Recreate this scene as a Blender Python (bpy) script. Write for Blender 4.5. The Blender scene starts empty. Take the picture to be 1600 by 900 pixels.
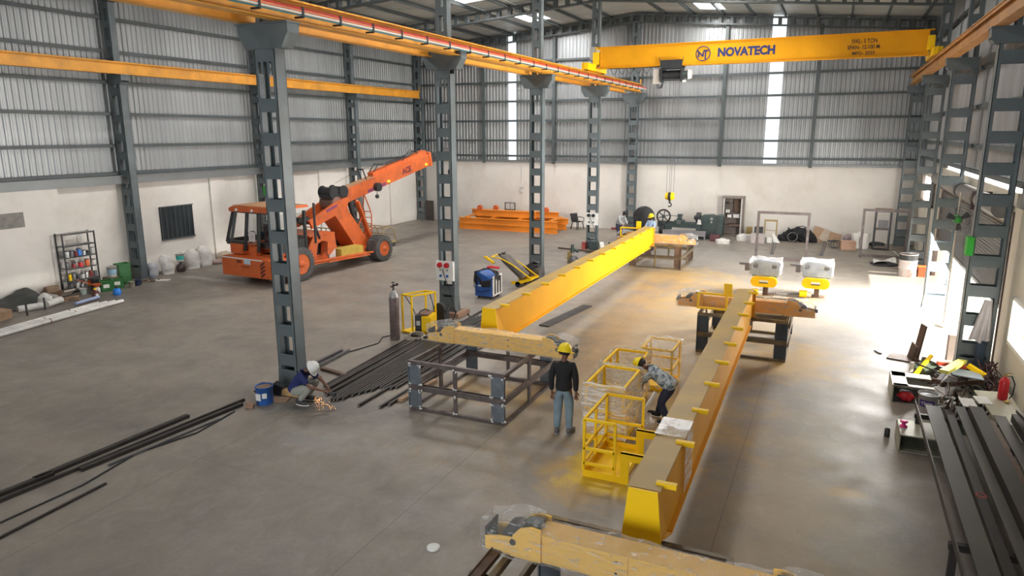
import bpy, bmesh, math, random
from mathutils import Vector, Matrix, noise
random.seed(7)
sc = bpy.context.scene
COL = sc.collection
PI = math.pi

# ------------------------------------------------------------------ camera
def make_camera():
    yaw, pitch, roll = 0.4307, 0.217, -0.0029
    f = Vector((-math.sin(yaw)*math.cos(pitch), math.cos(yaw)*math.cos(pitch), -math.sin(pitch)))
    r = Vector((math.cos(yaw), math.sin(yaw), 0)); u = r.cross(f)
    r2 = math.cos(roll)*r + math.sin(roll)*u; u2 = -math.sin(roll)*r + math.cos(roll)*u
    cd = bpy.data.cameras.new('camera'); cd.sensor_width = 36; cd.sensor_fit = 'HORIZONTAL'
    cd.lens = 36*1094.12/1600; cd.clip_start = .1; cd.clip_end = 300
    c = bpy.data.objects.new('camera', cd); COL.objects.link(c)
    M = Matrix(((r2.x, u2.x, -f.x, 9.936), (r2.y, u2.y, -f.y, -37.071), (r2.z, u2.z, -f.z, 5.1635), (0, 0, 0, 1)))
    c.matrix_world = M
    sc.camera = c
make_camera()

# ------------------------------------------------------------------ world, sun, large lights, exposure
vs = sc.view_settings
vs.view_transform = 'Standard'; vs.look = 'None'; vs.gamma = 1.0; vs.exposure = 0.0
try: vs.use_curve_mapping = False
except Exception: pass
w = bpy.data.worlds.new('sky'); sc.world = w; w.use_nodes = True
bg = w.node_tree.nodes['Background']; bg.inputs[0].default_value = (0.86, 0.93, 1.0, 1); bg.inputs[1].default_value = 1.6

def sun(direction, strength, angle, color):
    l = bpy.data.lights.new('sun', 'SUN'); l.energy = strength; l.angle = angle; l.color = color
    o = bpy.data.objects.new('sun', l); COL.objects.link(o); o.location = (40, -14, 20)
    o.rotation_euler = Vector(direction).to_track_quat('-Z', 'Y').to_euler()
sun((-math.cos(math.radians(32)), 0.02, -math.sin(math.radians(32))), 26.0, 0.02, (1.0, .95, .86))

def area(name, loc, direction, sx, sy, power, color=(1, 1, 1)):
    l = bpy.data.lights.new(name, 'AREA'); l.shape = 'RECTANGLE'; l.size = sx; l.size_y = sy
    l.energy = power; l.color = color
    o = bpy.data.objects.new(name, l); COL.objects.link(o); o.location = loc
    o.rotation_euler = Vector(direction).to_track_quat('-Z', 'Y').to_euler()
    return o
# daylight from the open front of the hall, from the rolling-shutter door from the roof lights and from added roof fill
area('front_daylight', (4, -45.5, 2.8), (0, 1, -.05), 9, 5, 1100, (.93, .97, 1))
area('door_daylight', (13.40, -13.2, .72), (-1, 0, -.5), 1.3, 11.0, 4700, (1, .97, .93))
for rx, ry, pw in ((-4.6, -2.9, 400), (3.9, -1.95, 310), (-5, -9.05, 430), (5.2, -8.75, 270), (-4.6, -16.1, 400), (5, -16.1, 270), (-5, -23, 240), (5, -23, 180), (-5, -30, 60), (6, -30, 110)):  # the four lamps nearest the front are added fill
    area('roof_daylight_and_fill', (rx, ry, 11.0 - .085*abs(rx)), (0, 0, -1), 1.1, 1.6, pw, (1, .98, .96))

# ------------------------------------------------------------------ materials
MATS = {}
def nd(nt, t, **k):
    n = nt.nodes.new(t)
    for a, b in k.items(): setattr(n, a, b)
    return n
def pm(name, rgb, rough=.55, metal=0.0, var=.18, scale=2.5, bump=0.0, bscale=30, dirt=None, dirt_amt=.35, dscale=1.2, spec=.5, dth=(.5, .68)):
    """painted or bare surface with gentle procedural variation and optional dirt of its own shape"""
    if name in MATS: return MATS[name]
    m = bpy.data.materials.new(name); m.use_nodes = True; nt = m.node_tree
    b = nt.nodes['Principled BSDF']; b.inputs['Roughness'].default_value = rough; b.inputs['Metallic'].default_value = metal
    b.inputs['Specular IOR Level'].default_value = spec
    L = nt.links.new
    tc = nd(nt, 'ShaderNodeTexCoord')
    n1 = nd(nt, 'ShaderNodeTexNoise'); n1.inputs['Scale'].default_value = scale; n1.inputs['Detail'].default_value = 5
    L(tc.outputs['Object'], n1.inputs['Vector'])
    mr = nd(nt, 'ShaderNodeMapRange'); mr.inputs[1].default_value = .3; mr.inputs[2].default_value = .7
    mr.inputs[3].default_value = 1-var; mr.inputs[4].default_value = 1+var*.7
    L(n1.outputs[0], mr.inputs[0])
    mx = nd(nt, 'ShaderNodeVectorMath', operation='SCALE'); mx.inputs[0].default_value = rgb
    L(mr.outputs[0], mx.inputs['Scale'])
    out = mx.outputs[0]
    if dirt:
        n2 = nd(nt, 'ShaderNodeTexNoise'); n2.inputs['Scale'].default_value = dscale; n2.inputs['Detail'].default_value = 8
        n2.inputs['Roughness'].default_value = .7
        L(tc.outputs['Object'], n2.inputs['Vector'])
        m2 = nd(nt, 'ShaderNodeMapRange'); m2.inputs[1].default_value = dth[0]; m2.inputs[2].default_value = dth[1]
        m2.inputs[3].default_value = 0; m2.inputs[4].default_value = dirt_amt
        L(n2.outputs[0], m2.inputs[0])
        mc = nd(nt, 'ShaderNodeMix', data_type='RGBA'); L(m2.outputs[0], mc.inputs[0])
        L(out, mc.inputs[6]); mc.inputs[7].default_value = (*dirt, 1); out = mc.outputs[2]
    L(out, b.inputs['Base Color'])
    if bump:
        n3 = nd(nt, 'ShaderNodeTexNoise'); n3.inputs['Scale'].default_value = bscale; n3.inputs['Detail'].default_value = 4
        L(tc.outputs['Object'], n3.inputs['Vector'])
        bp = nd(nt, 'ShaderNodeBump'); bp.inputs['Strength'].default_value = bump; bp.inputs['Distance'].default_value = .02
        L(n3.outputs[0], bp.inputs['Height']); L(bp.outputs[0], b.inputs['Normal'])
    MATS[name] = m
    return m

GREY = pm('grey_column_paint', (.125, .155, .165), .45, 0, .22, 2, dirt=(.09, .085, .08), dirt_amt=.45, dscale=1.6)
GREYD = pm('dark_grey_paint', (.075, .092, .095), .5, 0, .2, 2)
YEL = pm('crane_yellow_paint', (.87, .41, .008), .5, 0, .07, 1.5, spec=.15)
YELC = pm('bridge_crane_yellow', (.76, .345, .01), .5, 0, .07, 1.5, spec=.15)
YELF = pm('pale_yellow_under_film', (.92, .56, .12), .45, 0, .06, 2, spec=.2)
YELB = pm('bright_yellow_paint', (.98, .62, .004), .42, 0, .05, 2, spec=.3)
YELT = pm('tan_yellow_top', (.47, .31, .085), .42, 0, .12, 1.2, spec=.25, dirt=(.6, .36, .03), dirt_amt=.6)  # tan plate colour with noise patches of yellow
ORR = pm('rail_orange_paint', (.78, .36, .03), .42, 0, .16, 1.4, dirt=(.35, .17, .05), dirt_amt=.4)
ORRD = pm('rail_rusty_orange', (.50, .24, .06), .5, 0, .2, 1.4, dirt=(.22, .1, .04), dirt_amt=.5)
ORG = pm('vehicle_orange_paint', (.66, .135, .03), .45, 0, .16, 2.2, dirt=(.25, .085, .045), dirt_amt=.65, dscale=2)
STK = pm('stack_orange_paint', (.82, .29, .03), .45, 0, .1, 1.5)
RUST = pm('rusty_steel', (.12, .075, .052), .6, .3, .3, 6, dirt=(.19, .12, .08), dirt_amt=.6, dscale=5)
MILL = pm('mill_steel', (.17, .17, .18), .42, .6, .3, 3, dirt=(.10, .07, .055), dirt_amt=.6, dscale=3)
PLATE = pm('blue_grey_plate', (.17, .20, .235), .38, .55, .2, 3, dirt=(.5, .5, .48), dirt_amt=.25, dscale=7)
STAND = pm('stand_steel', (.13, .105, .10), .5, .45, .3, 4, dirt=(.26, .23, .22), dirt_amt=.5, dscale=6)
STANDY = pm('sprayed_stand_steel', (.15, .115, .075), .5, .35, .3, 4, dirt=(.42, .29, .05), dirt_amt=.55, dscale=2.5)
WELD = pm('weld_white', (.75, .74, .72), .7, 0, .15, 20)
BLK = pm('black_rubber', (.022, .022, .024), .7, 0, .25, 8, bump=.2)
TYRE = pm('dusty_tyre', (.085, .082, .08), .85, 0, .25, 6, bump=.3, bscale=40)
BLKM = pm('black_machine', (.035, .037, .04), .4, .2, .2, 5)
MACH = pm('machine_green_grey', (.06, .085, .083), .4, .15, .25, 3, dirt=(.03, .03, .03), dirt_amt=.6)
WHITE = pm('white_enamel', (.78, .78, .75), .4, 0, .05, 3)
OFFW = pm('dusty_white_plastic', (.68, .67, .64), .55, 0, .15, 5, dirt=(.38, .34, .3), dirt_amt=.5, dscale=4)
SACK = pm('woven_sack_white', (.66, .64, .61), .75, 0, .15, 9, bump=.6, bscale=14)
SACKB = pm('woven_sack_beige', (.5, .41, .31), .8, 0, .2, 9, bump=.6, bscale=14)
BLUE = pm('blue_paint', (.03, .12, .42), .35, 0, .1, 4)
BLUEL = pm('light_blue_plastic', (.02, .22, .75), .3, 0, .1, 4)
GRN = pm('bin_green', (.035, .17, .045), .45, 0, .15, 6)
GRNB = pm('bright_green', (.03, .42, .03), .4, 0, .08, 6)
RED = pm('signal_red', (.55, .015, .025), .35, 0, .08, 5)
BRN = pm('brown_box', (.24, .15, .095), .7, 0, .3, 6, dirt=(.08, .06, .05), dirt_amt=.6, dscale=5)
CARD = pm('cardboard', (.38, .25, .16), .8, 0, .15, 6)
CREAM = pm('cream_sheet_metal', (.44, .43, .33), .42, .1, .12, 3, dirt=(.2, .19, .15), dirt_amt=.4, dscale=3)
PINK = pm('pink_plastic', (.75, .04, .25), .4, 0, .05, 5)
CYL = pm('gas_cylinder_brown', (.17, .125, .12), .5, .1, .25, 5, dirt=(.3, .27, .26), dirt_amt=.5, dscale=6)
ALU = pm('bare_aluminium', (.6, .6, .6), .3, .9, .08, 5)
CHROME = pm('chrome', (.75, .75, .75), .18, 1, .02, 5)
GLASSD = pm('dark_cab_glass', (.035, .045, .05), .12, 0, .1, 3)
ROPE = pm('dusty_rope', (.36, .32, .26), .9, 0, .2, 30, bump=.8, bscale=60)
SKIN = pm('brown_skin', (.17, .075, .045), .5, 0, .06, 20)
HAIR = pm('black_hair', (.012, .011, .01), .6, 0, .1, 40, bump=.5, bscale=90)
INK = pm('navy_lettering', (.012, .022, .12), .4, 0, .02, 5)
INKB = pm('brown_lettering', (.06, .035, .02), .5, 0, .05, 5)
CONC = pm('brick_plinth', (.33, .2, .13), .8, 0, .25, 6)

def film_material(name, base=.07, peak=.75, th=(.53, .64), tint=(.97, .97, .97), scale=9, streak=(1, 1, 1)):
    m = bpy.data.materials.new(name); m.use_nodes = True; nt = m.node_tree; L = nt.links.new
    for n in list(nt.nodes): nt.nodes.remove(n)
    out = nd(nt, 'ShaderNodeOutputMaterial'); tc = nd(nt, 'ShaderNodeTexCoord')
    mp = nd(nt, 'ShaderNodeMapping'); mp.inputs['Scale'].default_value = streak; L(tc.outputs['Object'], mp.inputs[0])
    ns = nd(nt, 'ShaderNodeTexNoise'); ns.inputs['Scale'].default_value = scale; ns.inputs['Detail'].default_value = 6; ns.inputs['Roughness'].default_value = .65
    ns.inputs['Distortion'].default_value = .35
    L(mp.outputs[0], ns.inputs['Vector'])
    bp = nd(nt, 'ShaderNodeBump'); bp.inputs['Strength'].default_value = 1.0; bp.inputs['Distance'].default_value = .05; L(ns.outputs[0], bp.inputs['Height'])
    gl = nd(nt, 'ShaderNodeBsdfGlossy'); gl.inputs['Roughness'].default_value = .16; gl.inputs[0].default_value = (1, 1, 1, 1); L(bp.outputs[0], gl.inputs['Normal'])
    df = nd(nt, 'ShaderNodeBsdfTranslucent'); df.inputs[0].default_value = (.95, .95, .93, 1)
    d2 = nd(nt, 'ShaderNodeBsdfDiffuse'); d2.inputs[0].default_value = (.95, .95, .93, 1); L(bp.outputs[0], d2.inputs['Normal'])  # milky wrinkles, with the film's bright glints put into the white colour
    ms = nd(nt, 'ShaderNodeMixShader'); ms.inputs[0].default_value = .85; L(df.outputs[0], ms.inputs[1]); L(d2.outputs[0], ms.inputs[2])
    m0 = nd(nt, 'ShaderNodeMixShader'); m0.inputs[0].default_value = .72; L(gl.outputs[0], m0.inputs[1]); L(ms.outputs[0], m0.inputs[2])
    tr = nd(nt, 'ShaderNodeBsdfTransparent'); tr.inputs[0].default_value = (*tint, 1)
    mr = nd(nt, 'ShaderNodeMapRange'); mr.inputs[1].default_value = th[0]; mr.inputs[2].default_value = th[1]; mr.inputs[3].default_value = base; mr.inputs[4].default_value = peak
    L(ns.outputs[0], mr.inputs[0])
    m1 = nd(nt, 'ShaderNodeMixShader'); L(mr.outputs[0], m1.inputs[0]); L(tr.outputs[0], m1.inputs[1]); L(m0.outputs[0], m1.inputs[2])
    L(m1.outputs[0], out.inputs[0])
    MATS[name] = m
    return m
FILM = film_material('stretch_film', .16, .6, (.54, .64), scale=5, streak=(1.2, 1.2, 5))
FILMH = film_material('dense_stretch_film', .34, .95, (.46, .57), scale=3.0, streak=(.8, .8, 7))
FILML = film_material('loose_clear_film', .16, .55, (.52, .66), scale=3, streak=(1, 1, 1.6))
def pane_material(name, rgb, emit=0):
    m = bpy.data.materials.new(name); m.use_nodes = True; nt = m.node_tree; L = nt.links.new
    for n in list(nt.nodes): nt.nodes.remove(n)
    out = nd(nt, 'ShaderNodeOutputMaterial')
    a = nd(nt, 'ShaderNodeBsdfTranslucent'); a.inputs[0].default_value = (*rgb, 1)
    t = nd(nt, 'ShaderNodeBsdfTransparent'); t.inputs[0].default_value = (*rgb, 1)
    L(a.outputs[0], out.inputs[0]); MATS[name] = m
    return m
PANE = pane_material('translucent_sheet', (.97, .98, 1))
def clear_glass(name, tint=(.8, .85, .85)):
    m = bpy.data.materials.new(name); m.use_nodes = True; nt = m.node_tree; L = nt.links.new
    for n in list(nt.nodes): nt.nodes.remove(n)
    out = nd(nt, 'ShaderNodeOutputMaterial'); g = nd(nt, 'ShaderNodeBsdfGlossy'); g.inputs['Roughness'].default_value = .05
    t = nd(nt, 'ShaderNodeBsdfTransparent'); t.inputs[0].default_value = (*tint, 1)
    mx = nd(nt, 'ShaderNodeMixShader'); mx.inputs[0].default_value = .12; L(t.outputs[0], mx.inputs[1]); L(g.outputs[0], mx.inputs[2])
    L(mx.outputs[0], out.inputs[0]); MATS[name] = m
    return m
CGLASS = clear_glass('cab_glass')

# ------------------------------------------------------------------ geometry helpers
def rotm(rx=0, ry=0, rz=0):
    return (Matrix.Rotation(rz, 3, 'Z') @ Matrix.Rotation(ry, 3, 'Y') @ Matrix.Rotation(rx, 3, 'X'))
class MB:
    def __init__(s): s.v = []; s.f = []; s.sm = []; s.mi = []; s.m = 0
    def add(s, vs, fs, smooth=False):
        n = len(s.v); s.v += [Vector(p) for p in vs]
        for f in fs: s.f.append([i+n for i in f]); s.sm.append(smooth); s.mi.append(s.m)
        return s
    def box(s, c, d, R=None):
        hx, hy, hz = d[0]/2, d[1]/2, d[2]/2; c = Vector(c)
        vs = [Vector((x, y, z)) for z in (-hz, hz) for y in (-hy, hy) for x in (-hx, hx)]
        if R is not None: vs = [R @ p for p in vs]
        return s.add([c+p for p in vs], [(0, 2, 3, 1), (4, 5, 7, 6), (0, 1, 5, 4), (2, 6, 7, 3), (0, 4, 6, 2), (1, 3, 7, 5)])
    def bb(s, x0, x1, y0, y1, z0, z1):
        return s.box(((x0+x1)/2, (y0+y1)/2, (z0+z1)/2), (abs(x1-x0), abs(y1-y0), abs(z1-z0)))
    def bar(s, p, q, w, h, up=(0, 0, 1)):
        p, q = Vector(p), Vector(q); d = (q-p); L = d.length
        if L < 1e-6: return s
        d /= L; up = Vector(up)
        if abs(d.dot(up)) > .98: up = Vector((0, 1, 0))
        x = d.cross(up).normalized(); z = x.cross(d)
        vs = [a + x*sx*w/2 + z*sz*h/2 for a in (p, q) for sz in (-1, 1) for sx in (-1, 1)]
        return s.add(vs, [(0, 2, 3, 1), (4, 5, 7, 6), (0, 1, 5, 4), (2, 6, 7, 3), (0, 4, 6, 2), (1, 3, 7, 5)])
    def tube(s, p, q, r, r2=None, n=12, cap=True):
        r2 = r if r2 is None else r2
        p, q = Vector(p), Vector(q); d = (q-p)
        if d.length < 1e-7: return s
        d.normalize()
        a = d.orthogonal().normalized(); b = d.cross(a)
        vs = []
        for c, rr in ((p, r), (q, r2)):
            for k in range(n):
                t = 2*PI*k/n; vs.append(c+(a*math.cos(t)+b*math.sin(t))*rr)
        s.add(vs, [(k, (k+1) % n, n+(k+1) % n, n+k) for k in range(n)], True)
        if cap: s.add(vs[:n], [tuple(range(n))[::-1]]); s.add(vs[n:], [tuple(range(n))])
        return s
    def path(s, pts, r, n=8):
        pts = [Vector(p) for p in pts]; rings = []; a = None
        for i, p in enumerate(pts):
            d = (pts[min(i+1, len(pts)-1)]-pts[max(i-1, 0)]).normalized()
            a = d.orthogonal().normalized() if a is None else (a-d*a.dot(d)).normalized()
            b = d.cross(a); rr = r[i] if isinstance(r, (list, tuple)) else r
            rings.append([p+(a*math.cos(2*PI*k/n)+b*math.sin(2*PI*k/n))*rr for k in range(n)])
        vs = [q for R in rings for q in R]; fs = []
        for i in range(len(rings)-1):
            for k in range(n): fs.append((i*n+k, i*n+(k+1) % n, (i+1)*n+(k+1) % n, (i+1)*n+k))
        s.add(vs, fs, True)
        s.add(rings[0], [tuple(range(n))[::-1]]); s.add(rings[-1], [tuple(range(n))])
        return s
    def lathe(s, prof, c=(0, 0, 0), n=20, R=None, smooth=True, cap=True):
        vs = []; c = Vector(c)
        for r, z in prof:
            for k in range(n):
                t = 2*PI*k/n; p = Vector((r*math.cos(t), r*math.sin(t), z))
                vs.append(c + (R @ p if R is not None else p))
        fs = []
        for i in range(len(prof)-1):
            for k in range(n): fs.append((i*n+k, i*n+(k+1) % n, (i+1)*n+(k+1) % n, (i+1)*n+k))
        s.add(vs, fs, smooth)
        if cap and prof[0][0] > 1e-5: s.add(vs[:n], [tuple(range(n))[::-1]])
        if cap and prof[-1][0] > 1e-5: s.add(vs[-n:], [tuple(range(n))])
        return s
    def prism(s, poly, ax, a, b):
        """poly in the plane normal to axis ax, extruded from a to b"""
        def P(u, v, t): return {'y': (u, t, v), 'x': (t, u, v), 'z': (u, v, t)}[ax]
        n = len(poly); vs = [P(u, v, a) for u, v in poly]+[P(u, v, b) for u, v in poly]
        s.add(vs, [tuple(range(n))[::-1], tuple(range(n, 2*n))]+[(k, (k+1) % n, n+(k+1) % n, n+k) for k in range(n)])
        return s
    def ell(s, c, r, n=14, m=9, R=None, jit=0, seed=0):
        c = Vector(c); vs = []
        r = (r, r, r) if not isinstance(r, (tuple, list)) else r
        for i in range(m+1):
            th = PI*i/m
            for k in range(n):
                t = 2*PI*k/n; p = Vector((r[0]*math.sin(th)*math.cos(t), r[1]*math.sin(th)*math.sin(t), r[2]*math.cos(th)))
                if jit:
                    q = p*(3.5/max(r)) + Vector((seed*7.1, seed*3.3, seed)); p = p*(1+jit*noise.noise(q))
                vs.append(c+(R @ p if R is not None else p))
        fs = [(i*n+k, (i+1)*n+k, (i+1)*n+(k+1) % n, i*n+(k+1) % n) for i in range(m) for k in range(n)]
        return s.add(vs, fs, True)
    def torus(s, c, R0, r, R=None, n=28, m=8, a0=0, a1=2*PI):
        c = Vector(c); pts = []
        full = abs(a1-a0-2*PI) < 1e-4; N = n if full else n+1
        vs = []
        for i in range(N):
            t = a0+(a1-a0)*i/n; cx = Vector((math.cos(t), math.sin(t), 0))
            for k in range(m):
                u = 2*PI*k/m; p = cx*(R0+r*math.cos(u))+Vector((0, 0, r*math.sin(u)))
                vs.append(c+(R @ p if R is not None else p))
        fs = []
        for i in range(n):
            j = (i+1) % N
            for k in range(m): fs.append((i*m+k, j*m+k, j*m+(k+1) % m, i*m+(k+1) % m))
        return s.add(vs, fs, True)
    def sheet(s, fn, nu, nv, thick=0, smooth=True):
        vs = [fn(i/nu, j/nv) for i in range(nu+1) for j in range(nv+1)]
        fs = [(i*(nv+1)+j, (i+1)*(nv+1)+j, (i+1)*(nv+1)+j+1, i*(nv+1)+j+1) for i in range(nu) for j in range(nv)]
        return s.add(vs, fs, smooth)
def make_mesh(mb, mats, name):
    me = bpy.data.meshes.new(name); me.from_pydata([tuple(p) for p in mb.v], [], mb.f)
    me.polygons.foreach_set('use_smooth', mb.sm)
    if not isinstance(mats, (list, tuple)): mats = [mats]
    for m in mats: me.materials.append(m)
    if len(mats) > 1: me.polygons.foreach_set('material_index', mb.mi)
    me.validate(); me.update()
    return me
def fix_normals(me):
    b = bmesh.new(); b.from_mesh(me); bmesh.ops.recalc_face_normals(b, faces=b.faces); b.to_mesh(me); b.free()
def obj(name, mb, mat, parent=None, world=False, fix=True):
    if world and parent is not None:
        Mi = parent.matrix_basis.inverted() if parent.parent is None else (parent.parent.matrix_basis @ parent.matrix_basis).inverted()
        mb.v = [Mi @ p for p in mb.v]
    me = make_mesh(mb, mat, name)
    if fix: fix_normals(me)
    o = bpy.data.objects.new(name, me); COL.objects.link(o)
    if parent is not None: o.parent = parent
    return o
def tag(o, label=None, cat=None, group=None, kind=None):
    if label: o['label'] = label
    if cat: o['category'] = cat
    if group: o['group'] = group
    if kind: o['kind'] = kind
    return o
def T(name, label, cat, loc=(0, 0, 0), rz=0, group=None):
    o = bpy.data.objects.new(name, None); COL.objects.link(o)
    o.empty_display_size = .2
    o.location = loc; o.rotation_euler = (0, 0, rz)
    o.matrix_basis = Matrix.Translation(Vector(loc)) @ Matrix.Rotation(rz, 4, 'Z')
    return tag(o, label, cat, group)
def solo(name, mb, mat, label, cat, loc=(0, 0, 0), rz=0, group=None, world=False):
    """a thing that is one mesh; with world=True the mesh was given in world coordinates"""
    if world:
        mi = Vector((sum(p.x for p in mb.v)/len(mb.v), sum(p.y for p in mb.v)/len(mb.v), min(p.z for p in mb.v)))
        mb.v = [p-mi for p in mb.v]; loc = mi
    o = obj(name, mb, mat); o.location = loc; o.rotation_euler = (0, 0, rz)
    return tag(o, label, cat, group)
def struct(name, mb, mat, parent=None):
    o = obj(name, mb, mat, parent)
    if parent is None: o['kind'] = 'structure'
    return o
def dup(root, loc=None, rz=None, label=None, group=None):
    r = root.copy(); COL.objects.link(r)
    if loc is not None: r.location = loc
    if rz is not None: r.rotation_euler = (0, 0, rz)
    if label: r['label'] = label
    if group: r['group'] = group
    for ch in list(root.children):
        c = ch.copy(); COL.objects.link(c); c.parent = r
        for g in list(ch.children):
            d = g.copy(); COL.objects.link(d); d.parent = c
    return r
def text_mesh(name, body, size, mat, parent, loc, R, extrude=.004, bold=.0, width=None):
    cu = bpy.data.curves.new(name, 'FONT'); cu.body = body; cu.size = size; cu.extrude = extrude; cu.offset = bold
    cu.align_x = 'CENTER'; cu.align_y = 'CENTER'
    o = bpy.data.objects.new(name+'_source', cu); COL.objects.link(o)
    bpy.context.view_layer.update()
    me = bpy.data.meshes.new_from_object(o.evaluated_get(bpy.context.evaluated_depsgraph_get()))
    bpy.data.objects.remove(o); bpy.data.curves.remove(cu)
    if width:
        xs = [v.co.x for v in me.vertices]; k = width/(max(xs)-min(xs))
        for v in me.vertices: v.co.x *= k
    me.transform(Matrix.Translation(Vector(loc)) @ R.to_4x4())
    me.materials.clear(); me.materials.append(mat)
    t = bpy.data.objects.new(name, me); COL.objects.link(t); t.parent = parent
    return t
FRONT = rotm(PI/2, 0, 0)            # text lying in XY turned to face -Y
RX90 = rotm(PI/2, 0, 0); RY90 = rotm(0, PI/2, 0)
# ------------------------------------------------------------------ the setting
BAY = 6.589
def MY(i): return (i-5)*BAY
XW = 13.45                                     # inner face of side walls

def floor_material():
    m = bpy.data.materials.new('concrete_floor'); m.use_nodes = True; nt = m.node_tree; L = nt.links.new
    b = nt.nodes['Principled BSDF']; tc = nd(nt, 'ShaderNodeTexCoord')
    def noise_(sc_, det, rough=.6, dist=0, src=None, stretch=None):
        n = nd(nt, 'ShaderNodeTexNoise'); n.inputs['Scale'].default_value = sc_; n.inputs['Detail'].default_value = det
        n.inputs['Roughness'].default_value = rough; n.inputs['Distortion'].default_value = dist
        if stretch:
            mp = nd(nt, 'ShaderNodeMapping'); mp.inputs['Scale'].default_value = stretch; L(tc.outputs['Object'], mp.inputs[0]); L(mp.outputs[0], n.inputs[0])
        else: L(tc.outputs['Object'], n.inputs[0])
        return n.outputs[0]
    def mapr(s, a, b_, c, d):
        r = nd(nt, 'ShaderNodeMapRange'); r.inputs[1].default_value = a; r.inputs[2].default_value = b_; r.inputs[3].default_value = c; r.inputs[4].default_value = d
        L(s, r.inputs[0]); return r.outputs[0]
    def mix(f, a, b_, mode='MIX'):
        x = nd(nt, 'ShaderNodeMix', data_type='RGBA', blend_type=mode)
        if isinstance(f, float): x.inputs[0].default_value = f
        else: L(f, x.inputs[0])
        for s, i in ((a, 6), (b_, 7)):
            if isinstance(s, tuple): x.inputs[i].default_value = (*s, 1)
            else: L(s, x.inputs[i])
        return x.outputs[2]
    base = mix(mapr(noise_(.16, 4), .35, .65, 0, 1), (.228, .198, .166), (.315, .27, .218))
    base = mix(mapr(noise_(.9, 7, .7, .6), .42, .70, 0, .6), base, (.135, .13, .122))
    base = mix(mapr(noise_(2.3, 8, .75, 1.5, stretch=(1, .6, 1)), .5, .75, 0, .45), base, (.36, .34, .31))
    base = mix(mapr(noise_(14, 4), .3, .75, 0, .22), base, (.12, .115, .11))
    # yellow over-spray stains on the slab around the paint stands
    def spot(cx, cy, rx, ry, amt, n):
        mp = nd(nt, 'ShaderNodeVectorMath', operation='SUBTRACT'); L(tc.outputs['Object'], mp.inputs[0]); mp.inputs[1].default_value = (cx, cy, 0)
        dv = nd(nt, 'ShaderNodeVectorMath', operation='MULTIPLY'); L(mp.outputs[0], dv.inputs[0]); dv.inputs[1].default_value = (1/rx, 1/ry, 0)
        ln = nd(nt, 'ShaderNodeVectorMath', operation='LENGTH'); L(dv.outputs[0], ln.inputs[0])
        ad = nd(nt, 'ShaderNodeMath', operation='ADD'); L(ln.outputs['Value'], ad.inputs[0]); L(mapr(n, .3, .7, -.45, .45), ad.inputs[1])
        return mapr(ad.outputs[0], .25, 1.1, amt, 0)
    nz = noise_(1.1, 6, .65, .5)
    for cx, cy, rx, ry, amt in ((6.0, -19, 3.2, 9, .34), (7.6, -24.8, 1.6, 2.2, .62), (4.6, -11.5, 2.8, 2.2, .5), (9.2, -20.3, 1.7, 1.8, .62), (9.7, -28, 1.4, 5, .26),
                               (6.9, -27.4, .95, 1.15, .85), (3.8, -24.9, 1.5, 1.0, .45), (6.2, -15.2, 2.2, 2.4, .34), (7.9, -14.4, 1.2, 1.4, .45), (9.7, -13.6, .9, .8, .5), (10.5, -26.5, .35, .2, .6)):
        base = mix(spot(cx, cy, rx, ry, amt, nz), base, (.47, .285, .055))
    for cx, cy, rx, ry, amt in ((7.0, -27.75, .62, .34, .95), (6.62, -27.2, .25, .75, .85), (7.6, -27.8, .5, .3, .7)):
        base = mix(spot(cx, cy, rx, ry, amt, noise_(3.0, 4)), base, (.62, .42, .02))
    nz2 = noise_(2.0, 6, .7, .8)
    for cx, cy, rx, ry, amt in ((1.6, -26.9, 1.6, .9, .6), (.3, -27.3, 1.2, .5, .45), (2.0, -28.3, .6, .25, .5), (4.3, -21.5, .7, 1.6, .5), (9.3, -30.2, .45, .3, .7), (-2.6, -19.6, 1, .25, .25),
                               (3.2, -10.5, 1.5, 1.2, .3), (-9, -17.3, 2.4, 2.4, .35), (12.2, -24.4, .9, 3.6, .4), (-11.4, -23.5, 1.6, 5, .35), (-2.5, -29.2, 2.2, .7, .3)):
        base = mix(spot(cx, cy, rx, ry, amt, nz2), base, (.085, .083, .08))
    for cx, cy, rx, ry, amt in ((2.3, -28.2, .9, .6, .3), (-10.6, -18.9, 1.6, .25, .6), (6.6, -30.1, .25, .15, .4), (6, -6, 3.5, 3.5, .25)):
        base = mix(spot(cx, cy, rx, ry, amt, nz2), base, (.5, .49, .46))
    # saw-cut joints
    sp = nd(nt, 'ShaderNodeSeparateXYZ'); L(tc.outputs['Object'], sp.inputs[0])
    def line(axis, pos, wd, amt):
        nonlocal base
        a = nd(nt, 'ShaderNodeMath', operation='SUBTRACT'); L(sp.outputs[axis], a.inputs[0]); a.inputs[1].default_value = pos
        c = nd(nt, 'ShaderNodeMath', operation='ABSOLUTE'); L(a.outputs[0], c.inputs[0])
        base = mix(mapr(c.outputs[0], wd*.6, wd, amt, 0), base, (.09, .085, .08))
    for x in (8.9, 4.85, .9, -4.2, -8.6): line('X', x, .012, .45)
    for y in (-29.6, -24.6, -19.6, -14.6, -9.6, -4.6): line('Y', y, .012, .25)
    L(base, b.inputs['Base Color'])
    L(mapr(noise_(1.3, 6), .3, .7, .38, .62), b.inputs['Roughness'])
    bp = nd(nt, 'ShaderNodeBump'); bp.inputs['Strength'].default_value = .15; bp.inputs['Distance'].default_value = .01
    L(noise_(9, 6), bp.inputs['Height']); L(bp.outputs[0], b.inputs['Normal'])
    return m
FLOOR = floor_material()
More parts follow.
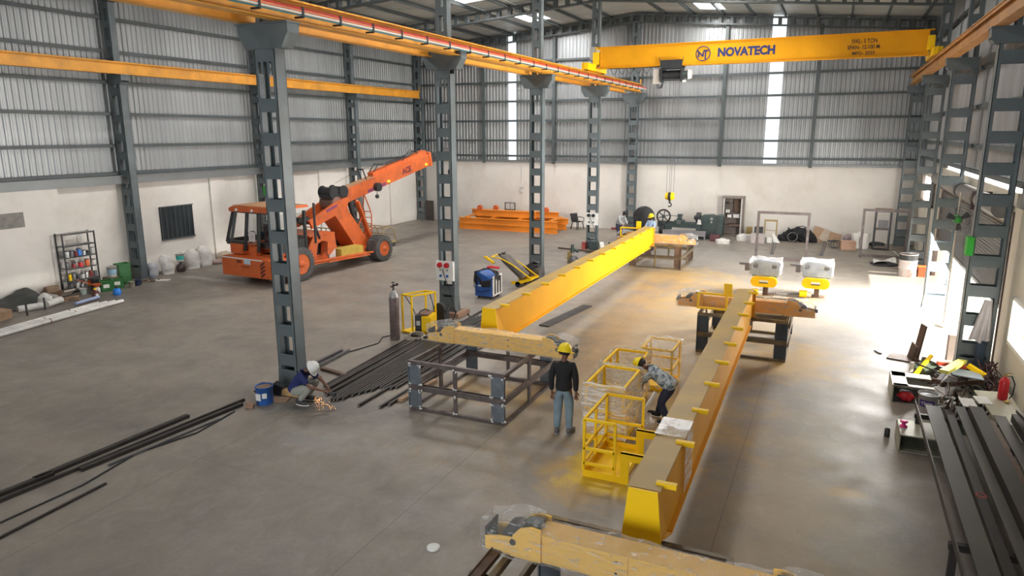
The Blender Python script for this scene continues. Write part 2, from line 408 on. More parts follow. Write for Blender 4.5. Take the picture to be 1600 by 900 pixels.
def sheet_material(name, rgb, rough, streak_scale):
    m = bpy.data.materials.new(name); m.use_nodes = True; nt = m.node_tree; L = nt.links.new
    b = nt.nodes['Principled BSDF']; b.inputs['Metallic'].default_value = .45; b.inputs['Roughness'].default_value = rough
    tc = nd(nt, 'ShaderNodeTexCoord'); mp = nd(nt, 'ShaderNodeMapping'); mp.inputs['Scale'].default_value = streak_scale
    L(tc.outputs['Object'], mp.inputs[0]); n = nd(nt, 'ShaderNodeTexNoise'); n.inputs['Scale'].default_value = 1; n.inputs['Detail'].default_value = 5
    L(mp.outputs[0], n.inputs[0]); r = nd(nt, 'ShaderNodeMapRange'); r.inputs[1].default_value = .3; r.inputs[2].default_value = .7; r.inputs[3].default_value = .82; r.inputs[4].default_value = 1.12
    L(n.outputs[0], r.inputs[0]); s = nd(nt, 'ShaderNodeVectorMath', operation='SCALE'); s.inputs[0].default_value = rgb; L(r.outputs[0], s.inputs['Scale']); L(s.outputs[0], b.inputs['Base Color'])
    return m
SIDING = sheet_material('galvanised_siding', (.35, .365, .37), .42, (1.3, 1.3, .12))
ROOFM = sheet_material('roof_sheet', (.52, .54, .52), .45, (.3, .9, .3))
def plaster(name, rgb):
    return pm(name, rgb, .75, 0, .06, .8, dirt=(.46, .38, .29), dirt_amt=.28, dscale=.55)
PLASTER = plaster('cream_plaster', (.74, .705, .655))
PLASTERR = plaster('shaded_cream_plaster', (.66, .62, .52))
GROUND = pm('sandy_ground', (.62, .55, .45), .9, 0, .15, .6)
FLASH = pm('grey_flashing', (.22, .235, .24), .45, .3, .1, 1.5)

fl = MB(); fl.bb(-13.65, 13.65, -46, .5, -.2, 0); struct('floor', fl, FLOOR)
gr = MB(); gr.bb(13.65, 60, -60, 20, -.3, -.03); g_ = struct('ground', gr, GROUND)

# masonry dado walls
wl = MB(); wl.bb(-13.7, -XW, -46, .5, 0, 3.55)
wl.bb(-XW, -13.22, -46, -22.3, 0, 3.5)          # thicker stretch of wall near the shelf
for y0, y1 in ((-15.95, -15.2), (-9.2, -8.5), (-3.1, -2.4)): wl.bb(-XW, -13.36, y0, y1, 0, 3.5)
wall_left = struct('wall_left', wl, PLASTER)
wfr = MB(); wfr.bb(-13.7, -1.5, -46.2, -46, 0, 10.0); wfr.bb(9.5, 13.7, -46.2, -46, 0, 10.0); wfr.bb(-1.5, 9.5, -46.2, -46, 5.4, 10.0); wfr.prism([(-13.7, 10.0), (13.7, 10.0), (0, 11.2)], 'y', -46.2, -46); struct('wall_front_added', wfr, GREYD)  # unseen front wall, added to keep sky light off the near left
wb = MB(); wb.bb(-13.7, 13.7, .3, .5, 0, 3.6); wall_back = struct('wall_back', wb, PLASTER)
wr = MB()
def rw(y0, y1, z0, z1): wr.bb(XW, 13.7, y0, y1, z0, z1)
rw(-46, -22.6, 0, 3.6); rw(-22.6, -20.5, 0, 1.05); rw(-22.6, -20.5, 1.9, 3.6); rw(-20.5, -19.1, 0, 3.6)
rw(-19.1, -7.5, 3.2, 3.9); rw(-7.5, -5.4, 0, 3.9); rw(-5.4, -1.6, 0, 2.35); rw(-5.4, -1.6, 3.35, 3.6); rw(-1.6, .5, 0, 3.6)
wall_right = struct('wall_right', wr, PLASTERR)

def ribbed(p0, p1, z0, z1f, pitch=.2, rib=.035, dep=.03, side=1):
    """vertical ribbed sheet from p0 to p1 (xy), bottom z0, top z1f(x)"""
    p0, p1 = Vector((*p0, 0)), Vector((*p1, 0)); d = p1-p0; L_ = d.length; d.normalize(); n = Vector((-d.y, d.x, 0))*side
    prof = []; t = 0
    while t < L_-1e-3:
        for a, h in ((0, 0), (pitch-3*rib, 0), (pitch-2.2*rib, dep), (pitch-.8*rib, dep)):
            if t+a < L_: prof.append((t+a, h))
        t += pitch
    prof.append((L_, 0)); mb = MB(); vs = []
    for a, h in prof:
        q = p0+d*a+n*h; vs += [(q.x, q.y, z0), (q.x, q.y, z1f(q.x))]
    mb.add(vs, [(2*i, 2*i+2, 2*i+3, 2*i+1) for i in range(len(prof)-1)])
    return mb
ROOFZ = lambda x: 11.22-.085*abs(x)
def cat(*mbs):
    o = MB()
    for m in mbs: o.add(m.v, m.f)
    return o
sb = cat(*[ribbed(a, b, 3.6, ROOFZ, side=-1) for a, b in (((-13.5, .34), (-7.44, .34)), ((-6.96, .34), (0, .34)), ((0, .34), (6.53, .34)), ((7.15, .34), (13.5, .34)))])
struct('siding', sb, SIDING, wall_back)
sl = ribbed((-13.52, -46), (-13.52, .4), 3.5, lambda x: 10.1, side=-1); struct('siding', sl, SIDING, wall_left)
sr = cat(ribbed((13.52, -46), (13.52, -19.1), 3.6, lambda x: 10.1, side=1), ribbed((13.52, -19.1), (13.52, -7.5), 4.12, lambda x: 10.1, side=1), ribbed((13.52, -7.5), (13.52, .4), 3.6, lambda x: 10.1, side=1))
struct('siding', sr, SIDING, wall_right)
for n_, (x0, x1) in enumerate(((-7.46, -6.94), (6.51, 7.17))):
    p = MB(); p.bb(x0, x1, .36, .37, 3.6, ROOFZ((x0+x1)/2)-.35); struct('window_%d' % (n_+1), p, PANE)
p = MB(); p.bb(13.53, 13.54, -19.1, -7.5, 3.9, 4.14); struct('window_3', p, PANE)
p = MB(); p.bb(13.55, 13.56, -5.4, -1.6, 2.35, 3.35); w4 = struct('window_4', p, PANE)
# grey flashing strip over the dado wall
f = MB(); f.bb(-13.42, -13.2, -46, .3, 3.45, 3.72); f.bb(-13.44, -13.15, -46, .3, 3.72, 3.75); struct('trim_1', f, FLASH)
f = MB(); f.bb(-13.2, 13.3, .2, .32, 3.56, 3.68); struct('trim_2', f, FLASH)
# girts and posts of the walls
GZ_ = (4.78, 5.87, 6.94, 7.98, 9.07)
def girt(parent, p, q):
    g = MB(); g.bar(p, q, .09, .11); struct('girt', g, GREYD, parent)
for z in GZ_:
    girt(wall_back, (-13.3, .2, z), (13.3, .2, z))
    for i in range(-1, 5):
        girt(wall_left, (-13.36, MY(i)+.2, z), (-13.36, MY(i+1)-.2, z)); girt(wall_right, (13.4, MY(i)+.2, z), (13.4, MY(i+1)-.2, z))
girt(wall_back, (-13.3, .2, 3.92), (13.3, .2, 3.92)); girt(wall_left, (-13.36, -46, 3.82), (-13.36, .2, 3.82)); girt(wall_right, (13.4, -46, 4.1), (13.4, .2, 4.1))
for x in (-8.92, -4.58, 4.47, 8.72):
    g = MB(); g.box((x, .12, (3.5+ROOFZ(x)-.4)/2), (.16, .12, ROOFZ(x)-.4-3.5)); struct('wind_post', g, GREYD, wall_back)

# left wall openings: barred window and small vent
wz = MB(); wz.bb(-13.47, -13.40, -18.42, -16.92, 1.21, 2.44); win = struct('window_5', wz, GLASSD)
bars = MB()
for k in range(8): bars.tube((-13.38, -18.40+k*.208, 1.21), (-13.38, -18.40+k*.208, 2.44), .016, n=8)
bars.bb(-13.41, -13.36, -18.45, -16.89, 1.17, 1.22); bars.bb(-13.41, -13.36, -18.45, -16.89, 2.43, 2.47)
struct('window_bars', bars, GREYD, win)
pt = MB(); pt.bb(-13.225, -13.21, -24.6, -23.48, 2.33, 2.80); struct('cement_patch', pt, pm('grey_cement_patch', (.25, .235, .215), .8, 0, .25, 5), wall_left)

# roof
rf = MB()
def roof_sheet(x0, x1, y0, y1):
    n = max(1, int((y1-y0)/.25)); vs = []; t = []
    for i in range(n):
        a = y0+(y1-y0)*i/n; s_ = (y1-y0)/n
        t += [(a, 0), (a+s_*.55, 0), (a+s_*.68, .03), (a+s_*.88, .03)]
    t.append((y1, 0))
    for y, h in t: vs += [(x0, y, ROOFZ(x0)+h), (x1, y, ROOFZ(x1)+h)]
    rf.add(vs, [(2*i, 2*i+2, 2*i+3, 2*i+1) for i in range(len(t)-1)])
SKY = [(-5.2, -4.0, -3.9, -1.9), (3.3, 4.5, -2.8, -1.1), (-5.6, -4.4, -9.9, -8.2), (4.6, 5.8, -9.6, -7.9), (-5.2, -4, -17, -15.2), (4.4, 5.6, -17, -15.2), (-5.6, -4.4, -23.9, -22.1), (4.4, 5.6, -23.9, -22.1), (-5.6, -4.4, -30.9, -29.1), (5.4, 6.6, -30.9, -29.1)]  # the four panels nearest the front are added, unseen, to go with fill lamps
for sgn in (-1, 1):
    xs = sorted({0, 13.6*sgn} | {x for s_ in SKY for x in s_[:2] if x*sgn > 0})
    for a, b in zip(xs[:-1], xs[1:]):
        cuts = sorted((s_[2], s_[3]) for s_ in SKY if s_[0] <= (a+b)/2 <= s_[1]); y = -46
        for c0, c1 in cuts: roof_sheet(a, b, y, c0); y = c1
        roof_sheet(a, b, y, .5)
ceiling = struct('ceiling', rf, ROOFM)
for k, s_ in enumerate(SKY):
    p = MB(); p.add([(s_[0], s_[2], ROOFZ(s_[0])+.01), (s_[1], s_[2], ROOFZ(s_[1])+.01), (s_[1], s_[3], ROOFZ(s_[1])+.01), (s_[0], s_[3], ROOFZ(s_[0])+.01)], [(0, 1, 2, 3)])
    struct('roof_light_and_added', p, PANE, ceiling)
for k in range(-9, 10):
    x = k*1.42 if k else 0
    if k: g = MB(); g.bar((x, -46, ROOFZ(x)-.08), (x, .3, ROOFZ(x)-.08), .07, .14); struct('purlin', g, GREYD, ceiling)

# rafters: battened open-web beams, one thing each
def rafter(y, side, label):
    r = T('roof_rafter', label, 'rafter', (0, y, ROOFZ(13.2)-.6))
    def Z(x): return ROOFZ(x)-.16
    for z0 in (0, -.36):
        c = MB(); c.bar((0, y, Z(0)+z0), (13.2*side, y, Z(13.2)+z0), .24, .07, (0, 0, 1)); obj('chord', c, GREYD, r, True)
    n = 24; sl_ = .085
    bt = MB(); bt.add([(x, yy, z - sl_*side*x*1.0) for z in (-.16, .16) for yy in (-.11, .11) for x in (-.08, .08)], [(0, 2, 3, 1), (4, 5, 7, 6), (0, 1, 5, 4), (2, 6, 7, 3), (0, 4, 6, 2), (1, 3, 7, 5)])
    me = make_mesh(bt, GREYD, 'batten_plate'); fix_normals(me)
    for k in range(n):
        x = (k+.5)*13.2/n
        o = bpy.data.objects.new('batten_plate', me); COL.objects.link(o); o.parent = r; o.location = (side*x, 0, Z(x)-.18-(ROOFZ(13.2)-.6))
RN = {5: 'against the back gable wall', 4: 'second from the back gable', 3: 'third from the back gable', 2: 'fourth from the back gable', 1: 'fifth from the back gable', 0: 'nearest the camera'}
for i in (5, 4, 3, 2, 1, 0):
    y = MY(i) if i < 5 else -.05
    rafter(y, -1, 'grey open-web rafter left of the ridge, '+RN[i]); rafter(y, 1, 'grey open-web rafter right of the ridge, '+RN[i])

# ------------------------------------------------------------------ columns
def column(x, y, label, w=.49, d=.28, ztop=11, br=(-.62, .62), low=0, slim=False, upper=True, upw=.35, face=None, zb=7.2):
    t = T('steel_column', label, 'column', (x, y, low))
    for s in (-1, 1):
        c = MB(); hh_ = (6.9 if slim else 6.75)-low; c.box((s*(w/2-.006), 0, hh_/2), (.012, d, hh_))
        for e in (-1, 1): c.box((s*(w/2-.036), e*(d/2-.006), hh_/2), (.072, .012, hh_))
        obj('channel', c, GREY, t)
    bm_ = MB(); bm_.box((0, 0, 0), (w-.08, .014, .245)); me = make_mesh(bm_, GREY, 'batten_plate')
    z = .62
    while z < 6.3:
        for e in (-1, 1):
            o = bpy.data.objects.new('batten_plate', me); COL.objects.link(o); o.parent = t; o.location = (0, e*(d/2-.008), z)
        z += .635
    g = MB()
    for e in (-1, 1):
        g.box((0, e*(d/2-.008), 6.62), (w-.02, .014, .25))
        for xx in (() if slim else (-.075, .075)): g.box((xx, e*(d/2-.012), 6.52), (.05, .016, .5))
    obj('stiffener', g, GREY, t)
    b = MB(); a0, a1 = br; cb0, cb1 = (6.95, 6.88) if slim else (7.0, 6.73)
    for e in (-1, 1): b.prism([(a0, 7.17), (a0+.02, cb0), (a0+(.08 if slim else .18), cb1), (a1-(.08 if slim else .18), cb1), (a1-.02, cb0), (a1, 7.17)], 'y', e*(d/2+.01)-.008, e*(d/2+.01)+.008)
    b.box(((a0+a1)/2, 0, 7.18), (a1-a0+.02, d+.1, .025)); b.box(((a0+a1)/2, 0, cb1+.01), (a1-a0-.36, d, .02))
    for xx in (a0+.02, a1-.02): b.box((xx, 0, 7.08), (.015, d, .18))
    for s_, xx in ((1, a0), (-1, a1)): b.bar((xx+s_*.02, 0, 7.0), (xx+s_*.18, 0, 6.73), d, .012, (0, 1, 0)) if False else b.add([(xx+s_*.02, -d/2, cb0), (xx+s_*.02, d/2, cb0), (xx+s_*(.08 if slim else .18), d/2, cb1), (xx+s_*(.08 if slim else .18), -d/2, cb1)], [(0, 1, 2, 3)])
    obj('bracket', b, GREY, t)
    if upper:
        u = MB(); H = ztop-7.19; cx = 0 if face is None else face
        for s in (-1, 1):
            u.box((cx+s*(upw/2-.05), 0, 7.19+H/2), (.1, d*.85, H))
        z = 7.6
        while z < ztop-.1:
            for e in (-1, 1): u.box((cx, e*(d*.4), z), (upw, .012, .22))
            z += .62
        obj('upper_shaft', u, GREY, t)
    f = MB(); f.box((0, 0, .012), (w+.1, d+.1, .02))
    for e in (-1, 1): f.prism([(-w/2-.02, .02), (w/2+.02, .02), (w/2-.01, .42), (-w/2+.01, .42)], 'y', e*(d/2+.012)-.008, e*(d/2+.012)+.008)
    obj('base_plate', f, GREY, t)
    return t
XM = {1: 'grey battened steel column with the squatting worker at its foot', 2: 'grey battened steel column carrying the white box with red sockets, second in the middle row',
      3: 'grey battened steel column behind the brown welding transformer, third in the middle row', 4: 'grey battened steel column carrying the white box with black sockets, fourth in the middle row',
      5: 'grey battened steel column against the back wall beside the big black faceplate'}
cols = {}
for i in (1, 2, 3, 4, 5):
    cols['M%d' % i] = column(-.02, MY(i) if i < 5 else -.02, XM[i], ztop=ROOFZ(0)-.5, low=.13 if i == 2 else 0)
XL = {2: 'grey battened steel column on the left wall between the paint shelf and the barred window', 3: 'grey battened steel column on the left wall behind the cab of the orange mobile crane, green lamp on it',
      4: 'grey battened steel column on the left wall behind the boom of the orange mobile crane', 5: 'grey battened steel column in the far left corner beside a dark panel'}
for i in (2, 3, 4, 5): cols['L%d' % i] = column(-13.1, MY(i) if i < 5 else -.12, XL[i], w=.5, ztop=ROOFZ(13.1)-.3, br=(-.22, .42), slim=True, face=-.07)
XR = {2: 'dark grey battened steel column right of the shutter door with a white cloth hanging on it', 3: 'grey battened steel column standing in the middle of the sunlit shutter door, pedestal fan beside it',
      4: 'grey battened steel column left of the shutter door, behind the paint barrel', 5: 'grey battened steel column in the far right corner of the hall'}
for i in (2, 3, 4, 5): cols['R%d' % i] = column(12.93, MY(i) if i < 5 else -.12, XR[i], w=.62, ztop=ROOFZ(13.1)-.3, br=(-.48, .33), slim=True, face=.1)
pl = MB(); pl.box((-.02, MY(2), .065), (.95, .7, .13)); solo('column_plinth', pl, CONC, 'low brown brick plinth under the column with the white box with red sockets', 'plinth', world=True)

# ------------------------------------------------------------------ gantry rails
def rail(x, label, mat, y0=-42, y1=-.55, w=.24, seg=None):
    t = T('gantry_rail_beam', label, 'crane rail', (x, y1, 7.195))
    a = MB(); a.bb(x-.006, x+.006, y0, y1, 7.2, 7.56); a.bb(x-w/2, x+w/2, y0, y1, 7.195, 7.215)
    n = int((y1-y0)/1.1)
    obj('web', a, mat, t, True)
    b = MB(); b.bb(x-w/2, x+w/2, y0, y1, 7.56, 7.58); b.bb(x-.09, x-.07, y0, y1, 7.5, 7.56); obj('top_flange', b, mat, t, True)
    c = MB(); c.bb(x-.025, x+.025, y0, y1, 7.58, 7.62); obj('rail_bar', c, mat, t, True)
    s = MB(); s.bb(x-.02, x+.02, y1-.03, y1, 7.6, 7.85); obj('end_stop', s, mat, t, True)
    return t
rail(.42, 'yellow gantry rail beam on the right side of the middle columns, with red conductor lines', ORR, w=.28)
rail(-.42, 'yellow gantry rail beam on the left side of the middle columns', ORR)
rail(-12.82, 'orange gantry rail beam along the left wall', ORR)
rail(12.6, 'rusty orange gantry rail beam along the right wall', ORRD)
cb = T('conductor_bars', 'red, white and teal conductor bars clipped along the middle gantry rail', 'conductor bars', (.66, -.5, 7.2))
for k, (mt, z) in enumerate(((RED, 7.43), (pm('salmon_bar', (.75, .2, .12), .4), 7.39), (WHITE, 7.35), (pm('teal_bar', (.02, .16, .2), .4), 7.31))):
    a = MB(); a.bb(.66, .685, -42, -.35, z-.014, z+.014); obj('bar', a, mt, cb, True)
a = MB(); a.bb(.5, .7, 0, .05, 7.27, 7.30); a.bb(.655, .69, 0, .06, 7.27, 7.46); cme = make_mesh(a, BLK, 'hanger_clip')
y = -35
while y < -1:
    o = bpy.data.objects.new('hanger_clip', cme); COL.objects.link(o); o.parent = cb; o.location = (-.66, y+.5, -7.2); y += 1.1
# ------------------------------------------------------------------ overhead bridge crane
YB = -8.1
br = T('bridge_crane', 'yellow overhead bridge crane with blue lettering spanning the right bay', 'overhead crane', (6.5, YB, 7.6))
def ob(name, mb, mat, parent=None, label=None):
    o = obj(name, mb, mat, parent or br, True)
    if label: o['label'] = label
    return o
g = MB(); g.bb(.75, 12.35, YB-.16, YB-.15, 7.78, 8.58); g.bb(.75, 12.35, YB+.15, YB+.16, 7.78, 8.58)
g.bb(.55, 12.55, YB-.2, YB+.2, 8.58, 8.6); g.bb(.55, 12.55, YB-.23, YB+.23, 7.76, 7.78)
g.bb(.7, .76, YB-.17, YB+.17, 7.78, 8.58); g.bb(12.34, 12.4, YB-.17, YB+.17, 7.78, 8.58)
ob('girder', g, YELC)
for s_, x in ((-1, .42), (1, 12.6)):
    e = MB(); e.bb(x-.13, x+.13, YB-1.25, YB+1.25, 7.66, 7.92); e.bb(x-.02, x+.02, YB-1.3, YB-1.25, 7.7, 7.86); ec = ob('end_carriage', e, YELB)
    for yy in (YB-1.1, YB+1.1):
        wq = MB(); wq.tube((x-.05, yy, 7.73), (x+.05, yy, 7.73), .12, n=16); ob('wheel', wq, BLKM, ec)
    k = MB(); k.bb(x-.02, x+.25*-s_, YB-.2, YB+.2, 7.92, 8.4); ob('end_plate', k, YELB)
text_mesh('lettering', 'NOVATECH', .42, INK, br, (6.42-6.5, -.166, 8.16-7.6), FRONT, bold=.02, width=2.06)['label'] = 'blue NOVATECH lettering'
for i, (tx, z, wd, sz) in enumerate((('SWL- 5 TON', 8.31, .82, .21), ('SPAN- 12.100 M.', 8.11, 1.06, .2), ('MFG- 2025', 7.91, .72, .16))):
    text_mesh('lettering', tx, sz, INKB, br, (10.41-6.5, -.166, z-7.6), FRONT, bold=.003, width=wd)
lg = MB(); lg.torus((4.84, YB-.172, 8.16), .265, .017, RX90, 36, 6)
def stroke(pts, w_=.055):
    for a, b in zip(pts[:-1], pts[1:]): lg.bar((4.84+a[0], YB-.178, 8.16+a[1]), (4.84+b[0], YB-.178, 8.16+b[1]), w_, .01, (0, 1, 0)) if False else lg.bar((4.84+a[0], YB-.178, 8.16+a[1]), (4.84+b[0], YB-.178, 8.16+b[1]), .008, w_, (0, 0, 1)) if abs(a[0]-b[0]) > .01 else lg.bb(4.84+a[0]-w_/2, 4.84+a[0]+w_/2, YB-.172, YB-.164, 8.16+a[1], 8.16+b[1])
stroke([(-.17, -.14), (-.17, .02)]); stroke([(-.215, .11), (.0, -.11)]); stroke([(.0, -.12), (.0, .06)]); stroke([(.0, .1), (.2, .1)]); stroke([(.09, .1), (.09, -.22)])
ob('emblem', lg, INK)
# festoon cable
f = MB()
for k in range(7):
    x0 = 1.1+k*.34
    f.path([(x0+.28*t/6, YB+.05, 7.74-.22*math.sin(PI*t/6)) for t in range(7)], .012, 6)
f.tube((1.0, YB+.05, 7.75), (3.2, YB+.05, 7.75), .012); ob('festoon_cable', f, BLK)
# hoist
ho = MB(); ho.bb(3.22, 4.08, YB-.3, YB-.24, 7.69, 7.97); ho.bb(3.22, 4.08, YB+.24, YB+.3, 7.69, 7.97); ho.bb(3.3, 4.0, YB-.3, YB+.3, 7.66, 7.70)
for x in (3.2, 4.1): ho.bar((x, YB-.28, 7.9), (x+.02*(1 if x > 3.5 else -1), YB-.28, 8.08), .02, .02)
trol = ob('trolley_frame', ho, BLKM)
for x in (3.35, 3.95):
    for yy in (-.2, .2):
        wq = MB(); wq.tube((x, YB+yy*1.0, 7.83), (x, YB+yy*1.2, 7.83), .07, n=12); ob('wheel', wq, MILL, trol)
d = MB(); d.tube((3.28, YB-.05, 7.42), (4.05, YB-.05, 7.42), .17, n=20); d.bb(3.24, 3.29, YB-.28, YB+.2, 7.14, 7.68); d.bb(4.03, 4.08, YB-.28, YB+.2, 7.14, 7.68)
for k in range(12): d.torus((3.36+k*.055, YB-.05, 7.42), .172, .012, RY90, 20, 5)
d.tube((3.26, YB-.25, 7.2), (4.06, YB-.25, 7.2), .02); d.tube((3.26, YB-.25, 7.62), (4.06, YB-.25, 7.62), .02); ob('rope_drum', d, BLKM)
d = MB(); d.tube((4.08, YB-.05, 7.42), (4.3, YB-.05, 7.42), .15, n=18); ob('motor', d, MACH)
d = MB(); d.tube((4.3, YB-.05, 7.42), (4.42, YB-.05, 7.42), .19, .15, n=18); d.bb(4.1, 4.22, YB-.2, YB-.05, 7.12, 7.2); ob('motor_cover', d, WHITE)
d = MB(); d.bb(2.93, 3.17, YB-.2, YB+.12, 7.08, 7.66); ob('control_box', d, pm('beige_enamel', (.55, .5, .45), .5, 0, .06))
d = MB()
for k in range(3): d.path([(3.05+k*.05, YB-.05, 7.08), (3.08+k*.05, YB-.05, 6.92), (3.2+k*.04, YB-.05, 6.94), (3.3, YB-.05, 7.15)], .014, 6)
ob('loose_cables', d, BLK)
for x, yy in ((3.6, -.12), (3.72, .02), (3.83, -.12), (3.95, .02)):
    d = MB(); d.tube((x, YB+yy, 7.3), (x*.75+.945, YB+yy*.6, 2.78), .009, n=6); ob('wire_rope', d, MILL)
hk = T('hook_block', 'yellow and black hook block hanging from the overhead crane on wire ropes', 'crane hook', (3.78, YB-.03, 2.2))
for s_ in (-1, 1):
    d = MB(); d.tube((3.78+s_*.06, YB-.03, 2.64), (3.78+s_*.17, YB-.03, 2.64), .17, .13, n=20); ob('sheave_cover', d, YELB, hk)
d = MB(); d.tube((3.72, YB-.03, 2.64), (3.84, YB-.03, 2.64), .16, n=20); ob('sheave', d, BLKM, hk)
d = MB(); d.tube((3.78, YB-.03, 2.5), (3.78, YB-.03, 2.38), .05, .03, n=10); d.torus((3.78, YB-.03, 2.29), .075, .026, RX90, 18, 8, -2.4, 2.0); ob('hook', d, BLKM, hk)
# work light on pole at the rail
wl_ = T('floodlight', 'silver framed yellow floodlight on a white pole beside the middle gantry rail', 'light', (.28, -7.4, 7.2))
d = MB(); d.bb(.20, .245, -7.43, -7.38, 7.2, 8.2); ob('pole', d, WHITE, wl_)
d = MB(); d.bb(.0, .25, -7.5, -7.1, 8.2, 8.72); ob('housing', d, pm('light_grey_enamel', (.5, .52, .52), .45), wl_)
d = MB()
d.bb(.25, .56, -7.52, -7.5, 8.2, 8.24); 
d.prism([(.24, 8.2), (.56, 8.12), (.56, 8.6), (.24, 8.72)], 'y', -7.5, -7.47); ob('reflector_frame', d, YELB, wl_)
d = MB(); d.prism([(.29, 8.26), (.48, 8.21), (.48, 8.53), (.29, 8.62)], 'y', -7.515, -7.50); ob('lens', d, WHITE, wl_)

# ------------------------------------------------------------------ fabrication stands
def stand(x0, x1, y0, y1, h, label, mat=STAND, plate=PLATE, welds=False):
    t = T('fabrication_stand', label, 'steel stand', ((x0+x1)/2, (y0+y1)/2, 0)); a = .065
    for z in (.03, h-.035):
        f = MB(); hh = .06 if z < .1 else .07
        f.bb(x0, x1, y0, y0+a, z-hh/2, z+hh/2); f.bb(x0, x1, y1-a, y1, z-hh/2, z+hh/2)
        f.bb(x0, x0+a, y0+a, y1-a, z-hh/2, z+hh/2); f.bb(x1-a, x1, y0+a, y1-a, z-hh/2, z+hh/2)
        ob('top_frame' if z > .5 else 'bottom_frame', f, mat, t)
    f = MB(); z = .46
    for yy in (y0+.02, y1-.02): f.bb(x0, x1, yy-.025, yy+.025, z-.06, z+.06); f.bb(x0, x1, yy-.05, yy+.05, z+.05, z+.06)
    for xx in (x0+.02, x1-.02): f.bb(xx-.025, xx+.025, y0, y1, z-.06, z+.06)
    ob('middle_rail', f, mat, t)
    for yy in (y0+.006, y1-.006):
        for xx, s_ in ((x0, 1), (x1, -1)):
            for z0, z1 in ((.06, .40), (.52, h-.07)):
                p = MB(); p.bb(xx, xx+s_*.27, yy-.006, yy+.006, z0, z1); p.bb(xx, xx+s_*.02, yy-.03, yy+.03, z0, z1); ob('corner_plate', p, plate, t)
        p = MB(); xm = (x0+x1)/2; p.bb(xm-.035, xm+.035, yy-.02, yy+.02, .06, h-.07); ob('post', p, mat, t)
    for xx in (x0+.02, x1-.02):
        p = MB(); ym = (y0+y1)/2; p.bb(xx-.02, xx+.02, ym-.05, ym+.05, .06, h-.07); ob('post', p, mat, t)
    if welds:
        rnd = random.Random(3)
        for xx in (x0+.02, x0+.26, x1-.26, x1-.02, (x0+x1)/2):
            for zz in (.08, .39, .53, h-.08):
                m = MB()
                for k in range(4): m.ell((xx+rnd.uniform(-.035, .035), y0-.012, zz+rnd.uniform(-.03, .03)), (rnd.uniform(.012, .03), .01, rnd.uniform(.008, .022)), 8, 5, jit=.4, seed=k)
                o_ = ob('weld_spatter', m, WELD, t)
    return t
stand(2.86, 4.88, -26.4, -24.07, .98, 'rusty grey steel stand with white weld marks beside the standing worker', welds=True)
stand(2.75, 4.78, -10.3, -7.8, .98, 'brown steel stand under the far end of the left girder', STANDY, RUST)
stand(7.2, 9.23, -20.5, -18.1, .98, 'dark steel stand under the far end of the right girder', STANDY, pm('dark_blue_plate', (.05, .065, .085), .45, .4, .3, 4))
stand(7.2, 9.33, -32.75, -30.4, .98, 'dark steel stand under the near end of the right girder, lower frame edge', STANDY, PLATE)
cp = MB(); cp.bar((7.05, -33.6, .93), (7.12, -31.0, 1.0), .10, .05); cp.bar((7.0, -33.6, .91), (7.07, -31.0, .98), .012, .12)
for zz in (-33.2, -31.3): pass
o_ = solo('steel_channel', cp, RUST, 'rusty steel channel with a pale end left of the nearest stand', 'steel channel', world=True)
tr = T('trestle', 'thin steel trestle holding up the rusty channel beside the nearest stand', 'trestle', (7.07, -32.3, 0))
for yy in (-33.0, -31.6):
    m = MB(); m.bar((6.85, yy, 0), (7.04, yy, .90), .05, .05); m.bar((7.25, yy, 0), (7.10, yy, .90), .05, .05); m.bar((6.95, yy, .88), (7.17, yy, .88), .05, .04); ob('leg_frame', m, STAND, tr)
m = MB(); m.bar((6.93, -33, .4), (6.93, -31.6, .4), .04, .04); ob('tie_bar', m, STAND, tr)

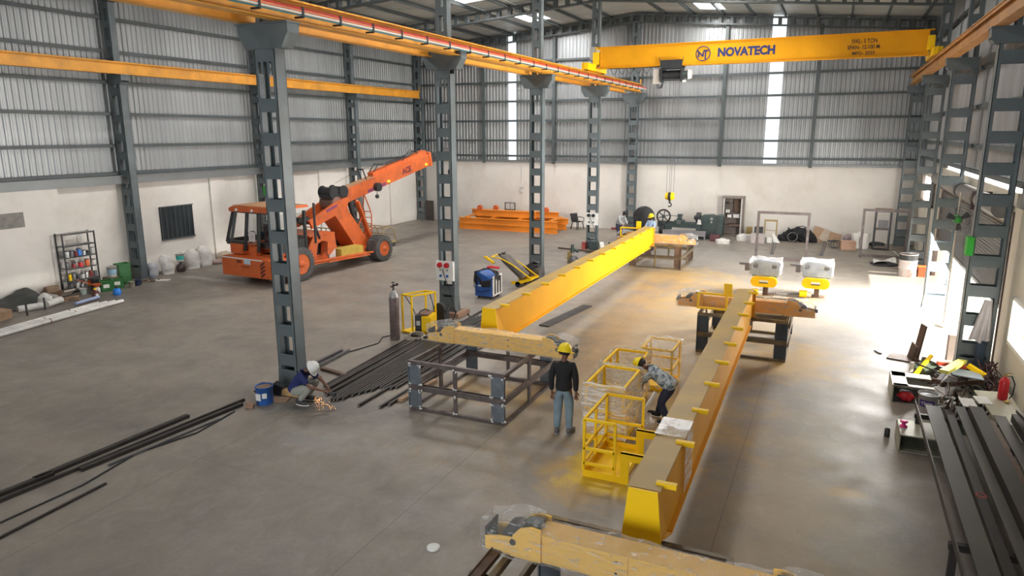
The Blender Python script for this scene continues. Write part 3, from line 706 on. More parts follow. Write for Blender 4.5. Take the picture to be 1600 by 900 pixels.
# ------------------------------------------------------------------ girders under construction
def girder(p0, p1, label, cleats, zt=1.64, zb=.9):
    p0, p1 = Vector((*p0, 0)), Vector((*p1, 0)); d = p1-p0; L_ = d.length; ang = math.atan2(d.y, d.x)-PI/2
    t = T('box_girder', label, 'girder', tuple(p0), ang)
    h = zt-zb; tw, bw = .15, .21
    b = MB()
    tap = .55                                        # short tapered nose at both ends
    secs = [(0, .145, .20, zb+.22), (tap, .155, .165, zb+.02), (L_-tap, .155, .165, zb+.02), (L_, .155, .17, zb+.12)]
    vs = []
    for y, a, c, z in secs: vs += [(-a, y, zt-.02), (a, y, zt-.02), (c, y, z), (-c, y, z)]
    fs = [(0, 3, 2, 1), (12, 13, 14, 15)]
    for i in range(3):
        for k in range(4):
            if k != 0: fs.append((i*4+k, i*4+(k+1) % 4, (i+1)*4+(k+1) % 4, (i+1)*4+k))
            else: fs.append((i*4, i*4+1, (i+1)*4+1, (i+1)*4))
    b.add(vs, fs); obj('web_box', b, YEL, t)
    f = MB(); f.box((0, L_/2, zt-.01), (.34, L_-.04, .02)); obj('top_flange', f, YELT, t)['label'] = 'tan top plate'
    f = MB(); f.box((0, L_/2, zb), (.44, L_-2*tap, .025)); f.add([(-.2, 0, zb+.21), (.2, 0, zb+.21), (.22, tap, zb), (-.22, tap, zb), (-.2, 0, zb+.19), (.2, 0, zb+.19), (.22, tap, zb-.02), (-.22, tap, zb-.02)], [(0, 1, 2, 3), (4, 5, 6, 7), (0, 1, 5, 4), (1, 2, 6, 5), (3, 0, 4, 7)])
    obj('bottom_flange', f, YEL, t)
    e = MB(); e.add([(-.15, -.02, zt), (.15, -.02, zt), (.215, -.02, zb+.1), (-.215, -.02, zb+.1), (-.15, .0, zt), (.15, 0, zt), (.215, 0, zb+.1), (-.215, 0, zb+.1)], [(0, 1, 2, 3), (7, 6, 5, 4), (0, 4, 5, 1), (1, 5, 6, 2), (2, 6, 7, 3), (3, 7, 4, 0)])
    obj('end_plate', e, YELB, t)
    e = MB(); e.box((.02, L_+.01, (zt+zb)/2-.03), (.42, .025, h)); obj('end_plate', e, ORR, t)
    cl = MB(); cl.box((0, 0, 0), (.21, .06, .012)); cl.box((0, -.03, -.02), (.21, .01, .05)); me = make_mesh(cl, YELB, 'cleat'); fix_normals(me)
    for y in cleats:
        o = bpy.data.objects.new('cleat', me); COL.objects.link(o); o.parent = t; o.location = (.2, y, zt+.02)
    return t
g1 = girder((3.64, -24.5), (3.5, -10.35), 'long yellow box girder on the left, lying from the middle stand to the far stand', [.34+1.166*k for k in range(12)])
gq = None
g2 = girder((8.43, -30.62), (8.25, -20.4), 'long yellow box girder on the right, lying from the nearest stand to the dark stand', [.18+1.07*k for k in range(10)])

fp_ = MB(); fp_.sheet(lambda u, v: Vector((-.185+.37*u, 1.35+.55*v, 1.662+.006*noise.noise(Vector((u*9, v*14, 2))))), 12, 14)
fp_.sheet(lambda u, v: Vector((.185+.012*u, 1.35+.55*v, 1.66-.7*u)), 10, 8)
obj('film_patch', fp_, FILMH, g2)['label'] = 'shiny stretch film band'
# ------------------------------------------------------------------ film wrapping helper
def film_box(x0, x1, y0, y1, z0, z1, amp=.02, n=(26, 5, 5), bulge=None, seed=0, top=True, bottom=False):
    """crinkled film following a box; bulge(x) widens it locally"""
    mb = MB()
    def P(x, y, z):
        k = bulge(x) if bulge else (0, 0)
        cy, cz = (y0+y1)/2, (z0+z1)/2
        y = cy+(y-cy)*(1+k[0]); z = z + (k[1] if z > cz else 0)*((z-cz)/(z1-cz))
        q = Vector((x*5+seed*3.1, y*5, z*5)); o = Vector((noise.noise(q), noise.noise(q+Vector((9, 4, 2))), noise.noise(q+Vector((3, 8, 5)))))
        return Vector((x, y, z))+o*amp
    a, b, c = n
    X = lambda t: x0+(x1-x0)*t; Y = lambda t: y0+(y1-y0)*t; Z = lambda t: z0+(z1-z0)*t
    mb.sheet(lambda u, v: P(X(u), y0, Z(v)), a, c); mb.sheet(lambda u, v: P(X(u), y1, Z(v)), a, c)
    if top: mb.sheet(lambda u, v: P(X(u), Y(v), z1), a, b)
    if bottom: mb.sheet(lambda u, v: P(X(u), Y(v), z0), a, b)
    mb.sheet(lambda u, v: P(x0, Y(u), Z(v)), b, c); mb.sheet(lambda u, v: P(x1, Y(u), Z(v)), b, c)
    return mb

def end_carriage(x0, x1, yc, z, label, seed=0, ang=0, holes=True, mat=YELF):
    L_ = x1-x0; t = T('end_carriage', label, 'crane end carriage', ((x0+x1)/2, yc, z), ang)
    w, h = .26, .29
    b = MB(); b.box((0, 0, h/2), (L_-1.2, w, h)); b.box((0, 0, h+.004), (L_-1.15, w+.03, .012)); obj('box_beam', b, mat, t)
    for s in (-1, 1):
        for e in (-1, 1):
            p = MB(); x0_, x1_ = s*(L_/2-.62), s*(L_/2)
            p.prism([(x0_, 0), (x1_, 0), (x1_, .15), (x1_-s*.2, .19), (x0_, .22)], 'y', e*.128-.008, e*.128+.008)
            p.prism([(x0_, .0), (x0_, .36), (x0_+s*.1, .37), (x0_+s*.22, .33), (x0_+s*.30, .24), (x0_+s*.33, .12), (x0_+s*.33, .0)], 'y', e*.145-.008, e*.145+.008); obj('wheel_cheek', p, mat, t)
        cx = s*(L_/2-.32)
        p = MB(); p.tube((cx, -.09, .16), (cx, .09, .16), .15, n=20); p.tube((cx, -.16, .16), (cx, .16, .16), .035, n=10); obj('wheel', p, BLKM, t)
        p = MB(); p.box((s*(L_/2-.01), 0, .12), (.02, .27, .24)); p.tube((s*(L_/2), 0, .14), (s*(L_/2+.05), 0, .14), .04, n=12); obj('bumper', p, BLK, t)
        p = MB(); p.box((s*(L_/2-.5), 0, .30), (.16, .14, .12)); obj('drive_gear', p, MACH, t)
    if holes:
        for s in (-1, 1):
            p = MB(); p.box((s*.27, -w/2-.006, h/2), (.16, .012, h-.01)); pp = obj('splice_plate', p, mat, t)
            q = MB()
            for zz in (.1, .22): q.tube((s*.27-.03, -w/2-.02, zz), (s*.27-.03, -w/2-.008, zz), .013, n=8)
            obj('bolts', q, BLKM, pp)
    def bul(x):
        d = abs(abs(x)-(L_/2-.32)); k = max(0, 1-d/.42); k = k*k*(3-2*k); return (.2*k, .08*k)
    f = film_box(-L_/2-.03, L_/2+.03, -w/2-.025, w/2+.025, -.01, h+.035, .03, (60, 6, 6), bul, seed, bottom=True)
    obj('plastic_wrap', f, FILM, t)['label'] = 'clear stretch film'
    return t
end_carriage(2.55, 5.72, -25.02, 1.0, 'film-wrapped yellow end carriage on the rusty stand behind the standing worker', 1)
end_carriage(2.2, 5.28, -10.05, 1.0, 'film-wrapped orange end carriage at the far end of the left girder', 2, mat=ORR)
end_carriage(6.62, 9.76, -19.9, 1.0, 'film-wrapped orange end carriage on the dark stand under the right girder', 3, mat=ORR)
end_carriage(6.98, 10.35, -31.18, 1.0, 'film-wrapped yellow end carriage in the foreground, nearest the camera', 4)

def guard(x0, x1, y, z0, z1, px, label):
    t = T('platform_guard', label, 'guard rail', ((x0+x1)/2, y, z0)); a = .045
    m = MB(); m.bb(x0, x1, y-a/2, y+a/2, z1-a, z1); m.bb(x0, x0+a, y-a/2, y+a/2, z0+a, z1-a); m.bb(x1-.28, x1-.28+a, y-a/2, y+a/2, z0+a, z1-a); m.bb(x0, x1, y-a/2, y+a/2, z0, z0+a); obj('rail_frame', m, YELB, t, True)
    m = MB(); m.bb(px, px+.19, y-.01, y+.01, z1-.06, z1+.25); obj('upright_plate', m, YELB, t, True)
guard(7.16, 8.1, -20.42, 1.07, 1.47, 7.76, 'yellow rail frame with upright plate beside the far end of the right girder')
guard(2.38, 3.4, -10.42, 1.2, 1.58, 3.02, 'yellow rail frame with upright plate beside the far end of the left girder')

# ------------------------------------------------------------------ maintenance cages
def cage(x0, x1, y0, y1, h, label, wrapped=None, arms=False, seed=0, toe=True):
    t = T('platform_cage', label, 'platform cage', ((x0+x1)/2, (y0+y1)/2, 0)); a = .04
    m = MB(); m.bb(x0, x1, y0, y1, .02, .035); m.bb(x0, x1, y0-.01, y0, 0, .11); m.bb(x0, x1, y1, y1+.01, 0, .11); m.bb(x0-.01, x0, y0, y1, 0, .11); m.bb(x1, x1+.01, y0, y1, 0, .11)
    obj('floor_tray', m, YELB, t, True)
    xm = x0+(x1-x0)*(.78 if arms else .5)
    for xx, yy in ((x0, y0), (x0, y1), (x1, y1), (xm if arms else x1, y0), (x0, (y0+y1)/2)):
        m = MB(); m.bb(xx-a/2, xx+a/2, yy-a/2, yy+a/2, .11, h); obj('post', m, YELB, t, True)
    for z in ((h, .5*h, .22) if arms else (h, .55*h)):
        m = MB(); xe = xm if arms else x1
        m.bb(x0, xe, y0-a/2, y0+a/2, z-a/2, z+a/2); m.bb(x0, x1, y1-a/2, y1+a/2, z-a/2, z+a/2); m.bb(x0-a/2, x0+a/2, y0, y1, z-a/2, z+a/2)
        if not arms: m.bb(x1-a/2, x1+a/2, y0, y1, z-a/2, z+a/2)
        obj('rail', m, YELB, t, True)
    if arms:
        for yy in (y0+.0, y1-.25):
            m = MB(); m.prism([(x1-.04, .0), (x1+.09, .0), (x1+.09, .38), (x1+.42, .38), (x1+.42, .5), (x1-.04, .5)], 'y', yy-.02, yy+.02); m.bb(x1-.04, x1+.42, yy-.02, yy+.06, .49, .5); obj('hanger_arm', m, YELB, t, True)
    if wrapped:
        f = film_box(x0-.05, x1+.05, y0-.05, y1+.05, wrapped, h+.06, .045, (9, 12, 11), None, seed, top=(seed == 7))
        obj('plastic_wrap', f, FILMH if seed in (5, 6) else FILML, t, True)['label'] = 'stretch film'
    return t
cage(6.78, 7.40, -27.58, -26.42, .93, 'unwrapped yellow platform cage with two hanger arms, nearest the camera', arms=True)
cage(6.37, 7.02, -26.28, -25.25, 1.0, 'yellow platform cage densely wrapped in shiny film beside the standing worker', wrapped=.12, seed=5)
cage(6.24, 6.86, -24.9, -23.95, .93, 'film-wrapped yellow platform cage between the dense wrapped cage and the loose wrapped one', wrapped=.15, seed=6)
cage(6.62, 7.24, -23.5, -22.7, .88, 'yellow platform cage loosely covered in clear film, farthest of the wrapped ones', wrapped=.08, seed=7)
lf = MB()
lf.sheet(lambda u, v: Vector((7.02+.32*u+.05*noise.noise(Vector((u*5, v*5, 1))), -26.0+.9*v, .75*(1-u)**1.5*(.6+.4*math.sin(v*3))+.03+.05*noise.noise(Vector((u*7, v*7, 4))))), 14, 18)
solo('film_sheet', lf, FILML, 'loose tail of clear film trailing from the wrapped cage to the bending worker', 'plastic film', world=True)
pk = MB(); pk.bar((7.1, -25.45, .18), (7.32, -25.2, .62), .05, .06); solo('film_roll', pk, WHITE, 'white roll of stretch film under the hands of the bending worker', 'film roll', world=True)

# ------------------------------------------------------------------ film-wrapped hoists on stands
def hoist(x, y, rz, label, legz=.3):
    t = T('rope_hoist', label, 'hoist', (x, y, 0), rz)
    m = MB(); s_ = []
    for k in range(17):
        a = -PI/2+PI*k/16; s_.append((.24+.165*math.cos(a), .5+.165*math.sin(a)))
    for k in range(17):
        a = PI/2+PI*k/16; s_.append((-.24+.165*math.cos(a), .5+.165*math.sin(a)))
    m.prism(s_, 'y', -.42, -.30); obj('end_cover', m, YELB, t)['label'] = 'yellow oblong end cover'
    m = MB(); m.bb(-.13, .13, -.428, -.42, .49, .55); obj('name_plate', m, WHITE, t)
    m = MB(); m.bb(-.13, .13, -.428, -.42, .455, .485); obj('grille', m, BLKM, t)
    m = MB(); m.tube((-.2, -.3, .52), (-.2, .45, .52), .15, n=18); m.tube((.2, -.3, .52), (.2, .45, .52), .14, n=18); m.bb(-.38, .38, -.3, .42, .66, .7); obj('body', m, MACH, t)
    m = MB()
    for s in (-1, 1): m.prism([(-.42, .7), (.44, .7), (.44, 1.02), (.3, 1.16), (-.3, 1.16), (-.42, 1.0)], 'y', s*.22-.01-.1, s*.22+.01-.1)
    m.bb(-.4, .42, -.3, .1, .82, .86); obj('trolley_frame', m, pm('silver_blue_paint', (.30, .36, .43), .3, .4, .15, 4), t)
    for xx in (-.28, .28):
        m = MB(); m.tube((xx, -.36, 1.0), (xx, -.28, 1.0), .08, n=14); obj('wheel', m, BLKM, t)
    m = MB(); m.bb(-.62, -.4, -.25, .0, .8, 1.05); m.bb(-.8, -.6, -.2, -.05, .98, 1.04); obj('drive_motor', m, MILL, t)
    m = MB(); m.bb(-.03, .12, -.12, .12, 0, .36); m.bb(-.2, .3, -.2, .2, 0, .02); obj('prop', m, RUST, t)
    f = film_box(-.47, .47, -.40, .46, .66, 1.19, .07, (10, 9, 7), None, 3); obj('plastic_wrap', f, FILM, t)
    return t
h1 = hoist(8.1, -13.35, 0, 'film-wrapped rope hoist with yellow oblong cover, left of the two')
h2 = hoist(9.62, -13.0, 0, 'film-wrapped rope hoist with yellow oblong cover, right of the two in the sun glare')
fb = MB(); fb.box((8.62, -13.15, .02), (.32, .22, .04)); solo('flat_carton', fb, WHITE, 'flat white carton on the floor between the two film-wrapped hoists', 'carton', world=True)
for x, y, l in ((7.78, -13.75, 'small yellow motor wrapped in film lying left of the left hoist'), (9.22, -13.35, 'small yellow motor wrapped in film lying left of the right hoist')):
    t = T('gear_motor', l, 'motor', (x, y, 0)); m = MB(); m.tube((-.05, 0, .13), (.16, .03, .13), .12, n=16); obj('motor_body', m, YELB, t)
    m = MB(); m.tube((.16, .03, .13), (.3, .05, .13), .09, n=14); obj('fan_cover', m, OFFW, t); m = MB(); m.tube((-.35, -.05, .1), (-.05, 0, .12), .03, n=8); m.box((0, 0, .015), (.2, .16, .03)); obj('shaft', m, MILL, t)

# ------------------------------------------------------------------ rectangular gate frames and floor rails
def gate(x0, x1, y, h, label):
    t = T('gate_frame', label, 'steel frame', ((x0+x1)/2, y, 0)); a = .1
    for nme, bx in (('top_bar', (x0, x1, y-a/2, y+a/2, h-a, h)), ('bottom_bar', (x0, x1, y-a/2, y+a/2, 0, a))): m = MB(); m.bb(*bx); obj(nme, m, STAND, t, True)
    for xx in (x0, x1-a): m = MB(); m.bb(xx, xx+a, y-a/2, y+a/2, a, h-a); obj('upright', m, STAND, t, True)
    for xx in (x0+.05, x1-.05): m = MB(); m.bb(xx-.03, xx+.03, y-.3, y+.3, 0, .05); obj('foot', m, STAND, t, True)
gate(7.08, 9.12, -6.4, 2.0, 'rusty rectangular steel frame standing behind the left hoist')
gate(11.08, 12.85, -4.0, 2.03, 'rusty rectangular steel frame standing near the far right corner')
for x0, y0, x1, y1, l in ((7.66, -5.1, 7.5, -.6, 'grey steel channel on the floor left of the black hose heap'), (9.62, -4.6, 9.72, -.4, 'grey steel channel on the floor right of the black hose heap')):
    m = MB(); m.bar((x0, y0, .03), (x1, y1, .03), .12, .05); m.bar((x0-.05, y0, .06), (x1-.05, y1, .06), .015, .06); solo('floor_channel', m, MILL, l, 'steel channel', world=True)
# ------------------------------------------------------------------ orange mobile crane
mc = T('mobile_crane', 'orange pick-and-carry mobile crane parked behind the nearest column', 'mobile crane', (-8.55, -19.1, 0), math.radians(-5))
DUST = pm('dusty_orange_roof', (.46, .25, .13), .7, 0, .12, 2)
def mp(name, mb, mat, parent=None, label=None):
    o = obj(name, mb, mat, parent or mc)
    if label: o['label'] = label
    return o
m = MB(); m.prism([(-1.22, .28), (1.26, .30), (1.26, .94), (-1.22, .94)], 'y', 0, .35); bumper = mp('front_bumper', m, ORG)
m = MB(); m.bb(-1.2, .85, -.01, 0, .90, .94); mp('white_strip', m, WHITE, bumper)
m = MB(); m.bb(-.06, .26, -.02, -.005, .74, .92); mp('number_plate', m, pm('pale_blue_plate', (.5, .6, .7), .4), bumper)
m = MB(); m.bb(-.42, -.2, -.015, 0, .76, .86); m.bb(-.22, .2, -.012, 0, .62, .65); mp('badge', m, pm('dark_red_mark', (.2, .03, .02), .5), bumper)
for k in range(4):
    m = MB(); z = .80-.13*k; m.prism([(.74, z-.1), (.96, z+.04), (.96, z+.1), (.84, z+.05), (.74, z-.03)], 'y', -.012, 0); mp('hazard_stripe', m, pm('stripe_maroon', (.10, .02, .02), .5), bumper)
m = MB(); m.bb(-1.2, 1.2, .35, 1.0, .45, .93); m.bb(-1.18, 1.1, .05, .55, .93, .96); m.bb(-.62, .62, .3, 6.3, .36, .62); m.bb(-1.1, -.3, .6, 1.9, .93, 1.30); m.bb(.45, 1.0, .7, 1.9, .93, 1.25); mp('chassis', m, ORG)
m = MB(); m.bb(-1.15, -.55, .35, .6, 1.0, 1.35); mp('front_panel', m, ORG)
m = MB(); m.bb(-.2, .1, .4, .6, .95, 1.25); mp('dash_box', m, ORG)
# cab
c_ = MB()
fl_, fr_ = -1.13, 1.15
for p, q in (((-1.42, .45, 1.38), (-1.13, .6, 2.55)), ((-1.2, .45, 1.38), (-1.0, .6, 2.5)), ((-.5, .45, 1.1), (-.42, .6, 2.5)), ((.2, .45, 1.1), (.15, .6, 2.5)), ((1.1, .5, 1.1), (1.1, .6, 2.5)), ((1.1, 1.8, 1.1), (1.1, 1.8, 2.5)), ((-1.2, 1.8, 1.1), (-1.1, 1.8, 2.5))): c_.bar(p, q, .09, .09)
c_.bb(-1.42, -.5, .42, .5, 1.3, 1.45); c_.bb(-1.15, 1.15, .55, .62, 2.44, 2.55); c_.bb(-1.2, 1.15, 1.78, 1.82, 1.1, 1.6); c_.bar((-1.3, .45, 1.4), (-1.2, 1.8, 1.4), .06, .2); c_.bb(1.08, 1.12, .5, 1.8, 1.1, 1.5)
cab = mp('cab_frame', c_, pm('black_cab_paint', (.03, .034, .036), .4, 0, .1))
m = MB(); m.prism([(-1.14, 2.62), (1.2, 2.62), (1.2, 2.52), (-1.14, 2.48)], 'y', .45, .5); m.prism([(-1.16, 2.60), (1.2, 2.62), (1.16, 2.70), (-1.0, 2.68)], 'y', .42, 1.95); m.bb(-1.16, 1.2, .42, .47, 2.5, 2.62); roof_ = mp('cab_roof', m, ORG)
m = MB(); m.bb(-1.05, 1.15, .5, 1.9, 2.69, 2.715); mp('roof_top', m, DUST, roof_)
for xx in (-.75, .05): m = MB(); m.tube((xx, .38, 2.56), (xx, .43, 2.56), .05, n=12); mp('roof_lamp', m, WHITE, roof_)
m = MB(); m.add([(-.42, .55, 1.35), (.15, .55, 1.35), (.12, .6, 2.45), (-.38, .6, 2.45)], [(0, 1, 2, 3)]); mp('windscreen', m, CGLASS, cab)
m = MB(); m.add([(.2, .55, 1.2), (1.05, .55, 1.2), (1.05, .6, 2.45), (.2, .6, 2.45)], [(0, 1, 2, 3)]); m.add([(1.12, .6, 1.5), (1.12, 1.75, 1.5), (1.12, 1.75, 2.45), (1.12, .6, 2.45)], [(0, 1, 2, 3)]); mp('side_window', m, CGLASS, cab)
m = MB(); m.bb(-.35, .1, 1.2, 1.3, 1.3, 2.0); m.bb(-.35, .1, .85, 1.3, 1.2, 1.35); mp('seat', m, BLK, cab)
m = MB(); m.torus((-.75, .9, 1.6), .2, .02, rotm(.6)); m.tube((-.75, .95, 1.3), (-.75, .9, 1.6), .025); mp('steering_wheel', m, BLK, cab)
m = MB(); m.bb(-.35, -.05, .52, .54, 1.45, 1.8); mp('windscreen_sticker', m, OFFW, cab)
m = MB(); m.tube((1.3, 2.1, 1.3), (1.3, 2.1, 2.75), .045, n=10); m.bar((1.25, 2.15, 1.9), (1.1, 2.5, 1.4), .07, .07); mp('exhaust_stack', m, BLKM)
# wheels
def wheel(x, y, r, w_, s):
    R = RY90; t_ = MB(); k = s
    t_.lathe([(r*.6, -w_/2), (r*.86, -w_/2), (r*.97, -w_/2+.03), (r, -w_*.28), (r, w_*.28), (r*.97, w_/2-.03), (r*.86, w_/2), (r*.6, w_/2)], (x, y, r), 30, R, cap=False)
    for q in range(26):
        a = 2*PI*q/26; t_.box((x, y+math.cos(a)*r*.985, r+math.sin(a)*r*.985), (w_*.8, .045, .045), rotm(a, 0, 0))
    o = mp('wheel', t_, TYRE)
    h = MB(); h.lathe([(r*.6, -.02), (r*.56, .0), (r*.5, -.07), (r*.22, -.09), (r*.2, .02), (0, .03)] if s > 0 else [(r*.6, .02), (r*.56, 0), (r*.5, .07), (r*.22, .09), (r*.2, -.02), (0, -.03)], (x+s*(w_/2-.01), y, r), 24, R)
    mp('wheel_rim', h, ORG, o)
for s in (-1, 1):
    wheel(s*1.1, 1.42, .62, .34, s); wheel(s*.74, 6.05, .53, .27, s); wheel(s*1.06, 6.05, .53, .27, s)
m = MB(); m.tube((-1.1, 6.05, .53), (1.1, 6.05, .53), .12); m.tube((-1.1, 1.42, .6), (1.1, 1.42, .6), .12); m.bb(.7, 1.05, 6.5, 6.9, .5, .66); mp('axles', m, BLKM)
# body behind the cab
for xx in (.66, .98):
    m = MB(); m.prism([(1.95, 1.0), (2.3, 1.5), (3.38, 1.5), (3.45, .95), (3.1, .7), (2.95, .75), (3.0, 1.2), (2.75, 1.28), (2.5, 1.2), (2.35, .65), (2.1, .65)], 'x', xx-.02, xx+.02); mp('side_frame', m, ORG)
m = MB(); m.bb(-1.0, 1.0, 2.1, 3.4, 1.48, 1.53); m.bb(-1.0, .6, 2.0, 3.3, .62, 1.3); mp('engine_deck', m, ORG)
m = MB(); m.bb(.2, .62, 2.4, 3.0, .7, 1.2); mp('engine', m, BLKM)
m = MB(); m.bar((1.02, 2.0, .58), (1.02, 5.5, .46), .08, .06); m.bb(.3, 1.02, 2.1, 5.3, .44, .48); m.bar((1.1, 2.9, .46), (1.1, 5.2, .40), .06, .05); mp('side_deck', m, ORG)
m = MB(); m.bb(.48, .95, 3.75, 5.0, .49, .80); mp('tool_box', m, pm('dusty_yellow_box', (.5, .36, .06), .6, 0, .15, 4), label='dusty yellow box')
m = MB(); m.bb(.35, .7, 3.35, 3.7, .48, .85); mp('battery_box', m, OFFW)
# mast and boom
for xx in (-.38, .38):
    m = MB(); m.prism([(2.7, 1.98), (4.3, 2.62), (4.95, 2.72), (4.75, 2.3), (4.3, 2.12), (2.85, 1.68)], 'x', xx-.05, xx+.05); mp('pivot_frame', m, ORG)
m = MB(); m.prism([(4.02, 2.12), (4.62, 2.42), (6.05, .72), (5.85, .5), (5.2, .6)], 'x', -.42, .42); mp('mast', m, ORG)
m = MB(); m.bb(-.28, .28, 2.6, 4.4, 1.78, 1.86); mp('frame_plate', m, ORG) if False else None
for xx in (-.4, .4):
    m = MB(); m.bar((xx, 5.38, 2.5), (xx, 6.2, .62), .1, .2, (1, 0, 0)); mp('rear_strut', m, ORG)
    m = MB(); m.tube((xx*.5, 5.15, 2.5), (xx*.5, 5.5, 1.5), .1, n=14); m.tube((xx*.5, 5.5, 1.5), (xx*.5, 5.75, .7), .06, n=12); mp('lift_cylinder', m, BLKM)
m = MB(); m.bar((.4, 5.25, 1.3), (.4, 5.75, 2.0), .04, .05); m.bar((-.3, 2.5, 1.75), (-.3, 4.5, 2.3), .05, .05); mp('link_bar', m, ORG)
def along(t, up): # point on the boom line
    a = Vector((0, 4.3, 2.42)); d = Vector((0, 6.5, 1.46)).normalized(); n = Vector((0, -d.z, d.y)); return a+d*t+n*up
B_ = (along(1, 0)-along(0, 0)); L_b = 6.55
def boombox(mb, t0, t1, u0, u1, w_, x=0):
    ps = [along(t0, u0), along(t1, u0), along(t1, u1), along(t0, u1)]
    return mb.prism([(p.y, p.z) for p in ps], 'x', x-w_/2, x+w_/2)
m = MB(); boombox(m, .55, L_b, -.12, .42, .46); ps = [along(.1, -.02), along(.6, -.12), along(.6, .42), along(.45, .42)]; m.prism([(p.y, p.z) for p in ps], 'x', -.23, .23)
boom = mp('boom', m, ORG)
m = MB(); boombox(m, 2.6, L_b-.1, .42, .60, .3); mp('boom_ram', m, ORG, boom)
m = MB(); boombox(m, .6, 2.6, .425, .44, .4); mp('boom_top_dust', m, DUST, boom)
m = MB(); boombox(m, L_b, L_b+.55, -.06, .34, .36); mp('boom_head', m, BLKM, boom)
m = MB(); boombox(m, L_b-.05, L_b+.12, -.16, .48, .52); mp('boom_collar', m, ORG, boom)
m = MB(); boombox(m, L_b+.5, L_b+1.9, .0, .26, .28); inner = mp('inner_boom', m, MILL, boom, 'grey extending section')
p = along(L_b+1.9, .1); m = MB(); m.tube(p+Vector((-.16, 0, 0)), p+Vector((.16, 0, 0)), .14, n=16); mp('head_sheave', m, BLKM, boom)
hp = p+Vector((0, .1, -1.05)); m = MB(); m.tube(p+Vector((.05, .1, 0)), hp+Vector((.05, 0, 0)), .012, n=6); m.tube(p+Vector((-.05, .1, 0)), hp+Vector((-.05, 0, 0)), .012, n=6); mp('hoist_rope', m, BLKM)
m = MB(); m.ell(hp, (.13, .08, .16), 12, 8); m.torus(hp+Vector((0, 0, -.24)), .08, .025, RX90, 16, 6, -2.4, 2); mp('hook', m, BLKM)
text_mesh('lettering', 'ACE', .34, pm('maroon_lettering', (.16, .02, .03), .5), boom, along(4.75, .12)+Vector((.235, 0, 0)), Matrix(((0, 0, 1), (B_.y, -B_.z, 0), (B_.z, B_.y, 0))), bold=.012)
for t0, t1 in ((2.0, 3.2),): m = MB(); boombox(m, t0, t1, -.10, .03, .468); mp('purple_label', m, pm('faded_purple', (.26, .06, .14), .5), boom)
m = MB(); m.prism([(3.6, 2.2), (4.2, 2.38), (4.2, 2.5), (3.6, 2.32)], 'x', .43, .436); mp('purple_label', m, pm('faded_purple', (.26, .06, .14), .5))
m = MB()
for t0 in (3.4, 6.2): q = along(t0, .0); m.ell(q+Vector((.24, 0, 0)), (.02, .12, .06), 8, 6)
mp('marker_lamp', m, pm('lamp_yellow', (.95, .75, .05), .3), boom)
m = MB(); q = along(2.55, .0)+Vector((.3, 0, 0)); m.tube(q-Vector((.1, 0, 0)), q+Vector((.12, 0, 0)), .18, n=16); m.ell(q+Vector((.1, -.15, -.38)), .09, 10, 8); m.tube(q+Vector((.1, -.15, -.1)), q+Vector((.1, -.15, -.38)), .012, n=6); mp('hose_reel', m, BLKM, boom)
m = MB()
for s in (-.12, .12): m.path([along(2.7, .6)+Vector((s, 0, 0)), along(3.1, .85)+Vector((s, 0, 0)), along(3.6, .68)+Vector((s, 0, 0)), along(5, .66)+Vector((s, 0, 0)), along(6, .72)+Vector((s, 0, 0))], .022, 6)
m.path([along(4.6, .6)+Vector((.2, 0, 0)), along(5.2, .95)+Vector((.22, 0, 0)), along(5.8, .62)+Vector((.2, 0, 0))], .02, 6); mp('hydraulic_hoses', m, BLK, boom)
m = MB()
for s in (-.14, .14): m.bar(along(2.15, .42)+Vector((s, 0, 0)), along(2.05, .88)+Vector((s, 0, 0)), .035, .035)
m.bar(along(2.05, .88)+Vector((-.16, 0, 0)), along(2.05, .88)+Vector((.16, 0, 0)), .05, .05); mp('rope_guide', m, BLKM, boom)
m = MB(); m.tube(along(.5, .75), along(2.05, .9), .008, n=5); m.tube(along(2.05, .9), along(L_b+1.7, .34), .008, n=5); mp('winch_rope', m, BLKM, boom)
m = MB()
for yy in (4.2, 4.75): 
    m.tube((-.32, yy, 2.93), (.32, yy, 2.93), .2, n=18)
    for xx in (-.3, .3): m.tube((xx-.015, yy, 2.93), (xx+.015, yy, 2.93), .25, n=18)
m.bb(-.3, .3, 4.0, 4.95, 2.72, 2.85); mp('winch', m, BLKM)
m = MB(); m.tube((-.36, 4.3, 2.5), (.36, 4.3, 2.5), .26, n=20); mp('dusty_drum', m, pm('dusty_brown', (.22, .13, .1), .8, 0, .1))
m = MB(); m.ell((0, 2.8, 1.95), (.35, .25, .14), 12, 8, jit=.3); m.bb(-.1, .1, 2.5, 3.0, 1.95, 2.1); mp('pivot_hoses', m, BLK)
# ladder and rear guard
m = MB()
for xx in (.05, .42): m.path([(xx*1.0+.0, 6.15, .9), (xx, 6.2, 1.9), (.235+(xx-.235)*.9, 6.1, 2.2), (.235, 6.0, 2.75)], .025, 6)
for k in range(5): m.tube((.05, 6.18, 1.0+.25*k), (.42, 6.18, 1.0+.25*k), .018, n=6)
mp('ladder', m, ORG)
OLV = pm('dusty_brass_paint', (.34, .25, .1), .5, .2, .15, 4)
m = MB()
for xx in (-.9, .0, .9):
    m.path([(xx, 6.3, .7), (xx, 6.35, 1.25), (xx, 6.7, 1.35), (xx, 7.0, 1.2), (xx, 7.15, .7)], .022, 6)
for z, yy in ((1.3, 6.4), (1.33, 6.8), (.95, 7.08), (.95, 6.33)): m.tube((-.9, yy, z), (.9, yy, z), .02, n=6)
m.bb(-.95, .95, 6.3, 7.15, .66, .70); mp('rear_guard', m, OLV)
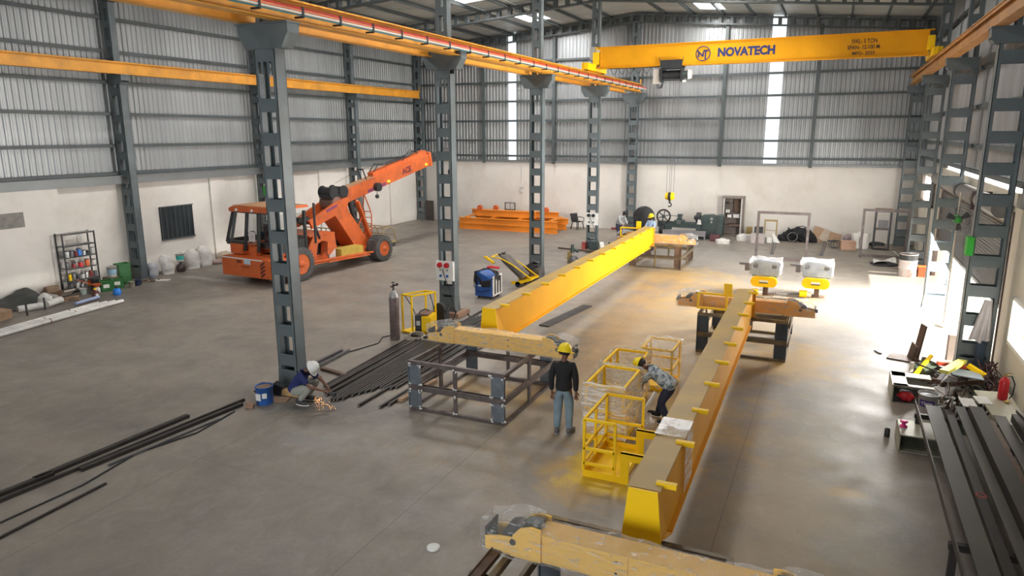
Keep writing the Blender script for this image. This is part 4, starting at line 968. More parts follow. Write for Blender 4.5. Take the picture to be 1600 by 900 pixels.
# ------------------------------------------------------------------ small shared builders
def S(name, mb, mat, label, cat_, group=None): return solo(name, mb, mat, label, cat_, group=group, world=True)
def pail(name, x, y, r, h, mat, label, z=0, cat_='bucket', fill=None, band=None, top=1.12, handle=True, parentlabel=None):
    t = T(name, label, cat_, (x, y, z))
    m = MB(); m.lathe([(r*.94, 0), (r*.96, .01), (r*top, h), (r*top+.008, h), (r*top+.008, h-.02), (r*top-.006, h), (r*.9, .02)], (0, 0, 0), 20); obj('pail_body', m, mat, t)
    if fill: m = MB(); m.lathe([(r*top-.01, h*.93), (0, h*.96)], (0, 0, 0), 18); obj('contents', m, fill, t)
    if band: m = MB(); m.lathe([(r*1.0+.004, h*.25), (r*1.06+.004, h*.72)], (0, 0, 0), 20, cap=False); obj('paper_label', m, band, t)
    if handle: m = MB(); m.path([(r*top*math.cos(a), r*top*.25*0+.02+r*.5*math.sin(a)*.3, h-.03+r*.45*math.sin(a)) for a in [PI*k/8 for k in range(9)]], .005, 5); obj('handle', m, MILL, t)
    return t
# ------------------------------------------------------------------ left wall: shelf rack with tins
sh = T('steel_rack', 'open grey steel shelf rack with paint tins against the left wall', 'shelf rack', (-13.0, -22.05, 0))
for x, y in ((-13.18, -22.62), (-12.84, -22.62), (-13.18, -21.52), (-12.84, -21.52)):
    m = MB(); m.bb(x-.018, x+.018, y-.018, y+.018, 0, 2.0); obj('upright', m, BLKM, sh, True)
SHZ = (.12, .42, .82, 1.2, 1.58, 1.97)
for z in SHZ:
    m = MB(); m.bb(-13.19, -12.83, -22.62, -21.52, z-.015, z+.01); m.bb(-12.84, -12.83, -22.62, -21.52, z-.03, z+.01); obj('shelf_board', m, pm('grey_shelf', (.3, .3, .29), .5, .2, .15, 4), sh, True)
TC = {'white': OFFW, 'grey': MILL, 'blue': BLUEL, 'red': RED, 'orange': ORG, 'yellow': YELB, 'black': BLKM, 'dark red': pm('dark_red_tin', (.22, .02, .02), .4), 'silver': ALU, 'teal': pm('teal_tin', (.04, .3, .35), .4)}
rows = [(4, 0, ['white', 'grey', 'dark red', 'blue', 'silver', 'black', 'white']), (3, 0, ['grey', 'dark red', 'red', 'orange', 'white']), (1, 0, ['yellow', 'grey', 'black', 'white', 'silver', 'dark red', 'grey']), (0, 0, ['grey', 'white', 'silver', 'orange', 'black'])]
SHN = {4: 'third shelf from the top', 3: 'fourth shelf from the top', 1: 'second shelf from the bottom', 0: 'bottom shelf'}
rnd = random.Random(5)
for si, _, cs in rows:
    z = SHZ[{4: 3, 3: 2, 1: 1, 0: 0}[si]]+.01; n = len(cs); seen = {}
    for k, c in enumerate(cs):
        y = -22.5+.9*k/(n-1)+.02; r = rnd.uniform(.05, .075); h = rnd.uniform(.13, .23) if si else .22
        seen[c] = seen.get(c, 0)+1; more = cs.count(c) > 1
        lab = '%s paint tin on the %s of the steel rack' % (c, SHN[si]) + (', %s one' % ('left' if seen[c] == 1 else 'right') if more else '')
        t = T('paint_tin', lab, 'tin', (-12.95+rnd.uniform(-.04, .04), y, z), 0, 'paint tins on the steel rack')
        m = MB(); m.lathe([(r, 0), (r, h), (r-.006, h), (r-.01, h-.008), (0, h-.008)], n=14); obj('tin_body', m, TC[c], t)
        m = MB(); m.lathe([(r+.003, h-.012), (r+.003, h+.006), (r-.012, h+.004)], n=14); m.lathe([(r-.012, h-.002), (0, h-.002)], n=14); obj('lid', m, MILL, t)
# green crates and buckets by the column
def crate(x, y, z, rz, label, paper=True, d=(.34, .36, .36)):
    t = T('green_crate', label, 'crate', (x, y, z), rz)
    m = MB(); a, b, c = d
    m.box((0, 0, .01), (a, b, .02))
    for s in (-1, 1): m.box((s*(a/2-.008), 0, c/2), (.016, b, c)); m.box((0, s*(b/2-.008), c/2), (a, .016, c))
    m.box((0, -b/2-.01, c-.02), (a+.03, .02, .04)); m.box((0, b/2+.01, c-.02), (a+.03, .02, .04)); m.box((a/2+.01, 0, c-.02), (.02, b+.04, .04)); m.box((-a/2-.01, 0, c-.02), (.02, b+.04, .04)); obj('crate_body', m, GRN, t)
    if paper: m = MB(); m.box((a/2+.003, -.02, c*.5), (.006, b*.5, .12)); obj('paper_label', m, WHITE, t)
    return t
crate(-12.25, -21.72, 0, -.5, 'green plastic crate with white paper label, left of the two on the floor')
crate(-12.35, -21.25, 0, -.5, 'green plastic crate with white paper label, right of the two on the floor')
crate(-12.72, -20.72, .0, -.2, 'tall green crate with yellow rim beside the left wall column', paper=False, d=(.36, .4, .74))
pail('plastic_pail', -12.62, -21.2, .14, .36, OFFW, 'grey and pale blue pail stacked behind the green crates', z=.36, band=pm('sky_band', (.35, .55, .68), .5), fill=BLKM)
ob_ = MB(); ob_.bb(-12.85, -12.45, -21.42, -21.0, 0, .35); S('dark_box', ob_, BRN, 'dark box under the pale blue pail behind the green crates', 'box')
pail('plastic_pail', -12.72, -21.75, .13, .4, pm('grey_pail', (.12, .12, .12), .5), 'dark grey pail behind the left green crate', z=.0)
pail('plastic_pail', -12.42, -22.42, .10, .2, OFFW, 'small white pail on the floor in front of the steel rack', band=pm('greenish_band', (.4, .55, .45), .5))
t = T('funnel_jug', 'orange funnel jug with white label left of the green crates', 'jug', (-12.2, -22.1, 0))
m = MB(); m.lathe([(.08, 0), (.10, .02), (.10, .16), (.05, .2)], n=16); obj('jug_body', m, OFFW, t); m = MB(); m.lathe([(.05, .2), (.16, .3), (.165, .31), (.14, .3)], n=16); m.bar((-.1, -.1, .3), (-.35, -.42, .5), .03, .02); obj('funnel', m, ORG, t)
t = T('brown_bottle', 'brown plastic bottle with yellow cap standing before the crates', 'bottle', (-11.45, -22.68, 0))
m = MB(); m.lathe([(.10, 0), (.11, .02), (.11, .22), (.05, .28), (.04, .3)], n=18); obj('bottle_body', m, pm('brown_plastic', (.11, .03, .02), .3), t); m = MB(); m.lathe([(.045, .3), (.045, .34), (0, .34)], n=12); obj('cap', m, YELB, t); m = MB(); m.box((.105, -.02, .13), (.02, .08, .1)); obj('paper_label', m, OFFW, t)
t = T('blue_can', 'bright blue jerry can with dark cap in front of the green crates', 'can', (-11.35, -22.0, 0))
m = MB(); m.lathe([(.11, 0), (.12, .03), (.12, .16), (.08, .21), (.05, .22)], n=18); obj('can_body', m, BLUEL, t); m = MB(); m.lathe([(.05, .22), (.05, .26), (0, .26)], n=12); m.torus((0, 0, .25), .06, .012, RX90, 12, 6, 0, PI); obj('cap', m, BLKM, t)
pail('paint_tin', -11.95, -21.0, .09, .2, pm('khaki_tin', (.35, .33, .25), .5), 'khaki tin right of the green crates', cat_='tin', handle=False)
pail('paint_tin', -12.0, -20.72, .10, .2, pm('navy_tin', (.03, .05, .12), .4), 'navy blue tin lying nearest the left wall column foot', cat_='tin', handle=False)
for k in range(12):
    m = MB(); m.ell((0, 0, .03), (rnd.uniform(.03, .09), rnd.uniform(.03, .06), .035), 8, 6, rotm(0, 0, rnd.uniform(0, 3)), .4, k)
    solo('metal_scrap', m, [RUST, BRN, MILL, CARD][k % 4], 'small scrap piece strewn on the floor between the green crates and the blue-white bag', 'scrap', (-12.35+rnd.uniform(-.25, .3), -20.35+rnd.uniform(-.35, .75), 0), 0, 'scrap pieces by the left wall')
# sacks
def sack(x, y, rz, d, mat, label, seed, lean=.0, name='sack', z=0, neck=True):
    m = MB(); a, b, h = d
    def P(u, v):
        t = 2*PI*u; zz = v; w_ = (1-.12*abs(2*zz-1)**2) if zz < .7 else (1-.12*.16)*(1-((zz-.7)/.3)**1.6*.72)
        q = Vector((math.cos(t)*a/2*w_, math.sin(t)*b/2*w_, zz*h))
        q += Vector((noise.noise(q*6+Vector((seed, 0, 0))), noise.noise(q*6+Vector((0, seed, 5))), .5*noise.noise(q*5+Vector((3, 1, seed)))))*.16*min(a, h)
        q.x += lean*zz*zz*h; q.z = max(q.z, 0) if v > 0 else 0
        return q
    m.sheet(P, 20, 12)
    m.add([P(u/20, 1) for u in range(20)], [tuple(range(20))]); m.add([P(u/20, 0) for u in range(20)], [tuple(range(20))[::-1]])
    return solo(name, m, mat, label, 'sack', (x, y, z), rz)
sack(-12.93, -19.35, 0, (.36, .42, .5), pm('blue_white_bag', (.55, .55, .58), .5, 0, .1, 4, dirt=(.03, .14, .42), dirt_amt=.9, dscale=4), 'blue and white printed bag beside the left wall column', 11)
sack(-12.85, -18.75, 0, (.42, .5, .72), SACK, 'slumped white sack leaning on the wall beside the blue and white bag', 12, -.25)
sack(-12.92, -17.55, 0, (.5, .62, .74), SACK, 'white woven sack under the barred window, left of the two', 13, -.15)
sack(-12.92, -16.95, 0, (.48, .62, .8), SACK, 'white woven sack under the barred window, right of the two', 14, -.15)
sack(-12.95, -15.95, 0, (.5, .7, .42), SACKB, 'brown bundle on the floor behind the front bumper of the mobile crane', 15)
m = MB(); m.ell((-12.85, -16.35, .08), (.22, .35, .1), 12, 7, None, .5, 3); S('rag_heap', m, pm('pinkish_rag', (.45, .33, .3), .9, 0, .3, 8), 'pinkish rags on the floor beside the brown bundle', 'rags')
t = T('gas_canister', 'dark round gas canister on the floor with a teal bucket on top', 'gas canister', (-12.72, -18.3, 0))
m = MB(); m.lathe([(.12, 0), (.16, .04), (.17, .16), (.13, .27), (.06, .31)], n=18); obj('canister_body', m, pm('maroon_black', (.05, .035, .035), .4), t); m = MB(); m.tube((0, 0, .3), (0, 0, .4), .03, n=10); m.torus((0, 0, .37), .07, .01); obj('valve_collar', m, BLKM, t)
pail('plastic_pail', -12.72, -18.3, .13, .32, OFFW, 'white bucket with teal label balanced on the dark gas canister', z=.4, band=pm('teal_label', (.05, .5, .45), .5))
m = MB(); m.box((-12.0, -19.75, .008), (.5, .3, .012), rotm(0, 0, .5)); S('paper_sheet', m, WHITE, 'white sheet of paper on the floor near the left wall column', 'paper')
# heap at the left edge
tp = MB(); tp.sheet(lambda u, v: Vector((-13.1+1.0*v, -25.6+1.9*u, .42*(1-v)**.7*(.75+.25*math.sin(u*9))+.05*noise.noise(Vector((u*9, v*6, 2)))+.03)), 22, 10); S('tarpaulin_heap', tp, pm('black_tarp', (.05, .053, .05), .7, 0, .2, 5, bump=.5, bscale=9), 'black tarpaulin heap against the left wall at the picture edge', 'tarpaulin')
sack(-11.9, -24.0, .2, (.38, .38, .42), OFFW, 'open white bucket-shaped bag beside the black tarpaulin', 21)
sack(-12.2, -23.62, .2, (.4, .35, .28), pm('pale_grey_bag', (.36, .35, .32), .8, 0, .2, 6), 'pale grey bag right of the open white bag', 22)
m = MB(); m.tube((-11.85, -24.85, .1), (-11.7, -24.2, .1), .1, n=14); S('white_roll', m, OFFW, 'white roll lying before the tarpaulin heap, left one', 'roll')
m = MB(); m.tube((-11.7, -24.1, .1), (-11.85, -23.55, .12), .11, n=14); S('white_roll', m, OFFW, 'white roll lying before the tarpaulin heap, right one', 'roll')
m = MB(); m.box((-11.5, -25.7, .14), (.5, .7, .28), rotm(0, .1, .3)); S('brown_carton', m, CARD, 'brown carton at the left picture edge before the tarpaulin', 'carton')
for x, y in ((-11.25, -24.95), (-11.45, -24.3)): m = MB(); m.bb(x-.02, x+.02, y-.02, y+.02, 0, .38); S('dark_stake', m, BLKM, 'dark upright stake among the white rolls, %s one' % ('left' if y < -24.6 else 'right'), 'stake')
m = MB(); m.bb(-13.15, -12.8, -23.35, -22.85, 0, .2); m.prism([(-13.13, .2), (-12.85, .2), (-12.9, .34), (-13.05, .36)], 'y', -23.3, -22.9); S('brown_box', m, BRN, 'brown box leaning on the thick wall left of the steel rack', 'box')
m = MB(); m.box((-12.6, -22.85, .12), (.05, .42, .3), rotm(0, .9, .2)); S('board_piece', m, pm('pale_board', (.45, .4, .34), .8), 'pale board leaning by the foot of the steel rack', 'board')
for k, (x, y, a) in enumerate(((-12.1, -23.2, .5), (-12.0, -23.5, 1.0), (-12.25, -22.95, 1.5), (-11.9, -23.1, .2))):
    m = MB(); m.box((0, 0, .03), (.45, .08, .05)); solo('wood_piece', m, CARD, 'light wooden offcut on the floor left of the steel rack', 'wood', (x, y, .0), a, 'wooden offcuts')
for k in range(4):
    m = MB(); o_ = .16*k; m.tube((-9.5-.13*k, -27.2, .06), (-10.16-.13*k, -22.7-.18*k, .06), .055, n=12); t = T('wrapped_pipe', 'long white plastic-wrapped pipe on the floor along the left side, %s' % ('nearest the hall middle', 'second from the hall middle', 'third from the hall middle', 'nearest the wall')[k], 'pipe', (-10-o_, -24.8, 0))
    obj('pipe_body', m, OFFW, t, True); m = MB(); yy = -24.3 if k % 2 else -25.2; m.torus((-9.5-.13*k-.66*(yy+27.2)/4.5, yy, .06), .06, .010, RX90, 16, 6); obj('tape_band', m, pm('brown_tape', (.25, .06, .04), .5), t, True)
m = MB(); m.tube((-11.1, -23.6, .07), (-11.2, -22.75, .1), .05, n=10); S('blue_wrapped_tube', m, pm('pale_blue_wrap', (.35, .42, .62), .5, 0, .15), 'pale blue wrapped tube behind the white pipes', 'tube')
# wall fittings
m = MB(); m.path([(-13.32, -13.6, 3.75), (-13.32, -13.45, 3.72), (-13.32, -13.42, .9)], .022, 8); S('conduit_pipe', m, WHITE, 'white conduit pipe on the left wall by the mobile crane cab', 'pipe')
m = MB(); m.path([(-13.3, -7.3, 3.75), (-13.3, -7.05, 3.72), (-13.3, -7.02, .9)], .022, 8); S('conduit_pipe', m, WHITE, 'white conduit pipe on the left wall behind the crane boom', 'pipe')
m = MB(); m.bb(-12.9, -12.7, -13.5, -13.25, 2.55, 2.95); S('green_fan_box', m, GRNB, 'bright green box fixed on the left wall column behind the crane cab', 'box')
m = MB(); m.bb(-12.75, -12.2, -.32, -.26, 0, 1.2); S('dark_sheet', m, pm('dark_brown_panel', (.06, .05, .045), .5), 'dark metal panel standing in the far left corner', 'panel')
# olive frames behind the mobile crane
t = T('railing_frame', 'dusty olive railing frame standing behind the mobile crane', 'railing', (-10.6, -12.2, 0))
for k in range(9): m = MB(); m.bb(-11.8+.28*k, -11.77+.28*k, -12.2, -12.17, 0, 1.05); obj('baluster', m, OLV, t, True)
for z in (.2, .6, 1.05): m = MB(); m.bb(-11.8, -9.5, -12.2, -12.17, z-.02, z+.02); obj('rail', m, OLV, t, True)
for x in (-11.8, -9.56):
    m = MB(); m.bar((x, -12.18, 1.0), (x, -11.3, .02), .04, .04); obj('brace', m, OLV, t, True)

# ------------------------------------------------------------------ bars on the floor, left centre
def barobj(p, q, w_, h, mat, label, cat_='steel bar', group=None, name='steel_bar'):
    m = MB(); m.bar(p, q, w_, h); return S(name, m, mat, label, cat_, group)
DK = pm('dark_bar_steel', (.055, .048, .045), .45, .5, .3, 3)
barobj((-.98, -34.0, .03), (-.74, -30.95, .03), .09, .06, DK, 'dark steel bar on the floor at the left edge, outermost')
barobj((-.80, -31.2, .03), (-.70, -28.45, .03), .10, .06, DK, 'dark steel bar running from mid-left toward the blue drum, outermost')
barobj((-.72, -34.0, .03), (-.36, -27.4, .03), .05, .05, DK, 'long thin dark steel bar of the floor line, longest one')
barobj((-.45, -30.7, .03), (-.22, -27.6, .03), .08, .06, DK, 'dark steel bar beside the longest bar, its end by the blue drum')
barobj((-.22, -30.4, .02), (-.06, -28.3, .02), .04, .03, MILL, 'thin grey flat bar right of the floor line of bars')
barobj((.50, -34.0, .02), (.30, -30.82, .02), .035, .03, DK, 'single thin dark rod on the floor near the lower left corner')
barobj((-.5, -26.0, .04), (-.62, -24.0, .04), .07, .06, MILL, 'short steel angle behind the nearest column, left one')
barobj((-.32, -25.6, .04), (-.45, -23.95, .04), .06, .06, MILL, 'short steel angle behind the nearest column, right one')
barobj((-.18, -25.27, .03), (.62, -25.42, .03), .10, .06, RUST, 'dark timber lying behind the head of the squatting worker')
m = MB(); m.path([(-.2, -34, .015), (.0, -32.2, .015), (.02, -31, .015), (-.2, -29.9, .015), (.05, -28.9, .015), (-.1, -27.9, .015)], .014, 6); S('floor_cable', m, BLK, 'thin black cable snaking beside the long bars on the left floor', 'cable')
m = MB(); m.path([(-.5, -26.2, .03), (-.6, -24.6, .02), (-.35, -23.7, .015), (-.2, -23.1, .015), (-.42, -22.6, .015), (-.3, -22.35, .015), (-.16, -22.6, .03)], .013, 6); S('floor_cable', m, BLK, 'thin black cable curving from the nearest column to the gas cylinder', 'cable')
rnd = random.Random(11)
GB = 'steel square tubes lying in the middle'
for k in range(19):
    x0 = .60+.062*k; y0 = (-26.15-.05*k if k < 12 else -26.6+.1*(k-12)*1.3)+rnd.uniform(-.1, .1)
    t = T('square_tube', 'long dark square tube in the bundle the squatting worker is cutting', 'steel tube', (x0, y0, 0), 0, GB)
    y1 = (-20.9+rnd.uniform(-.4, .5)) if k < 9 else -19.4+rnd.uniform(-.5, .9); m = MB(); m.bar((x0, y0, .03+(.05 if k in (4, 7) else 0)), (x0-.52*(y1-y0)/6.3+.03*k*.6, y1, .03), .048, .048); obj('tube_body', m, DK, t, True)
    m = MB(); m.bar((x0, y0-.004, .03), (x0, y0, .03), .04, .04); obj('cut_end', m, ALU, t, True)
for k, (x0, y0) in enumerate(((1.80, -25.75), (1.87, -25.6), (1.95, -25.7), (2.02, -25.6), (1.9, -26.72), (2.33, -26.62), (2.42, -26.45))):
    t = T('square_tube', ('dark square tube of the short group in the middle of the bundle', 'single dark square tube sticking out in front of the bundle', 'dark square tube ending beside the corner of the rusty stand')[0 if k < 4 else 1 if k == 4 else 2], 'steel tube', (x0, y0, 0), 0, GB)
    y1 = -18.4+rnd.uniform(-.6, .8); m = MB(); m.bar((x0, y0, .03), (x0-.12*(y1-y0)/7, y1, .03), .05, .05); obj('tube_body', m, DK, t, True)
    m = MB(); m.bar((x0, y0-.004, .03), (x0, y0, .03), .04, .04); obj('cut_end', m, ALU, t, True)
for k in range(2): barobj((2.14+.0*k, -24.4+3.0*k, .02), (2.08-.06*k, -21.6+3.2*k, .02), .11, .03, DK, 'dark flat bar lying among the square tubes in the middle', 'flat bar', GB, 'flat_bar')
barobj((3.0, -19.9, .02), (3.35, -17.2, .02), .3, .03, DK, 'dark plate strip under the left girder', 'steel strip')
m = MB(); m.bar((2.5, -26.2, .04), (2.55, -24.9, .04), .1, .06); S('wood_block', m, CARD, 'light wooden block beside the left corner of the rusty stand', 'wood')

# blue drum, tools and junk at the nearest column foot
t = pail('blue_drum', .09, -27.3, .17, .36, BLUE, 'blue paint drum with white label on the floor left of the squatting worker', cat_='drum', top=1.0, fill=BRN, handle=True)
m = MB(); m.box((.0, -.172, .17), (.12, .01, .14)); obj('white_label', m, WHITE, t); m = MB(); m.box((.12, -.128, .2), (.09, .01, .1), rotm(0, 0, .75)); obj('white_mark', m, WHITE, t)
def junk(specs):
    for nme, c, d, r, mat, lab, cat_ in specs: m = MB(); m.box((0, 0, 0), d, rotm(*r)); m2 = MB(); m2.v = [p+Vector(c) for p in m.v]; m2.f = m.f; m2.sm = m.sm; m2.mi = m.mi; S(nme, m2, mat, lab, cat_)
junk([('wood_block', (.28, -26.78, .06), (.42, .16, .11), (0, 0, .1), pm('raw_wood', (.5, .32, .14), .8, 0, .2, 6), 'pale wooden block at the foot of the nearest column', 'wood'),
      ('black_tool_box', (.0, -26.82, .12), (.22, .18, .2), (0, .3, .3), BLKM, 'small black machine beside the foot of the nearest column', 'tool'),
      ('cardboard_sheet', (.2, -27.12, .012), (.5, .28, .02), (0, 0, .4), BRN, 'flat brown board on the floor between the drum and the worker', 'board'),
      ('stone_block', (.02, -27.62, .05), (.14, .1, .1), (0, .2, .4), CONC, 'small stone block in front of the blue drum', 'block')])
m = MB(); rnd = random.Random(4)
pts = [Vector((-.25+rnd.uniform(-.2, .3), -26.9+rnd.uniform(-.25, .25), .03+rnd.uniform(0, .18))) for _ in range(26)]; m.path(pts, .014, 6); S('tangled_cable', m, BLK, 'tangle of black cable behind the blue drum', 'cable')
for k in range(4): barobj((-.45+.1*k, -26.9+.1*k, .03), (-.12+.1*k, -26.1+.12*k, .05), .05, .03, RUST, 'rusty flat offcut on the floor left of the nearest column', 'offcut', 'offcuts by the nearest column', 'steel_offcut')
m = MB(); m.lathe([(.085, 0), (.085, .02), (.07, .028), (0, .03)], n=24); solo('round_lid', m, WHITE, 'round white lid lying alone on the floor in the foreground', 'lid', (5.67, -30.21, 0))

# gas cylinder and welding trolley
t = T('gas_cylinder', 'tall brown gas cylinder standing left of the yellow welding trolley', 'gas cylinder', (-.02, -22.6, 0))
m = MB(); m.lathe([(.10, 0), (.125, .03), (.125, 1.1), (.11, 1.2), (.06, 1.28), (.035, 1.3), (.035, 1.34)], n=24); obj('cylinder_body', m, CYL, t)
m = MB(); m.lathe([(.12, 1.12), (.108, 1.2), (.06, 1.285), (.04, 1.3)], n=24); 
for p in m.v: p.x *= 1.02; p.y *= 1.02
obj('shoulder', m, pm('silver_paint', (.42, .41, .4), .4, .4), t)
m = MB(); m.tube((0, 0, 1.32), (0, 0, 1.46), .025, n=10); m.tube((0, 0, 1.42), (.09, 0, 1.44), .02, n=8); m.torus((0, 0, 1.5), .04, .01); m.tube((.1, 0, 1.46), (.12, .03, 1.46), .035, n=12); m.tube((0, 0, 1.4), (-.08, 0, 1.38), .02, n=8); obj('regulator', m, BLKM, t)
wt = T('welding_trolley', 'yellow angle-iron welding trolley frame beside the brown gas cylinder', 'trolley', (.05, -21.7, 0))
for x, y in ((-.2, -21.95), (.12, -22.0), (.12, -21.3), (.45, -21.35)): m = MB(); m.bb(x-.02, x+.02, y-.02, y+.02, .04, 1.05 if (x, y) != (.45, -21.35) else 1.05); obj('upright', m, YELB, wt, True)
for a, b in (((-.2, -21.95), (.12, -22.0)), ((-.2, -21.95), (.12, -21.3)), ((.12, -22.0), (.45, -21.35)), ((.12, -21.3), (.45, -21.35))): m = MB(); m.bar((*a, 1.03), (*b, 1.03), .04, .04); obj('top_bar', m, YELB, wt, True)
m = MB(); m.prism([(-.25, -22.0), (.5, -22.12), (.75, -21.5), (.1, -21.2)], 'z', .03, .07); obj('tray', m, YELB, wt, True)
wm = T('welding_machine', 'black and yellow welding machine sitting on the yellow trolley tray', 'welding machine', (.40, -21.85, .075), .25)
m = MB(); m.bb(-.02, .24, -.16, .34, .0, .44); m.bb(-.02, .24, -.18, -.16, .02, .42); obj('yellow_cover', m, YELB, wm)
m = MB(); m.bb(-.2, -.03, -.17, .3, .0, .46); obj('front_panel', m, BLKM, wm); m = MB(); m.bb(-.16, -.06, -.18, -.172, .2, .32); obj('display', m, OFFW, wm)
m = MB(); m.bb(-.12, .14, -.12, .3, .46, .5); obj('dusty_top', m, pm('brown_dust_top', (.24, .15, .11), .8), wm); m = MB(); m.path([(-.1, -.1, .46), (-.08, -.1, .56), (.0, .1, .58), (.08, .25, .5)], .015, 6); obj('handle', m, BLK, wm)
m = MB()
for k in range(4): m.torus((.42+.02*k, -22.42+.02*k, .04+.025*k), .22-.012*k, .022, rotm(.05*k, .08, 0), 26, 6)
for k in range(3): m.torus((.78+.02*k, -22.35, .04+.02*k), .17, .02, rotm(.04, .06*k, 0), 24, 6)
S('rope_coil', m, ROPE, 'coil of dusty pale rope on the floor before the welding trolley', 'rope')
wf = T('wire_feeder', 'black wire feeder with cables between the welding trolley and the second column', 'wire feeder', (.32, -20.75, 0))
m = MB(); m.bb(-.12, .12, -.15, .15, 0, .35); obj('feeder_body', m, BLKM, wf); m = MB(); m.tube((-.02, -.18, .45), (-.02, -.02, .45), .17, n=20); obj('wire_spool', m, BLK, wf)
m = MB(); m.path([(.1, -.1, .3), (.2, .1, .5), (.26, .3, .3), (.2, .2, .05), (.05, -.2, .02), (-.1, -.3, .02)], .02, 6); obj('cable', m, BLK, wf)
m = MB(); m.path([(-.15, -21.9, 1.0), (.05, -21.9, .75), (.1, -21.8, .5), (.2, -21.9, .52)], .012, 6); m.path([(.3, -21.4, 1.02), (.45, -21.5, .8), (.5, -21.5, .55)], .012, 6); S('trolley_cables', m, BLK, 'thin black cables hanging from the yellow trolley frame', 'cable')
# socket boards
def board(x, y, z, w_, h, label, c1, c2, name='socket_board'):
    t = T(name, label, 'socket board', (x, y, z)); m = MB(); m.bb(-w_/2, w_/2, -.09, 0, 0, h); obj('enclosure', m, WHITE, t)
    for k, s in enumerate((-1, 1)):
        m = MB(); m.tube((s*w_*.2-.03, -.16, h*.8), (s*w_*.2-.03, -.09, h*.8), .07, .08, n=16); obj('large_socket', m, c1, t)
        m = MB(); m.tube((s*w_*.19-.02, -.12, h*.24), (s*w_*.19-.02, -.09, h*.24), .035, .045, n=12); obj('small_socket', m, c2, t)
        m = MB(); m.bb(s*w_*.2-.04, s*w_*.2-.01, -.1, -.09, h*.5, h*.58); obj('breaker', m, BLKM, t)
    m = MB(); m.path([(-w_*.1, -.1, h*.62), (.0, -.14, h*.3), (.12, -.12, -.1), (.3, -.1, -.7), (.36, -.1, -z+.05)], .01, 6); obj('hanging_cable', m, BLK, t)
board(-.03, MY(2)-.15, 1.05, .56, .56, 'white socket board with two red and two blue sockets on the second column', RED, BLUE)
board(.02, MY(4)-.15, 1.1, .56, .55, 'white socket board with two black knobs on the fourth column', BLKM, MILL)
m = MB(); m.path([(.62, MY(2)-.1, .1), (.8, MY(2)-.2, .02), (1.0, MY(2)-.1, .02), (.85, MY(2)+.1, .02)], .02, 6); S('loose_cable', m, BLK, 'short black cable end on the floor right of the second column plinth', 'cable')

# blue welding rectifier
bw = T('blue_welder', 'blue welding rectifier on castors heaped with cables and a red clamp', 'welding machine', (.02, -17.3, 0), .02)
m = MB(); m.prism([(-.34, .08), (.28, .08), (.28, .62), (.1, .72), (-.28, .88), (-.34, .86)], 'y', -.3, .42); obj('blue_cabinet', m, BLUE, bw)
m = MB(); m.bb(.285, .30, -.28, .40, .1, .72); m.bb(.28, .285, -.3, .42, .08, .74); obj('side_grille', m, OFFW, bw)
for k in range(3): m = MB(); m.bb(.30, .306, -.2+.2*k, -.1+.2*k, .15, .7); obj('louver', m, BLKM, bw)
for x, y in ((-.25, -.22), (.2, -.22), (-.25, .32), (.2, .32)): m = MB(); m.tube((x-.02, y, .04), (x+.02, y, .04), .04, n=12); obj('castor', m, BLKM, bw)
m = MB(); m.ell((-.17, -.306, .42), (.08, .004, .03), 10, 4); obj('white_badge', m, WHITE, bw)
m = MB()
for k in range(6): m.path([(-.36+.02*k, -.32, .55-.02*k), (-.33, -.33, .82+.01*k), (-.1+.03*k, -.1, .95), (.15+.02*k, -.1+.05*k, .92-.02*k), (.33, -.1+.06*k, .75-.03*k), (.2, -.33, .62-.04*k), (-.05, -.34, .55-.03*k), (-.3, -.34, .8)], .022, 6)
m.path([(-.34, -.32, .8), (-.36, -.33, .4), (-.2, -.33, .2), (.2, -.33, .3)], .012, 6); obj('welding_cables', m, BLK, bw)
m = MB(); m.tube((.0, -.1, 1.0), (.34, .05, .96), .035, .025, n=10); m.tube((.0, .05, 1.0), (.3, .2, .95), .03, n=10); obj('red_clamp', m, RED, bw)
# cylinder cart with two grey cylinders tilted back
ct = T('cylinder_cart', 'yellow cylinder cart tilted on its wheels between the blue welder and the brown transformer', 'cart', (.2, -15.3, 0), 0)
m = MB(); m.prism([(-.15, .1), (.05, .08), (.62, .28), (.6, .36), (.05, .2), (-.15, .2)], 'y', -.32, -.29); m.prism([(-.15, .1), (.05, .08), (.62, .28), (.6, .36), (.05, .2), (-.15, .2)], 'y', .29, .32); m.bar((-.05, 0, .12), (.6, 0, .3), .6, .02); obj('cradle', m, YELB, ct)
m = MB(); m.path([(.55, -.28, .35), (-.1, -.28, .75), (-.55, -.28, .95), (-.95, -.25, .98)], .022, 8); m.path([(.55, .28, .35), (-.1, .28, .75), (-.55, .28, .95), (-.95, .25, .98)], .022, 8); m.tube((-.95, -.25, .98), (-.95, .25, .98), .022); m.prism([(-1.3, .95), (-.9, .72), (-.86, .76), (-1.2, .97)], 'y', -.2, -.1); obj('push_handle', m, YELB, ct)
for yy in (-.3, .3): m = MB(); m.tube((.1, yy-.02, .1), (.1, yy+.02, .1), .1, n=16); obj('cart_wheel', m, BLKM, ct)
for s, l in ((-1, 'front'), (1, 'rear')):
    gc = T('gas_cylinder', 'grey gas cylinder lying tilted on the yellow cart, %s one' % l, 'gas cylinder', (.45, -15.3+s*.14, .3))
    d = Vector((-.88, 0, .72)).normalized(); R = Vector((0, 0, 1)).rotation_difference(d).to_matrix()
    m = MB(); m.lathe([(.11, 0), (.135, .03), (.135, .9), (.11, 1.03), (.04, 1.12)], (0, 0, .02), 20, R); obj('cylinder_body', m, pm('grey_brown_cylinder', (.13, .115, .10), .5, .1, .2, 4), gc)
    m = MB(); m.tube(d*1.12, d*1.24, .035, n=10); m.tube(d*1.18, d*1.18+Vector((.08, 0, .06)), .025, n=8); obj('valve', m, BLKM, gc)
